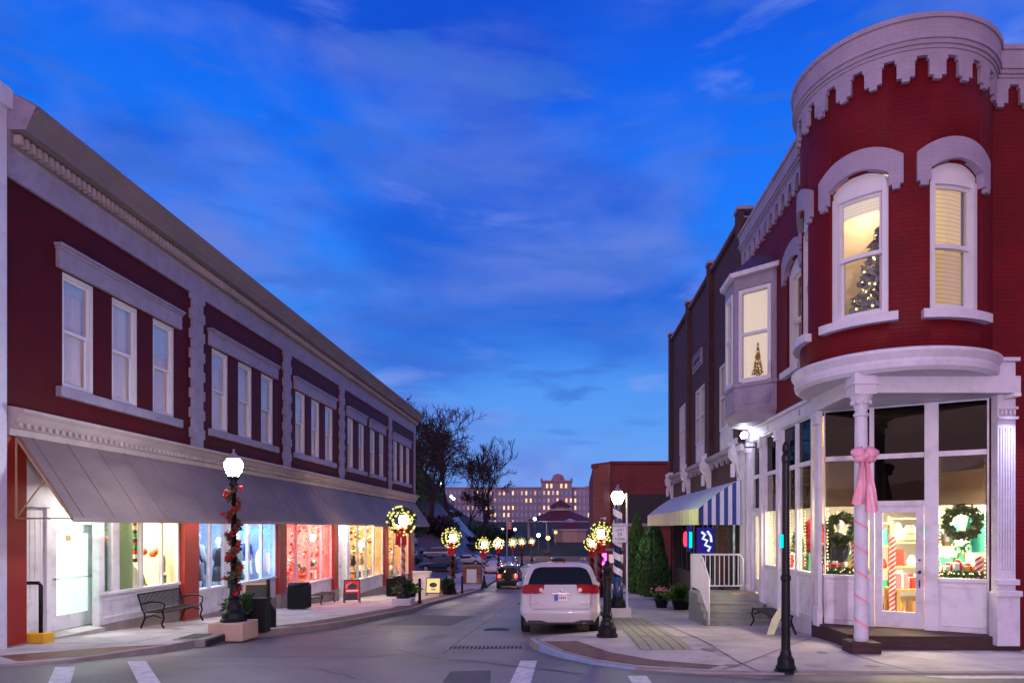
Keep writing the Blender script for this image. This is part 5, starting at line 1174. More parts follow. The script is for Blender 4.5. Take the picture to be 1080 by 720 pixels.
# ================================================================ street lamps
def lamp(X, Y, label, style, block, light_p, bulb, wr=None, hgt=3.0, group='ornamental street lamps'):
    z0 = walk(Y); T = thing('street_lamp', label, 'street lamp', (X, Y, z0), group)
    zb = z0
    if block:
        m = MB(); b = .37; m.box(X - b, X + b, Y - b, Y + b, z0 - .1, z0 + .28); m.build('footing', 'stone' if style == 'garland' and Y < 20 else 'stonew', T, bevel=.02); zb = z0 + .28
    m = MB()
    m.lathe([(.27, 0), (.27, .05), (.24, .07), (.22, .18), (.17, .26), (.16, .36), (.12, .46), (.13, .5), (.09, .56), (.075, .8), (.085, .84), (.07, .88)], (X, Y, zb), 16)
    m.build('base', 'black', T, smooth=False)
    pm = {'garland': 'black', 'plain': 'black', 'stripe': 'whitemetal', 'snow': 'navy'}[style]
    pr = .06 if style != 'snow' else .11
    m = MB(); m.lathe([(pr * 1.05, .86), (pr * .85, hgt - .12), (.09, hgt - .1), (.09, hgt - .05), (.055, hgt - .02), (.12, hgt + .06), (.13, hgt + .1), (.02, hgt + .12)], (X, Y, zb), 14)
    if style == 'snow': m.lathe([(.17, .0), (.15, .9)], (X, Y, zb), 14)
    m.build('pole', pm, T, smooth=True)
    zc = zb + hgt + .3
    m = MB(); m.lathe([(.09, -.19), (.15, -.1), (.185, .02), (.18, .10), (.13, .17)], (X, Y, zc), 16); m.build('globe', bulb, T, smooth=True)
    m = MB(); m.lathe([(.14, .17), (.15, .19), (.10, .24), (.05, .30), (.02, .33), (.025, .37), (.001, .40)], (X, Y, zc), 12); m.build('finial', 'c_grey', T, smooth=True)
    return T, zb, zc
def garland(X, Y, z0, z1, label, turns=5, big=True):
    T = thing('garland', label, 'garland', (X, Y, z0)); r = random.Random(int(Y))
    m = MB(); n = int(turns * 14); pts = []
    for i in range(n + 1):
        t = i / n; a = t * turns * 6.283; pts.append(Vector((X + .10 * math.cos(a), Y + .10 * math.sin(a), z0 + (z1 - z0) * t)))
    leafmass(m, int(turns * 150), lambda: pts[r.randrange(n)] + Vector((r.gauss(0, .035), r.gauss(0, .035), r.gauss(0, .05))), .09, r); m.build('fir_rope', 'green', T)
    m = MB()
    for i in range(int(turns * 16)):
        q = pts[r.randrange(n)] + Vector((r.gauss(0, .03), r.gauss(0, .03), r.gauss(0, .03)))
        leafmass(m, 12, lambda: q + Vector((r.gauss(0, .03), r.gauss(0, .03), r.gauss(0, .03))), .08, r)
    m.build('red_flowers', 'redflower', T); return T
def spiral(X, Y, z0, z1, r, wdt, mat, label, pitch=.32, tail=False):
    m = MB(); n = int((z1 - z0) / pitch * 14); vs = []
    for i in range(n + 1):
        t = i / n; a = -t * (z1 - z0) / pitch * 6.283; z = z0 + (z1 - z0) * t
        vs += [(X + r * math.cos(a), Y + r * math.sin(a), z), (X + r * math.cos(a), Y + r * math.sin(a), z + wdt)]
    m.add(vs, [(2 * i, 2 * i + 2, 2 * i + 3, 2 * i + 1) for i in range(n)]); return tag(m.build('pole_ribbon', mat, world=False), label, 'ribbon')
def litwreath(X, Y, zc, label, R0=.44, n=420, cool=False):
    T, a, b = wreath((X, Y - .2, zc), (1, 0, 0), (0, -1, 0), R0, .13, label, 'green', n, group='lit wreaths on the lamps')
    m = MB(); r = random.Random(int(Y))
    for k in range(52):
        an = k / 52 * 6.283 + r.uniform(-.06, .06); rr = R0 + r.choice((-.11, 0, .12)); m.ball((X + rr * math.cos(an), Y - .35, zc + rr * math.sin(an)), .043, 6)
    m.build('fairy_lights', 'miniw' if cool else 'mini', T)
    B = bow(T, (X, Y - .34, zc - R0 * .72), .40, 'red', tails=.62)
    m = MB()
    for k in range(4): m.mbox(lambda u, d, z: (X + u, Y - .33 - d, z), -.22 + k * .11, -.17 + k * .11 + .04, 0, .01, zc - R0 - .62 + .08 * abs(k - 1.5), zc - R0 * .7)
    m.build('streamer', 'red', B)
    return T
lamp(-7.12, 14.75, 'nearest street lamp on the left with a red flowered garland up its black pole', 'garland', True, 0, 'bulbw', hgt=3.02)
garland(-7.12, 14.75, walk(14.75) + .95, walk(14.75) + 3.2, 'red flower and fir garland wound round the nearest left street lamp')
LL = [(-6.3, 26.9, 'second left street lamp, with lit wreath and striped ribbon pole above a green planter', 'stripe', True), (-6.35, 39.2, 'third left street lamp, red garland on its pole beside the brick wall', 'garland', False), (-5.85, 50.5, 'fourth left street lamp with black and white spiral pole and lit wreath', 'stripe', False),
      (-6.25, 66, 'fifth left street lamp, with a pale cool wreath', 'garland', False), (-5.9, 80, 'sixth left street lamp, small with gold wreath and striped pole', 'stripe', False), (-5.75, 95, 'seventh left street lamp, small with gold wreath and red pole', 'garland', False), (-5.05, 110, 'farthest left street lamp, eighth in the row', 'stripe', False)]
for i, (X, Y, lb, st, bl) in enumerate(LL):
    T, zb, zc = lamp(X, Y, lb, st, bl, 0, 'bulbf', hgt=2.75 if bl else 2.95)
    nm = ['second', 'third', 'fourth', 'fifth', 'sixth', 'seventh', 'farthest'][i]
    litwreath(X, Y, zc - .02, 'wreath with lights and red bow round the globe of the %s left street lamp' % nm, n=420 if Y < 60 else 200, cool=(i == 3))
    if st == 'garland': garland(X, Y, zb + .5, zb + 2.9, 'red garland wound round the pole of the %s left street lamp' % nm)
    else: spiral(X, Y, zb + .75, zb + 2.6, .075, .13, 'black' if i else 'redflower', 'spiral ribbon wound round the pole of the %s left street lamp' % nm)
M['bulb_fill'] = E('added corner fill globe light', (.84, .76, 1.), 2300)
M['bulb_fill2'] = E('left added corner fill globe light', (.86, .76, 1.), 330)
lamp(-6.4, 4.6, 'unseen street lamp added on the near left corner, just outside the picture', 'plain', False, 0, 'bulb_fill2', hgt=3.0)  # added lamp out of view, raises the brightness at street level
lamp(2.4, -3.0, 'unseen fill street lamp added on the corner behind the camera, outside the picture', 'plain', False, 0, 'bulb_fill', hgt=3.0)  # added lamp out of view, strong fill for the shopfront and right walk
T, zb, zc = lamp(1.62, 20.3, 'street lamp with yellow green globe and blue and white spiral pole behind the white van', 'snow', True, 0, 'bulby', hgt=2.95)
spiral(1.62, 20.3, zb + .45, zb + 2.75, .14, .2, 'white', 'wide white ribbon spiralling up the blue pole behind the white van', pitch=.42)
for i, (X, Y, lb) in enumerate(((1.9, 34.5, 'right side street lamp with lit wreath just beyond the white van'), (1.95, 46, 'farther right side street lamp with lit wreath, partly behind the nearer one'))):
    T, zb, zc = lamp(X, Y, lb, 'garland', False, 0, 'bulbf', hgt=2.95)
    litwreath(X, Y, zc - .02, ['wreath with lights and red bow on the right lamp just beyond the van', 'wreath with lights and red bow on the farther right lamp'][i]); garland(X, Y, zb + .5, zb + 2.9, ['red garland on the right lamp pole just beyond the van', 'red garland on the farther right lamp pole'][i])
# weight limit sign on its own post
T = thing('weight_limit_sign', 'white weight limit sign on a thin post under the yellow green lamp', 'sign', (1.85, 20.0, walk(20)))
m = MB(); m.tube([(1.87, 20.06, walk(20)), (1.87, 20.06, 1.0)], .025, 6); m.build('post', 'whitemetal', T)
m = MB(); m.box(1.44, 1.87, 19.98, 20.0, -.44, .12); pn = m.build('panel', 'white', T, bevel=.004)
m = MB()
for (a, b, c, d) in ((1.455, 1.855, -.425, -.418), (1.455, 1.855, .098, .105), (1.455, 1.462, -.418, .098), (1.848, 1.855, -.418, .098)): m.box(a, b, 19.976, 19.98, c, d)
m.build('border', 'c_black', pn)
for s, z, sz in (('WEIGHT', .04, .098), ('LIMIT', -.072, .105), ('25', -.20, .15), ('TONS', -.34, .115)): text(s, sz, 'c_black', 'lettering', T, (1.655, 19.976, z))
# tall plain black pole, right foreground, and short bollard
T = thing('black_pole', 'slim black pole with round base in the right foreground by the kerb', 'pole', (3.30, 10.12, walk(10.12)))
z0 = walk(10.12) - .01
m = MB(); m.lathe([(.17, 0), (.17, .03), (.14, .05), (.15, .08), (.125, .12), (.12, .2), (.085, .26), (.08, .3), (.066, .34), (.062, 1.35), (.075, 1.37), (.075, 1.42), (.058, 1.45), (.052, 3.1), (.06, 3.12), (.06, 3.2), (.04, 3.24), (.055, 3.29), (.05, 3.36), (.02, 3.41), (.001, 3.42)], (3.30, 10.12, z0), 20); m.build('shaft', 'black', T, smooth=False)
m = MB(); m.box(3.215, 3.245, 10.05, 10.13, -.30, -.10); m.build('signal_light', 'neonc', T, bevel=.006)
T = thing('bollard', 'short black cast iron bollard with ball top right of the white van', 'bollard', (.91, 14.1, walk(14.1)))
m = MB(); m.lathe([(.22, 0), (.22, .06), (.19, .08), (.19, .2), (.14, .26), (.13, .32), (.105, .36), (.10, .42), (.115, .46), (.085, .52), (.08, 1.18), (.10, 1.2), (.10, 1.26), (.07, 1.30), (.09, 1.36), (.10, 1.42), (.08, 1.48), (.05, 1.52), (.055, 1.55), (.001, 1.6)], (.91, 14.1, walk(14.1)), 18); m.build('post', 'black', T)

# ================================================================ street furniture
def bench(loc, rz, label, back=True, L_=1.75):
    T = thing('bench', label, 'bench', loc, rz=rz); m = MB(); w = L_ / 2
    for k in range(14 if not back else 8): m.box(-w, w, -.22 + k * (.44 / (14 if not back else 8)), -.22 + (k + .6) * (.44 / (14 if not back else 8)), .42, .44)
    m.tube([(-w, -.23, .43), (w, -.23, .43)], .018, 6); m.tube([(-w, .23, .43), (w, .23, .43)], .018, 6); m.build('seat', 'black', T, world=False)
    if back:
        m = MB(); m.tube([(-w, .24, .45), (-w, .36, .86), (w, .36, .86), (w, .24, .45)], .02, 6)
        for k in range(34):
            x = -w + .04 + k * (L_ - .08) / 33; m.tube([(x, .24, .46), (x, .30, .62), (x, .355, .85)], .011, 4)
        m.build('backrest', 'black', T, world=False)
    for s in (-1, 1):
        m = MB(); x = s * (w - .02); m.tube([(x, -.22, .43), (x, -.25, .3), (x, -.2, .15), (x, -.28, .01)], .022, 6); m.tube([(x, .22, .43), (x, .2, .3), (x, .26, .15), (x, .32, .01)], .022, 6); m.tube([(x, -.2, .3), (x, 0, .36), (x, .2, .3)], .015, 6)
        m.build('leg', 'black', T, world=False, smooth=True)
        if back: m = MB(); m.tube([(x, .28, .62), (x, .1, .68), (x, -.15, .68), (x, -.27, .62), (x, -.25, .5), (x, -.2, .44)], .02, 6); m.build('armrest', 'black', T, world=False, smooth=True)
    return T
bench((-9.72, 17.05, walk(17.05)), R(90), 'black slatted metal bench with armrests below the first lit window')
bench((-9.75, 27.6, walk(27.6)), R(90), 'backless dark bench in front of the pink shop window', back=False, L_=1.5)
bench((4.75, 15.55, walk(15.55)), R(-90), 'backless black bench against the white shopfront on the right', back=False, L_=1.5)
T = thing('folded_cover', 'pale yellow folded cover leaning on the end of the right bench', 'folded cover', (4.45, 14.6, walk(14.6)))
m = MB(); z = walk(14.6)
m.add([(4.33, 14.55, z + .0), (4.48, 14.5, z + .02), (4.72, 14.5, z + .62), (4.63, 14.52, z + .66), (4.45, 14.55, z + .35), (4.36, 14.6, z), (4.5, 14.62, z), (4.75, 14.6, z + .6), (4.65, 14.6, z + .63), (4.46, 14.62, z + .33)], [(0, 1, 2, 3, 4), (9, 8, 7, 6, 5), (0, 4, 9, 5), (4, 3, 8, 9), (3, 2, 7, 8), (2, 1, 6, 7), (1, 0, 5, 6)])
m.build('panel', P('pale yellow cover', (.62, .66, .36), .6, var=.15, vs=6), T)
m = MB(); m.tube([(4.73, 14.56, z + .6), (4.76, 14.56, z + .68)], .02, 6); m.tube([(4.72, 14.62, z + .5), (4.95, 14.5, z)], .02, 6); m.build('strut', 'c_black', T)
def aframe(loc, rz, w, h, frame, face, label, txt=()):
    T = thing('a_frame_sign', label, 'sidewalk sign', loc, rz=rz); 
    for s in (-1, 1):
        m = MB(); m.X = Matrix.Rotation(R(s * 12), 4, 'X'); y = s * .0
        m.box(-w / 2, -w / 2 + .04, -.015, .015, 0, h); m.box(w / 2 - .04, w / 2, -.015, .015, 0, h); m.box(-w / 2 + .04, w / 2 - .04, -.015, .015, h - .05, h); m.box(-w / 2 + .04, w / 2 - .04, -.015, .015, .14, .19)
        m.X = Matrix.Translation((0, -s * h * math.sin(R(12)) * -1 * 1 , 0)) @ m.X if False else m.X
        off = s * h * math.sin(R(12)); m.v = [(a, b + off, c) for a, b, c in m.v]
        f = m.build('frame', frame, T, world=False)
        m = MB(); m.X = Matrix.Rotation(R(s * 12), 4, 'X'); m.box(-w / 2 + .04, w / 2 - .04, -.006, .006, .19, h - .05); m.v = [(a, b + off, c) for a, b, c in m.v]; m.build('board', face, f, world=False)
    return T
aframe((-8.35, 18.6, walk(18.6)), R(12), .62, 1.05, 'wood', 'slate', 'wooden A-frame chalkboard behind the planter near the first left lamp')
T = kids(bpy.data.objects['a_frame_sign'])
S_ = aframe((-8.9, 28.75, walk(28.75)), R(25), .66, 1.0, 'c_black', 'c_red', 'red and black A-frame sign at the right end of the pink shop')
def onboard(S, items, h, w):
    """flat marks on the camera side board of an A-frame; coordinates on the board"""
    f = [c for c in kids(S) if c.name.startswith('frame')][-1]
    for (mat, pts) in items:
        m = MB(); m.X = Matrix.Rotation(R(12), 4, 'X') if f is None else Matrix.Rotation(R(-12), 4, 'X'); off = -h * math.sin(R(12))
        n = len(pts); m.add([(x, -.012, z) for x, z in pts], [tuple(range(n))]); m.v = [(a, b + off, c) for a, b, c in m.v]; m.build('print', mat, S, world=False)
def ell(cx_, cz, a, b, n=18): return [(cx_ + a * math.cos(6.283 * k / n), cz + b * math.sin(6.283 * k / n)) for k in range(n)]
onboard(S_, [('c_white', [(-.25, .50), (.25, .50), (.25, .56), (-.25, .56)]), ('c_black', ell(0, .72, .2, .12)), ('c_pink', [(-.26, .62), (-.05, .82), (.0, .9), (-.26, .8)]), ('c_black', [(-.28, .16), (.2, .16), (.2, .44), (-.28, .44)])], 1.0, .66)
onboard(S_, [], 1, 1)
S3 = aframe((-6.95, 36.6, walk(36.6)), R(0), .78, 1.0, 'c_black', 'backlit', 'cream A-frame sign with a dark oval on the far left sidewalk')
onboard(S3, [('c_black', ell(0, .60, .2, .13)), ('c_black', [(-.1, .33), (.14, .33), (.14, .38), (-.1, .38)]), ('cream', ell(0, .60, .1, .05))], 1.0, .78)
def bin_(X, Y, label, w=.62, h=.98, name='trash_bin'):
    z = walk(Y); T = thing(name, label, 'trash bin', (X, Y, z)); m = MB(); m.box(X - w / 2, X + w / 2, Y - w / 2, Y + w / 2, z + .04, z + h * .84)
    for k in range(9): m.box(X - w / 2 + .03 + k * w / 9.6, X - w / 2 + .06 + k * w / 9.6, Y - w / 2 - .015, Y - w / 2, z + .08, z + h * .8); m.box(X + w / 2, X + w / 2 + .015, Y - w / 2 + .03 + k * w / 9.6, Y - w / 2 + .06 + k * w / 9.6, z + .08, z + h * .8)
    m.build('body', 'black', T, bevel=.015)
    m = MB(); m.lathe([(w * .62, h * .84), (w * .64, h * .88), (w * .5, h * .97), (w * .2, h), (.01, h)], (X, Y, z), 4 if False else 16); m.build('lid', 'black', T); return T
bin_(-9.35, 24.2, 'black trash bin left of the pink shop window')
bin_(-8.9, 36.0, 'black trash bin behind the second left lamp', .7, 1.1)
T = thing('bottle_shaped_ash_receptacle', 'black bottle shaped cigarette receptacle beside the planter', 'ash receptacle', (-7.15, 16.55, walk(16.55)))
m = MB(); m.lathe([(.19, 0), (.19, .02), (.18, .04), (.18, .42), (.12, .5), (.06, .58), (.05, .62), (.038, 1.12), (.045, 1.15), (.001, 1.16)], (-7.15, 16.55, walk(16.55)), 16); m.build('body', 'black', T, smooth=False)
def planter(X, Y, label, r=.3, h=.5, n=700, lf='leaf', pot='black', sp=.42, flowers=None):
    z = walk(Y); T = thing('planter', label, 'planter', (X, Y, z)); q = random.Random(int(Y * 7))
    m = MB(); m.lathe([(r * .7, 0), (r * .75, .05), (r * .95, h * .85), (r * 1.05, h * .88), (r * 1.05, h), (r * .9, h - .02)], (X, Y, z), 18); m.build('pot', pot, T)
    m = MB()
    for k in range(int(n / 8)):
        a = q.uniform(0, 6.283); l = q.uniform(.5, 1.) * sp; el = q.uniform(.2, 1.5); pts = []
        for j in range(5):
            t = j / 4; pts.append(Vector((X + math.cos(a) * l * t * math.cos(el), Y + math.sin(a) * l * t * math.cos(el), z + h + l * t * math.sin(el) - .25 * l * t * t)))
        for p, p2 in zip(pts, pts[1:]):
            for w_ in range(2):
                d = (p2 - p).normalized(); s = d.cross(Vector((q.gauss(0, 1), q.gauss(0, 1), q.gauss(0, 1)))).normalized() * .05
                m.add([p - s * .3, p + s + d * .04, p2 + d * .05, p - s * 1. + d * .04], [(0, 1, 2, 3)])
    m.build('foliage', lf, T)
    if flowers:
        m = MB()
        for k in range(40): m.ball((X + q.gauss(0, .16), Y + q.gauss(0, .16), z + h + q.uniform(.2, .45)), .03, 5)
        m.build('flowers', flowers, T)
    return T
planter(-7.4, 15.75, 'black planter of fir branches beside the nearest left lamp', .34, .42, 900, 'green', sp=.62)
T = thing('utility_box', 'square black utility box between the lamp footing and the ash receptacle', 'utility box', (-6.78, 15.3, walk(15.3)))
m = MB(); z = walk(15.3); m.box(-6.90, -6.62, 15.15, 15.45, z, z + .72); m.box(-6.92, -6.60, 15.13, 15.47, z + .72, z + .76)
for k in range(5): m.box(-6.88 + k * .055, -6.86 + k * .055, 15.14, 15.15, z + .05, z + .68)
m.build('casing', 'black', T, bevel=.01)
planter(-6.35, 27.7, 'planter with yellow green branches at the foot of the second left lamp', .4, .5, 1100, 'leaf', sp=.75)
planter(-6.55, 38.6, 'dark planter at the foot of the third left lamp', .4, .6, 600, 'green', sp=.5)
planter(-8.2, 47.5, 'round dark shrub planter in front of the brick pier', .45, .4, 600, 'green', sp=.6)
planter(4.1, 23.8, 'leafy green planter beyond the porch railing', .34, .35, 1700, 'leaf', sp=.8)
planter(3.6, 25.0, 'small green planter farther left beyond the porch railing', .26, .3, 600, 'leaf', sp=.5, flowers='c_pink')
for (x, y, lb) in ((-5.95, 28.3, 'slim black post at the kerb beside the second left lamp'), (-5.95, 40.2, 'slim black post at the kerb beside the third left lamp'), (-7.6, 44.5, 'black waste post in front of the brick pier')):
    m = MB(); z = walk(y); m.lathe([(.09, 0), (.08, .1), (.06, .15), (.06, .95), (.08, .97), (.05, 1.02), (.001, 1.05)], (x, y, z), 10); tag(m.build('post', 'black'), lb, 'post')
T = thing('utility_cabinet', 'white metal utility cabinet at the far corner of the left building', 'cabinet', (-9.6, 44, walk(44)))
z = walk(44)
m = MB(); m.box(-9.65, -8.55, 43.7, 44.3, z, z + 1.25); m.box(-9.7, -8.5, 43.65, 44.35, z + 1.25, z + 1.3); m.build('casing', 'panelw', T, bevel=.02)
m = MB(); m.box(-8.54, -8.53, 43.8, 44.2, z + .2, z + 1.1); m.build('vent_panel', 'c_grey', T)
T = thing('brick_pier', 'low red brick pier with pale door panel beside the fourth left lamp', 'wall', (-7.4, 56, walk(56)))
z = walk(56); m = MB(); m.box(-8.2, -6.7, 55.5, 56.3, z - .1, z + 1.45); m.build('brickwork', 'brick_or', T)
m = MB(); m.box(-7.85, -7.05, 55.47, 55.5, z + .1, z + 1.2); m.build('door_panel', 'whitemetal', T); m = MB(); m.box(-8.25, -6.65, 55.45, 56.35, z + 1.45, z + 1.52); m.build('coping', 'kerb', T)

# ================================================================ vehicles
def car(name, label, loc, rz, paint, L_, W, H, kind, lit=False, detail=True, cat='car', group=None):
    """loft of closed half sections along the length, rear at y=0, front at y=L_; local frame, wheels on z=0"""
    T = thing(name, label, cat, loc, group, rz=rz); hw = W / 2
    if kind == 'minivan':
        lv = [.30, .56, .62, .96, 1.17, 1.60, 1.70, 1.745]; wf = [.93, 1.0, .985, .965, .93, .79, .70, .0]; yr = [.05, 0, .07, .10, .15, .42, .52, .6]
        st = [(0, None, None), (.45, 1.72, 1.17), (1.2, 1.755, 1.16), (2.2, 1.76, 1.12), (3.0, 1.74, 1.08), (3.45, 1.68, 1.06), (4.25, 1.12, 1.02), (4.8, .92, .86), (5.05, .72, .68)]
    elif kind == 'suv':
        lv = [.42, .62, .70, .98, 1.15, 1.62, 1.74, 1.78]; wf = [.9, .97, .96, 1.0, .97, .86, .80, .0]; yr = [.05, 0, .04, .04, .05, .12, .16, .2]
        st = [(0, None, None), (.3, 1.77, 1.15), (1.0, 1.80, 1.15), (2.0, 1.79, 1.12), (2.5, 1.76, 1.10), (3.0, 1.20, 1.08), (3.8, 1.08, 1.02), (4.1, .95, .9)]
    else:
        lv = [.26, .50, .56, .80, .95, 1.22, 1.38, 1.42]; wf = [.92, 1., .985, .97, .94, .72, .66, .0]; yr = [.06, 0, .05, .06, .15, 1.0, 1.25, 1.4]
        st = [(0, None, None), (.55, 1.0, .95), (1.5, 1.40, .95), (2.2, 1.43, .92), (2.8, 1.40, .9), (3.5, .98, .88), (4.3, .82, .76), (4.55, .66, .62)]
    sc = L_ / st[-1][0]; hs = H / lv[-1]; nl = len(lv)
    fr = [(lv[i] - lv[4]) / (lv[-1] - lv[4]) for i in range(nl)]
    bm = bmesh.new(); rings = []
    for si, (y, zr, zs) in enumerate(st):
        ring = []
        for i in range(nl):
            if si == 0: yy, z, wf_ = yr[i], lv[i], wf[i]
            else:
                yy = y; z = lv[i] if i < 2 else (lv[0] + (lv[i] - lv[0]) * (zs - lv[0]) / (lv[4] - lv[0]) if i <= 4 else zs + fr[i] * (zr - zs))
                yy += (0.0 if i < 5 else 0) ; wf_ = wf[i]
                if zr - zs < .25 and i > 4: wf_ = wf[4] * (1 - .25 * (i - 4) / 3) if i < nl - 1 else 0
                if si == len(st) - 1: wf_ *= .86
                if si == len(st) - 1 and i < 2: yy -= .05
            ring.append((yy * sc, z * hs, wf_ * hw))
        rings.append(ring)
    V = []
    for ring in rings:
        r_ = [bm.verts.new((-w_, y, z)) for y, z, w_ in ring[:-1]] + [bm.verts.new((0, ring[-1][0], ring[-1][1]))] + [bm.verts.new((w_, y, z)) for y, z, w_ in ring[:-1][::-1]]
        V.append(r_)
    n = len(V[0]); GLS, LMP = 1, 2
    for si in range(len(V) - 1):
        for i in range(n - 1):
            f = bm.faces.new((V[si][i], V[si + 1][i], V[si + 1][i + 1], V[si][i + 1])); k = i if i < nl - 1 else n - 2 - i
            y, zr, zs = st[si + 1]; y0_, z0_, _ = st[si]
            if k == 4 and si >= 1 and zr - zs > .35 and (st[si][1] or 9) - (st[si][2] or 0) > .3: f.material_index = GLS
            if k >= 5 and si > 1 and (z0_ or 0) - (st[si][2] or 0) > .35 and zr - zs < .35: f.material_index = GLS
            if k == 4 and si > 1 and zr - zs < .35 and z0_ - st[si][2] > .35: f.material_index = GLS
            if kind == 'sedan' and k >= 5 and si == 1: f.material_index = GLS
        f = bm.faces.new((V[si][0], V[si][-1], V[si + 1][-1], V[si + 1][0]))
    cols = [-1, -.86, -.42, 0, .42, .86, 1]
    def cap(ring, Vr, flip):
        grid = []
        for i in range(nl - 1):
            y, z, w_ = ring[i]; row = [Vr[i]] + [bm.verts.new((w_ * c, y - (.06 * (1 - c * c) if not flip else -.08 * (1 - c * c)) , z)) for c in cols[1:-1]] + [Vr[-1 - i]]; grid.append(row)
        y, z, _ = ring[-1]
        for i in range(nl - 2):
            for c in range(len(cols) - 1):
                q = (grid[i][c], grid[i][c + 1], grid[i + 1][c + 1], grid[i + 1][c]); f = bm.faces.new(q if not flip else q[::-1])
                if not flip:
                    if i == 4 and 1 <= c <= 4 and kind != 'sedan': f.material_index = GLS
                    if i == 3 and c in (0, 1, 4, 5) and kind != 'suv': f.material_index = LMP
        top = grid[-1]; f = bm.faces.new([top[0]] + top[1:-1] + [top[-1]] + [Vr[nl - 1]])
    cap(rings[0], V[0], False); cap(rings[-1], V[-1], True)
    cl_ = bm.edges.layers.float.get('crease_edge') or bm.edges.layers.float.new('crease_edge')
    for e_ in bm.edges:
        ms = {f.material_index for f in e_.link_faces}
        if len(ms) > 1: e_[cl_] = .75
        elif len(e_.link_faces) == 2 and e_.calc_face_angle(0) > 1.0: e_[cl_] = .35
    bmesh.ops.recalc_face_normals(bm, faces=bm.faces)
    me = bpy.data.meshes.new('tmp'); bm.to_mesh(me); bm.free()
    for _ in range(3): me.materials.append(None)
    o = bpy.data.objects.new('tmp', me); C.objects.link(o)
    s = o.modifiers.new('s', 'SUBSURF'); s.levels = 3 if detail else 2; s.render_levels = s.levels
    wy = [(.19 if kind != 'suv' else .2) * L_, .80 * L_]; wr = .34 if kind != 'suv' else .37
    m = MB()
    for y in wy:
        for sg in (-1, 1): m.tube([(sg * (hw - .30), y, wr), (sg * (hw + .2), y, wr)], wr + .05, 24)
    cu = m.build('cut', 'black', None); b = o.modifiers.new('b', 'BOOLEAN'); b.operation = 'DIFFERENCE'; b.object = cu; b.solver = 'EXACT'
    bpy.context.view_layer.update()
    me2 = bpy.data.meshes.new_from_object(o.evaluated_get(bpy.context.evaluated_depsgraph_get()))
    bpy.data.objects.remove(o); bpy.data.objects.remove(cu)
    for idx, (nm, mt) in enumerate((('body', paint), ('window_glass', 'carglass'), ('tail_light', 'tail' if lit else 'tailoff'))):
        bm = bmesh.new(); bm.from_mesh(me2); dl = [f for f in bm.faces if (f.material_index if f.material_index < 3 else 0) != idx]; bmesh.ops.delete(bm, geom=dl, context='FACES')
        if idx == 2:
            for side, keep in (('l', lambda c: c.x < 0), ('r', lambda c: c.x > 0)):
                b2 = bm.copy(); bmesh.ops.delete(b2, geom=[f for f in b2.faces if not keep(f.calc_center_median())], context='FACES')
                if b2.faces:
                    for f in b2.faces: f.smooth = True; f.material_index = 0
                    bmesh.ops.translate(b2, verts=b2.verts, vec=(0, -.004, 0)); x = bpy.data.meshes.new(nm); b2.to_mesh(x); x.materials.append(M[mt]); oo = bpy.data.objects.new(nm, x); C.objects.link(oo); oo.parent = T
                b2.free()
            bm.free(); continue
        if bm.faces:
            for f in bm.faces: f.smooth = True; f.material_index = 0
            x = bpy.data.meshes.new(nm); bm.to_mesh(x); x.materials.append(M[mt]); x.validate()
            oo = bpy.data.objects.new(nm, x); C.objects.link(oo); oo.parent = T
        bm.free()
    for y in wy:
        for sg in (-1, 1):
            m = MB(); xo = sg * (hw - .02); xi = sg * (hw - .24)
            m.tube([(xi, y, wr), (xi + sg * .02, y, wr), (xo - sg * .02, y, wr), (xo, y, wr)], [wr - .03, wr, wr, wr - .03], 28); wh = m.build('wheel', 'rubber', T, world=False, smooth=False)
            m = MB(); m.tube([(xo, y, wr), (xo + sg * .008, y, wr)], wr * .62, 18)
            m.build('rim', 'chrome', wh, world=False)
    m = MB(); m.box(-hw + .1, hw - .1, .25, L_ - .3, .22, .42); m.tube([(-.5, .1, .3), (.5, .1, .3)], .05, 8); m.build('underbody', 'dark', T, world=False)
    return T
def ryaw(v, t): return v
VZ = road(16.2)
VAN = car('minivan', 'white minivan parked at the right kerb, seen from behind', (-.06, 16.1, VZ), R(1.4), 'van', 5.05, 1.96, 1.76, 'minivan', cat='minivan')
slope = math.atan(.062)
VAN.rotation_euler = (-slope, 0, R(1.4))
def vp(nm, m, mat, par=None, sm=False, label=None): return m.build(nm, mat, par or VAN, world=False, smooth=sm, bevel=.004, label=label)
m = MB(); m.box(-.155, .155, -.075 + .07, -.02 + .07, .80, .95); pl = vp('licence_plate', m, 'white')
m = MB(); m.box(-.148, -.06, -.079 + .07, -.075 + .07, .805, .945); vp('plate_emblem', m, 'c_blue', pl)
m = MB()
for k in range(4): m.box(-.03 + k * .042, -.004 + k * .042, -.079 + .07, -.075 + .07, .845, .905)
vp('plate_characters', m, 'c_red', pl)
m = MB(); m.box(-.21, .21, -.03, .06, .955, 1.0); m.box(-.2, .2, -.035, -.02, .975, .985); vp('handle_trim', m, 'chrome')
m = MB(); m.tube([(-.055 + .055 * math.cos(k * .52) + .055, .02 - .012, 1.07 + .035 * math.sin(k * .52)) for k in range(12)], .008, 5, closed=True); m.tube([(-.03, .008, 1.08), (.03, .008, 1.08)], .006, 5); vp('badge', m, 'chrome')
m = MB(); m.tube([(-.72, .02, .96), (-.72, -.0, .68), (-.66, -.01, .615), (.66, -.01, .615), (.72, -.0, .68), (.72, .02, .96)], .007, 6); vp('hatch_seam', m, 'c_grey')
m = MB(); m.box(-.78, .78, .0, .12, .26, .35); vp('bumper_lip', m, 'dark')
m = MB(); m.box(-.14, .14, .47, .54, 1.695, 1.735); vp('brake_light', m, 'tailoff')
m = MB(); m.tube([(.02, .16, 1.20), (.25, .235, 1.30), (.48, .27, 1.345)], .011, 6); m.lathe([(.03, -.02), (.03, .02)], (.02, .16, 1.19), 10); vp('rear_wiper', m, 'c_black')
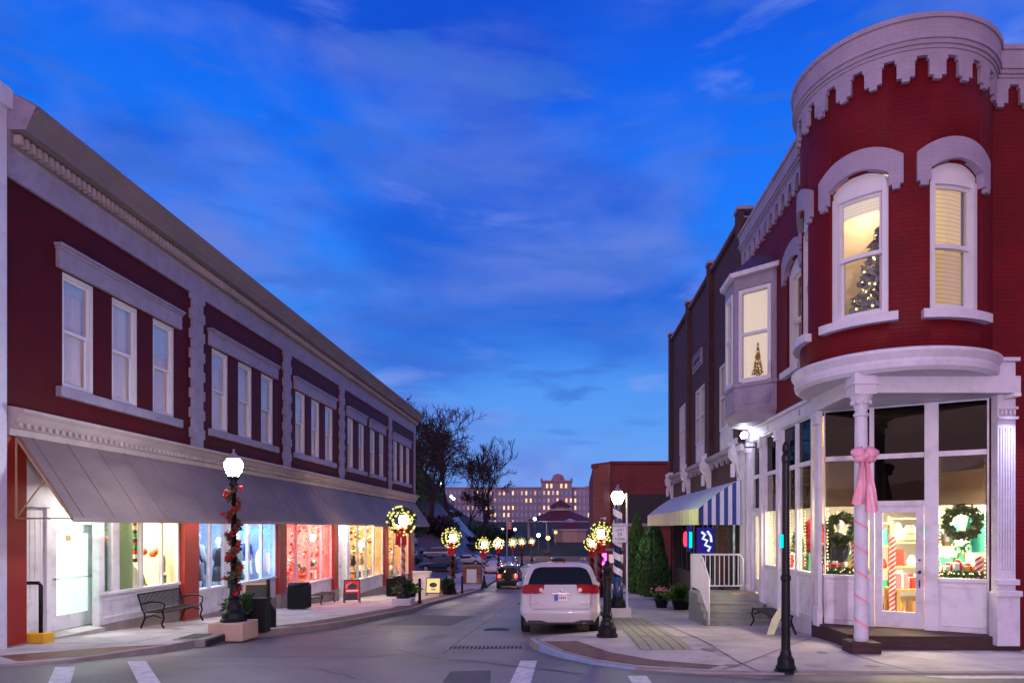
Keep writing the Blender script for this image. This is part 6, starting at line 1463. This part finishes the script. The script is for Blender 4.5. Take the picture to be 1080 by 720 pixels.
for sg in (-1, 1):
    m = MB(); m.tube([(sg * .62, .75, 1.77), (sg * .63, .9, 1.83), (sg * .63, 2.9, 1.83), (sg * .62, 3.05, 1.77)], .018, 6); vp('roof_rail', m, 'c_grey')
    m = MB(); m.lathe([(.05, 0), (.05, .012), (.03, .02)], (0, 0, 0), 12); m.v = [(sg * .46 + a, .045 - c * .9, 1.06 + b) for a, b, c in m.v]; vp('reversing_lamp', m, 'lens')
    m = MB(); m.ball((sg * 1.08, 3.35, 1.12), .12, 8, .8); m.tube([(sg * .9, 3.4, 1.08), (sg * 1.05, 3.35, 1.1)], .03, 6); vp('wing_mirror', m, 'van', sm=True)
    m = MB(); m.tube([(sg * .91, .12 - .0, .50), (sg * .93, .10, .9)], .004, 4); vp('panel_gap', m, 'c_grey')
m = MB(); m.box(-.7, -.52, -.02, .0, .755, .775); m.box(.5, .62, -.02, .0, .755, .775); m.box(.64, .72, -.02, .0, .74, .76); vp('lettering', m, 'chrome')
for sg in (-1, 1):
    m = MB(); m.box(sg * .63 - .25, sg * .63 + .25, .025, .06, .965, .975); vp('lamp_edge', m, 'chrome')
m = MB(); m.tube([(-.80, .12, 1.19), (.80, .12, 1.19)], .006, 5); vp('glass_seal', m, 'c_black')
m = MB(); m.tube([(.55, .35, .3), (.55, -.02, .27)], .03, 10); vp('exhaust_pipe', m, 'chrome')
m = MB(); m.box(.38, .56, .18, .19, 1.215, 1.245); vp('window_sticker', m, 'white')
for sg in (-1, 1):
    m = MB(); m.lathe([(.12, 0), (.16, .05), (.17, .4), (.12, .5)], (sg * .38, 1.35, .85), 12); m.lathe([(.05, 0), (.13, .05), (.13, .18), (.05, .24)], (sg * .38, 1.35, 1.36), 10); vp('seat', m, 'c_grey', sm=True)
JP = car('off_road_car', 'dark off-road car with lit red tail lamps driving away down the street', (-4.2, 51.5, road(51.5)), 0, 'jeep', 4.1, 1.82, 1.80, 'suv', lit=True, detail=False)
m = MB(); m.tube([(0, -.24, 1.0), (0, .02, 1.0)], .36, 22); m.build('spare_wheel', 'rubber', JP, world=False)
m = MB(); m.box(-.8, .8, -.12, .06, .5, .66); m.build('bumper', 'dark', JP, world=False)
for sg in (-1, 1): m = MB(); m.box(sg * .62 - .11, sg * .62 + .11, -.05, .05, .88, 1.1); m.build('tail_light', 'tail', JP, world=False, bevel=.02)
cars = [('sedan', 'silver', -6.9 - 0.0, 88, 0, 'silver sedan parked in the car park farthest right, near the road'), ('suv', 'silver', -13.5, 84, R(78), 'silver blue estate car parked behind the garland lamp'), ('suv', 'navy', -16.6, 80, R(82), 'dark blue car parked beside the far corner of the left building'), ('sedan', 'white', -10.2, 88, R(80), 'white sedan parked between the third and fourth left lamps'), ('suv', 'silver', -19.0, 88, R(80), 'pale blue car parked farthest left in the car park'), ('suv', 'navy', -11.6, 76, R(84), 'dark blue estate car parked just right of the garland lamp'), ('sedan', 'silver', -8.6, 98, R(60), 'silver sedan parked behind the fifth left lamp'), ('suv', 'van', -15.2, 98, R(80), 'white car in the back row of the car park'), ('sedan', 'jeep', -11.5, 103, R(80), 'dark sedan in the back row of the car park')]
for k, (kd, pt, X, Y, a, lb) in enumerate(cars):
    z = max(land(X, Y), land(X - 2, Y), land(X - 4, Y)) + .03
    c = car('parked_car', lb, (X, Y, z), a, pt if pt != 'white' else 'van', 4.5 if kd == 'sedan' else 4.4, 1.84, 1.45 if kd == 'sedan' else 1.72, kd, detail=False, group='cars in the far car park')
for k, (X, Y, kd, pt, lb) in enumerate(((-7.3, 71, 'sedan', 'van', 'white sedan parked on the left beyond the brick pier'), (-1.6, 74, 'suv', 'jeep', 'dark car with red lights far down the street beyond the van'))):
    if k == 1: X = -.6
    c = car('parked_car', lb, (X, Y, road(Y) + (.12 if k == 0 else 0)), 0, pt, 4.5, 1.8, 1.45 if kd == 'sedan' else 1.75, kd, lit=(k == 1), detail=False)
c = car('parked_car', 'dark blue car parked at the right kerb ahead of the white minivan', (.27, 23.3, road(23.3)), 0, 'navy', 4.5, 1.8, 1.45, 'sedan', detail=False); c.rotation_euler = (-slope, 0, 0)

# ================================================================ trees, shrubs
def bare_tree(X, Y, h, seed, label, spread=.55, up=.12):
    z0 = land(X, Y); T = thing('bare_tree', label, 'tree', (X, Y, z0 - .3), 'bare trees on the hillside'); r = random.Random(seed)
    tr = MB(); tw = MB()
    def grow(p, d, l, rad, lev):
        pts = [p]; rs = [rad]; n = 4 if lev < 3 else 3
        for i in range(n):
            d = (d + Vector((r.gauss(0, .13), r.gauss(0, .13), r.gauss(0, .10) + up * .35))).normalized(); p = p + d * l / n; pts.append(p); rs.append(rad * (1 - .42 * (i + 1) / n))
        rs = [max(q, .04) for q in rs]
        (tr if lev < 2 else tw).tube(pts, rs, 7 if lev < 2 else (4 if lev < 4 else 3))
        if lev >= 6: return
        k = {0: 3, 1: 3, 2: 3, 3: 3, 4: 3, 5: 3}[lev]
        for j in range(k):
            a = r.uniform(0, 6.283); ax = d.orthogonal().normalized(); ax = Matrix.Rotation(a, 3, d) @ ax; nd = (Matrix.Rotation(r.uniform(.35, .35 + spread), 3, ax) @ d); q = pts[-1] if j < 2 else pts[-2]
            grow(q, nd, l * r.uniform(.62, .82), rs[-1] * r.uniform(.62, .8), lev + 1)
        if lev < 2: grow(pts[-1], d, l * .8, rs[-1] * .9, lev + 1)
    grow(Vector((X, Y, z0 - .3)), Vector((r.gauss(0, .04), 0, 1)).normalized(), h * .31, h * .030, 0)
    tr.build('trunk', 'bark', T); tw.build('crown', 'bark', T)
    return T
bare_tree(-19.6, 100, 18.3, 3, 'tall bare tree nearest the left building', .75)
bare_tree(-20.5, 124, 16, 5, 'bare tree second from the left building, behind the first', .6)
bare_tree(-24.5, 137, 13, 14, 'smaller bare tree in the middle of the hillside group', .6)
bare_tree(-15.6, 132, 19.5, 31, 'upright bare tree standing right of the hillside group', .38, .3)
bare_tree(-27, 120, 14, 11, 'bare tree farthest back by the roofline of the left building', .6)
bare_tree(-19.8, 142, 10, 21, 'low bare tree beside the upright one', .6)
def bush(X, Y, z, rx, ry, rz_s, n, s, mat, name, label, cat, seed, group=None):
    T = thing(name, label, cat, (X, Y, z), group); r = random.Random(seed); m = MB()
    cl_s = [(r.gauss(0, .5), r.gauss(0, .5), r.uniform(.15, 1)) for _ in range(14)]
    def fn():
        c = r.choice(cl_s); v = Vector((r.gauss(0, 1), r.gauss(0, 1), r.gauss(0, 1))).normalized() * r.uniform(.6, 1.) * .45
        return (X + (c[0] * .7 + v.x) * rx, Y + (c[1] * .7 + v.y) * ry, z + max(.02, (c[2] * .75 + v.z * .6)) * rz_s)
    leafmass(m, n, fn, s, r); m.build('crown', mat, T)
    m = MB(); m.tube([(X, Y, z - .3), (X, Y, z + rz_s * .5)], .08 * rx, 6); m.build('trunk', 'bark', T); return T
for k, (X, Y, rx, h) in enumerate(((-18.5, 96, 3.2, 4.2), (-22, 92, 3.5, 6.0), (-16, 112, 3.0, 2.6), (-24, 105, 5, 7.5), (-20.5, 120, 3, 1.6), (-17.5, 150, 5, 4.4), (-15, 165, 4, 3.6), (-33, 150, 5, 7))):
    bush(X, Y, land(X, Y), rx, rx, h, 1500, .55, 'arbor' if k % 2 else 'bark', 'shrub', ['dark scrub by the far end of the left building', 'tall dark scrub at the left of the hillside', 'low scrub below the path on the hill', 'large dark scrub mass up the hillside', 'low scrub right of the hill path', 'scrub under the upright bare tree', 'scrub right of the upright bare tree', 'scrub above the bend of the hill path'][k], 'shrub', k + 2, 'scrub on the hillside')
def conifer(X, Y, h, r0, label, seed):
    z = walk(Y); T = thing('evergreen_shrub', label, 'evergreen', (X, Y, z)); r = random.Random(seed); m = MB()
    def fn():
        t = r.random(); a = r.uniform(0, 6.283); rad = r0 * (math.sin(math.pi * min(1, (t * .93 + .07)) ** .62) ** .7) * (1 + .12 * math.sin(a * 3 + t * 9)) * r.uniform(.7, 1.05); return (X + rad * math.cos(a), Y + rad * math.sin(a), z + .1 + h * t)
    for _ in range(6500):
        p = Vector(fn()); d = Vector((r.gauss(0, .35), r.gauss(0, .35), 1)).normalized(); b = d.cross(Vector((r.gauss(0, 1), r.gauss(0, 1), 0))).normalized(); l = r.uniform(.08, .16)
        m.add([p - d * l, p + b * .035, p + d * l, p - b * .035], [(0, 1, 2, 3)])
    m.build('foliage', 'arbor', T); m = MB(); m.lathe([(.06, 0), (r0 * .6, .3), (r0 * .72, h * .35), (r0 * .5, h * .7), (.02, h * .95)], (X, Y, z), 10); m.build('stem', 'bark', T); return T
conifer(4.62, 35.3, 3.9, .86, 'wide cone shaped evergreen beside the end of the striped awning', 3)
conifer(4.25, 39.5, 4.6, .62, 'slimmer taller evergreen behind the wide one', 5)

# ================================================================ far right brick building and low walls
FB = thing('brick_hall', 'plain tall red brick building closing the right side of the street', 'building', (10, 75, -5.5))
m = MB(); y = 66; px = lambda p, Y: (p - 594) * Y / 720
poly = [(px(643.5, 66), 66), (22, 66), (22, 95), (px(625.5, 68.2) + .6, 95), (px(625.5, 68.2), 68.2)]
m.prism(poly, lambda a, b, d: (a, b, d), -6.5, 6.15); m.build('wall', 'brick_far', FB)
m = MB(); a, b = Vector(poly[0]), Vector(poly[-1]); mq = lambda u, d, z: ((a + (b - a) * u).x, (a + (b - a) * u).y - d, z)
m.mbox(mq, 0.0, 1.0, -.05, .12, -5.5, 6.2); m.build('corner_face', 'brick_or', FB)
m = MB(); m.box(poly[0][0] - .05, 22, 65.85, 66.2, 6.15, 6.4); m.mbox(mq, -.03, 1.05, -.1, .2, 6.2, 6.34); m.mbox(mq, .7, 1.12, -.2, .25, 5.9, 6.3); m.build('parapet', 'brick_far', FB)
m = MB(); m.box(px(664, 65.9), 11, 65.78, 65.97, -1.5, 3.2); m.build('dark_panel', P('dark grey rendered wall', (.045, .04, .05), .9, var=.1), FB)
m = MB(); m.box(px(646, 65.9), px(664, 65.9), 65.9, 65.98, -1.6, 3.6); m.build('side_window', P('side wall', (.10, .035, .04), .8), FB)
m = MB(); m.tube([mq(.55, .3, .9), mq(.35, 1.1, .9)], .06, 6); m.ball(mq(.35, 1.15, .85), .16, 8); m.build('wall_lamp', 'c_white', FB)
LW_ = thing('low_brick_wing', 'low red brick wing with pale columns beyond the evergreens', 'building', (8, 52, -4.7))
m = MB(); m.box(px(664.5, 50), 12, 50, 58, -5, .1); m.build('wall', 'brick_far', LW_)
m = MB(); m.box(px(662, 50), 12, 49.7, 50.3, .1, .3); m.build('coping', 'trim', LW_)
m = MB(); m.box(px(665.5, 49.8), px(668.5, 49.8), 49.75, 49.98, -4.6, -1.0); m.box(px(671, 49.8), px(673, 49.8), 49.75, 49.98, -4.6, -1.4); m.build('column', 'trim', LW_)
KS = thing('kiosk', 'small lit shopfront in magenta and orange light beyond the sign post', 'kiosk', (3.1, 56, -4.8))
m = MB(); m.box(2.9, 5.1, 56, 58.5, -5.2, -1.7); m.build('wall', 'brick_far', KS)
m = MB(); m.box(2.8, 5.2, 55.6, 56, -1.9, -1.7); m.build('canopy', 'trim', KS)
m = MB(); m.box(3.0, 3.55, 55.9, 55.98, -3.6, -2.1); m.build('poster', 'neonm', KS)
m = MB(); m.box(3.75, 4.9, 55.9, 55.98, -2.9, -2.2); m.build('window', 'lit2', KS)
m = MB(); r = random.Random(4)
for k in range(14): m.ball((3.4 + k * .16 + r.uniform(-.1, .1), 41 + r.uniform(-.4, .4), walk(41) + .1), r.uniform(.12, .25), 6, .6)
tag(m.build('rock_pile', 'stonew'), 'low pile of pale rocks beside the evergreens', 'rocks')

# ================================================================ hillside road, car park, lawn wall
struct(sheet('car_park', [(-8, 62), (-8, 112), (-33, 112), (-33, 62)], lambda x, y: max(land(x, y), land(x - 2, y)), 'asphalt', cy=list(range(66, 112, 4)), cx=list(range(-32, -8, 2)), dz=.06))
M['snowroad'] = P('pale wet road', (.30, .36, .48), .35, var=.15, vs=.15)
line = [(-18, 100), (-18.8, 112), (-19, 124), (-19.4, 136), (-20.5, 148), (-23, 160), (-27.5, 172), (-33, 184)]
a = offs(dens(line, 1.5), 2.6); b = offs(dens(line, 1.5), -2.6); m = MB(); n = len(a); vs = []
for p, q in zip(a, b):
    for t in (0, .25, .5, .75, 1): X = p[0] + (q[0] - p[0]) * t; Y = p[1] + (q[1] - p[1]) * t; vs.append((X, Y, gland(X, Y) + .22))
m.add(vs, [(5 * i + k, 5 * i + k + 1, 5 * i + 6 + k, 5 * i + 5 + k) for i in range(n - 1) for k in range(4)]); struct(m.build('hill_road', 'snowroad', smooth=True))
for k, (X, Y) in enumerate(((-29.5, 180), (-27, 168), (-30.5, 172))):
    z = land(X, Y); T = thing('street_lamp', 'white globe lamp %s up the hill road' % ['farthest', 'nearer', 'left-hand'][k], 'street lamp', (X, Y, z)); m = MB(); m.tube([(X, Y, z), (X, Y, z + 3.4)], .07, 6); m.build('pole', 'black', T); m = MB(); m.ball((X, Y, z + 3.6), .35, 8); m.build('globe', 'hosplite', T)
m = MB(); m.box(-60, 30, 112.6, 112.9, -7, land(0, 112) + .9); tag(m.build('low_wall', 'kerb'), 'long low concrete wall across the end of the street', 'wall')
# flag
T = thing('flagpole', 'flagpole with a hanging red and white flag beyond the fifth left lamp', 'flagpole', (-9.9, 120, land(-9.9, 120)))
z = land(-9.9, 120); m = MB(); m.tube([(-9.9, 120, z), (-9.9, 120, z + 7.6)], .07, 6); m.ball((-9.9, 120, z + 7.7), .12, 6); m.build('pole', 'whitemetal', T)
for k in range(7):
    m = MB(); m.box(-9.8, -9.0 - .1 * (k % 2), 119.95, 120.0, z + 5.2 + k * .22, z + 5.42 + k * .22); m.build('flag_stripe', ['c_red', 'c_white'][k % 2], T)
# pavilions
def hiproof(m, cx_, cy_, r0, z0, r1, z1, n=8, over=0):
    a0_ = math.pi / n
    lo = [(cx_ + r0 * math.cos(a0_ + 6.283 * k / n), cy_ + r0 * math.sin(a0_ + 6.283 * k / n), z0) for k in range(n)]; hi = [(cx_ + r1 * math.cos(a0_ + 6.283 * k / n), cy_ + r1 * math.sin(a0_ + 6.283 * k / n), z1) for k in range(n)]
    m.add(lo + hi, [tuple(range(n))[::-1], tuple(range(n, 2 * n))] + [(k, (k + 1) % n, n + (k + 1) % n, n + k) for k in range(n)])
def pavilion(px0, Y, zb, r0, eave, top, lr, lz0, lz1, tz, label, wallm, small=False):
    X = px(px0, Y); T = thing('pavilion', label, 'pavilion', (X, Y, zb))
    m = MB(); hiproof(m, X, Y, r0, eave, lr * 1.05, top); m.build('roof', 'roofred', T)
    m = MB(); hiproof(m, X, Y, lr, top - .1, lr, lz1); m.build('lantern', 'panelw', T)
    m = MB(); hiproof(m, X, Y, lr * 1.35, lz1, .05, tz); m.build('lantern_roof', 'roofred' if not small else 'panelw', T)
    m = MB(); hiproof(m, X, Y, r0 * .99, eave - .28, r0 * .99, eave - .01); m.build('eave_board', 'panelw', T)
    if wallm: m = MB(); hiproof(m, X, Y, r0 * .9, zb - 1, r0 * .9, eave - .28); m.build('wall', wallm, T)
    else:
        for k in range(8): m = MB(); a = math.pi / 8 + k * math.pi / 4; m.tube([(X + r0 * .92 * math.cos(a), Y + r0 * .92 * math.sin(a), zb - 1), (X + r0 * .92 * math.cos(a), Y + r0 * .92 * math.sin(a), eave)], .18, 8); m.build('column', 'panelw', T)
    return T
M['pavwall'] = P('cream pavilion wall', (.55, .40, .32), .7)
pavilion(591, 170, -2.5, 9.2, 1.6, 4.2, 2.4, 4.2, 5.1, 7.0, 'large open pavilion with maroon tiered roof in front of the hospital', None)
pavilion(601, 145, -3.3, 4.1, -.3, 1.1, .9, 1.1, 1.5, 1.9, 'smaller pavilion with cream walls in front of the large one', 'pavwall', True)
for k, (p_, y_, Yd, mt, lb) in enumerate(((564, 547, 160, 'hosplite', 'white park lamp at the left end of the large pavilion'), (568, 564, 130, 'hosplite', 'lower white park lamp left of the small pavilion'), (578, 567, 128, 'orlite', 'orange lamp beside the small pavilion'), (586, 561, 135, 'mini', 'yellow lamp at the corner of the small pavilion'), (530, 558, 165, 'hosplite', 'blue white lamp behind the flagpole'), (543, 558, 185, 'hosplite', 'second blue white lamp behind the flagpole'))):
    X = px(p_, Yd); z = (556 - y_) / 720 * Yd; zg = land(X, Yd); T = thing('park_lamp', lb, 'lamp', (X, Yd, zg)); m = MB(); m.tube([(X, Yd, min(zg, z - 1)), (X, Yd, z - .2)], .08, 6); m.build('pole', 'c_grey', T); m = MB(); m.ball((X, Yd, z), .36, 8); m.build('globe', mt, T)
# hospital
H = thing('hospital_building', 'long five-storey brick building with many lit windows and a domed tower on the skyline', 'building', (-10, 306, 0)); Yh = 300
def hx(p_): return px(p_, Yh)
def hz(y_): return (556 - y_) / 720 * Yh
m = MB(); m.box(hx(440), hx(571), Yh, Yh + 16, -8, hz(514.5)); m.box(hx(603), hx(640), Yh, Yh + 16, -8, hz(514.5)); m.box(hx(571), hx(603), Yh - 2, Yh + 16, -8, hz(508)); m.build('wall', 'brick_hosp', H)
m = MB(); m.box(hx(440) - .3, hx(571), Yh - .3, Yh + 16, hz(514.5), hz(514.5) + .45); m.box(hx(603), hx(640), Yh - .3, Yh + 16, hz(514.5), hz(514.5) + .45); m.box(hx(570.4), hx(603.6), Yh - 2.4, Yh + 16, hz(508), hz(508) + .6)
for p_ in (571.3, 602.7): m.box(hx(p_) - .5, hx(p_) + .5, Yh - 2.5, Yh - 1.5, hz(508), hz(504.5))
m.box(hx(618), hx(623), Yh + 2, Yh + 8, hz(514.5), hz(512)); m.build('parapet', 'brick_hosp', H)
m = MB(); m.lathe([(3.0, hz(508)), (3.0, hz(504.5)), (2.6, hz(504.5)), (2.4, hz(501.5)), (1.4, hz(499.5)), (.4, hz(498.8))], (hx(588.5), Yh + 3, 0), 16); m.build('dome', P('pinkish dome', (.38, .20, .24), .6), H)
r = random.Random(12); litset = {0: [505, 511, 518, 530, 534, 543, 557, 561, 573, 577, 586], 1: [548, 553, 557, 562, 567, 588, 596, 600, 606], 2: [510, 514, 533, 538, 543, 572, 577, 588, 599, 609, 614], 3: [518, 524, 533, 538, 562, 571, 614, 619]}
grp = {0: [], 1: [], 2: []}; wi = 0
for row, yy in enumerate((519.7, 527.5, 535.2, 542.7, 550)):
    p_ = 447
    while p_ < 637:
        onT = 571 < p_ < 603; q = p_
        s_ = 'lit' if any(abs(q - l) < 2.2 for l in litset.get(row, [])) and r.random() < .9 else ('lit2' if r.random() < .14 else 'litblue')
        if row == 4: s_ = 'litblue' if r.random() < .8 else 'lit2'
        Y_ = Yh - (2.03 if onT else .03); k_ = Y_ / 720
        W = MB(); W.box((q - 594) * k_ - .38, (q - 594) * k_ + .38, Y_ - .04, Y_, hz(yy) - .85, hz(yy) + .85); grp.setdefault(s_, []).append(W); p_ += 4.7
for q, l in ((577, 1), (581.5, 1), (592, 1), (597, 1)):
    Y_ = Yh - 2.03; W = MB(); W.box((q - 594) * Y_ / 720 - .45, (q - 594) * Y_ / 720 + .45, Y_ - .04, Y_, hz(512.5) - .9, hz(512.5) + .9); grp.setdefault('lit', []).append(W)
cnt = 0; big = MB()
for s_ in ('lit', 'lit2', 'litblue'):
    acc = MB()
    for W in grp.get(s_, []):
        if cnt < 96: W.build('window', s_, H); cnt += 1
        else: acc.add(W.v, W.f)
    if acc.v: o = acc.build('window', s_, H); o['kind'] = 'stuff'
m = MB(); m.box(hx(534), hx(562), Yh - 30, Yh - 20, -6, hz(552.5)); tag(m.build('entrance_block', P('teal lit wall', (.10, .28, .28), .6)), 'low teal entrance block at the foot of the hospital', 'building')
m = MB(); m.box(hx(528), hx(575), Yh - 60, Yh - 52, -6, hz(561)); tag(m.build('low_wall', 'trim'), 'pale low wall in front of the hospital entrance', 'wall')
print('objects', len(bpy.data.objects))
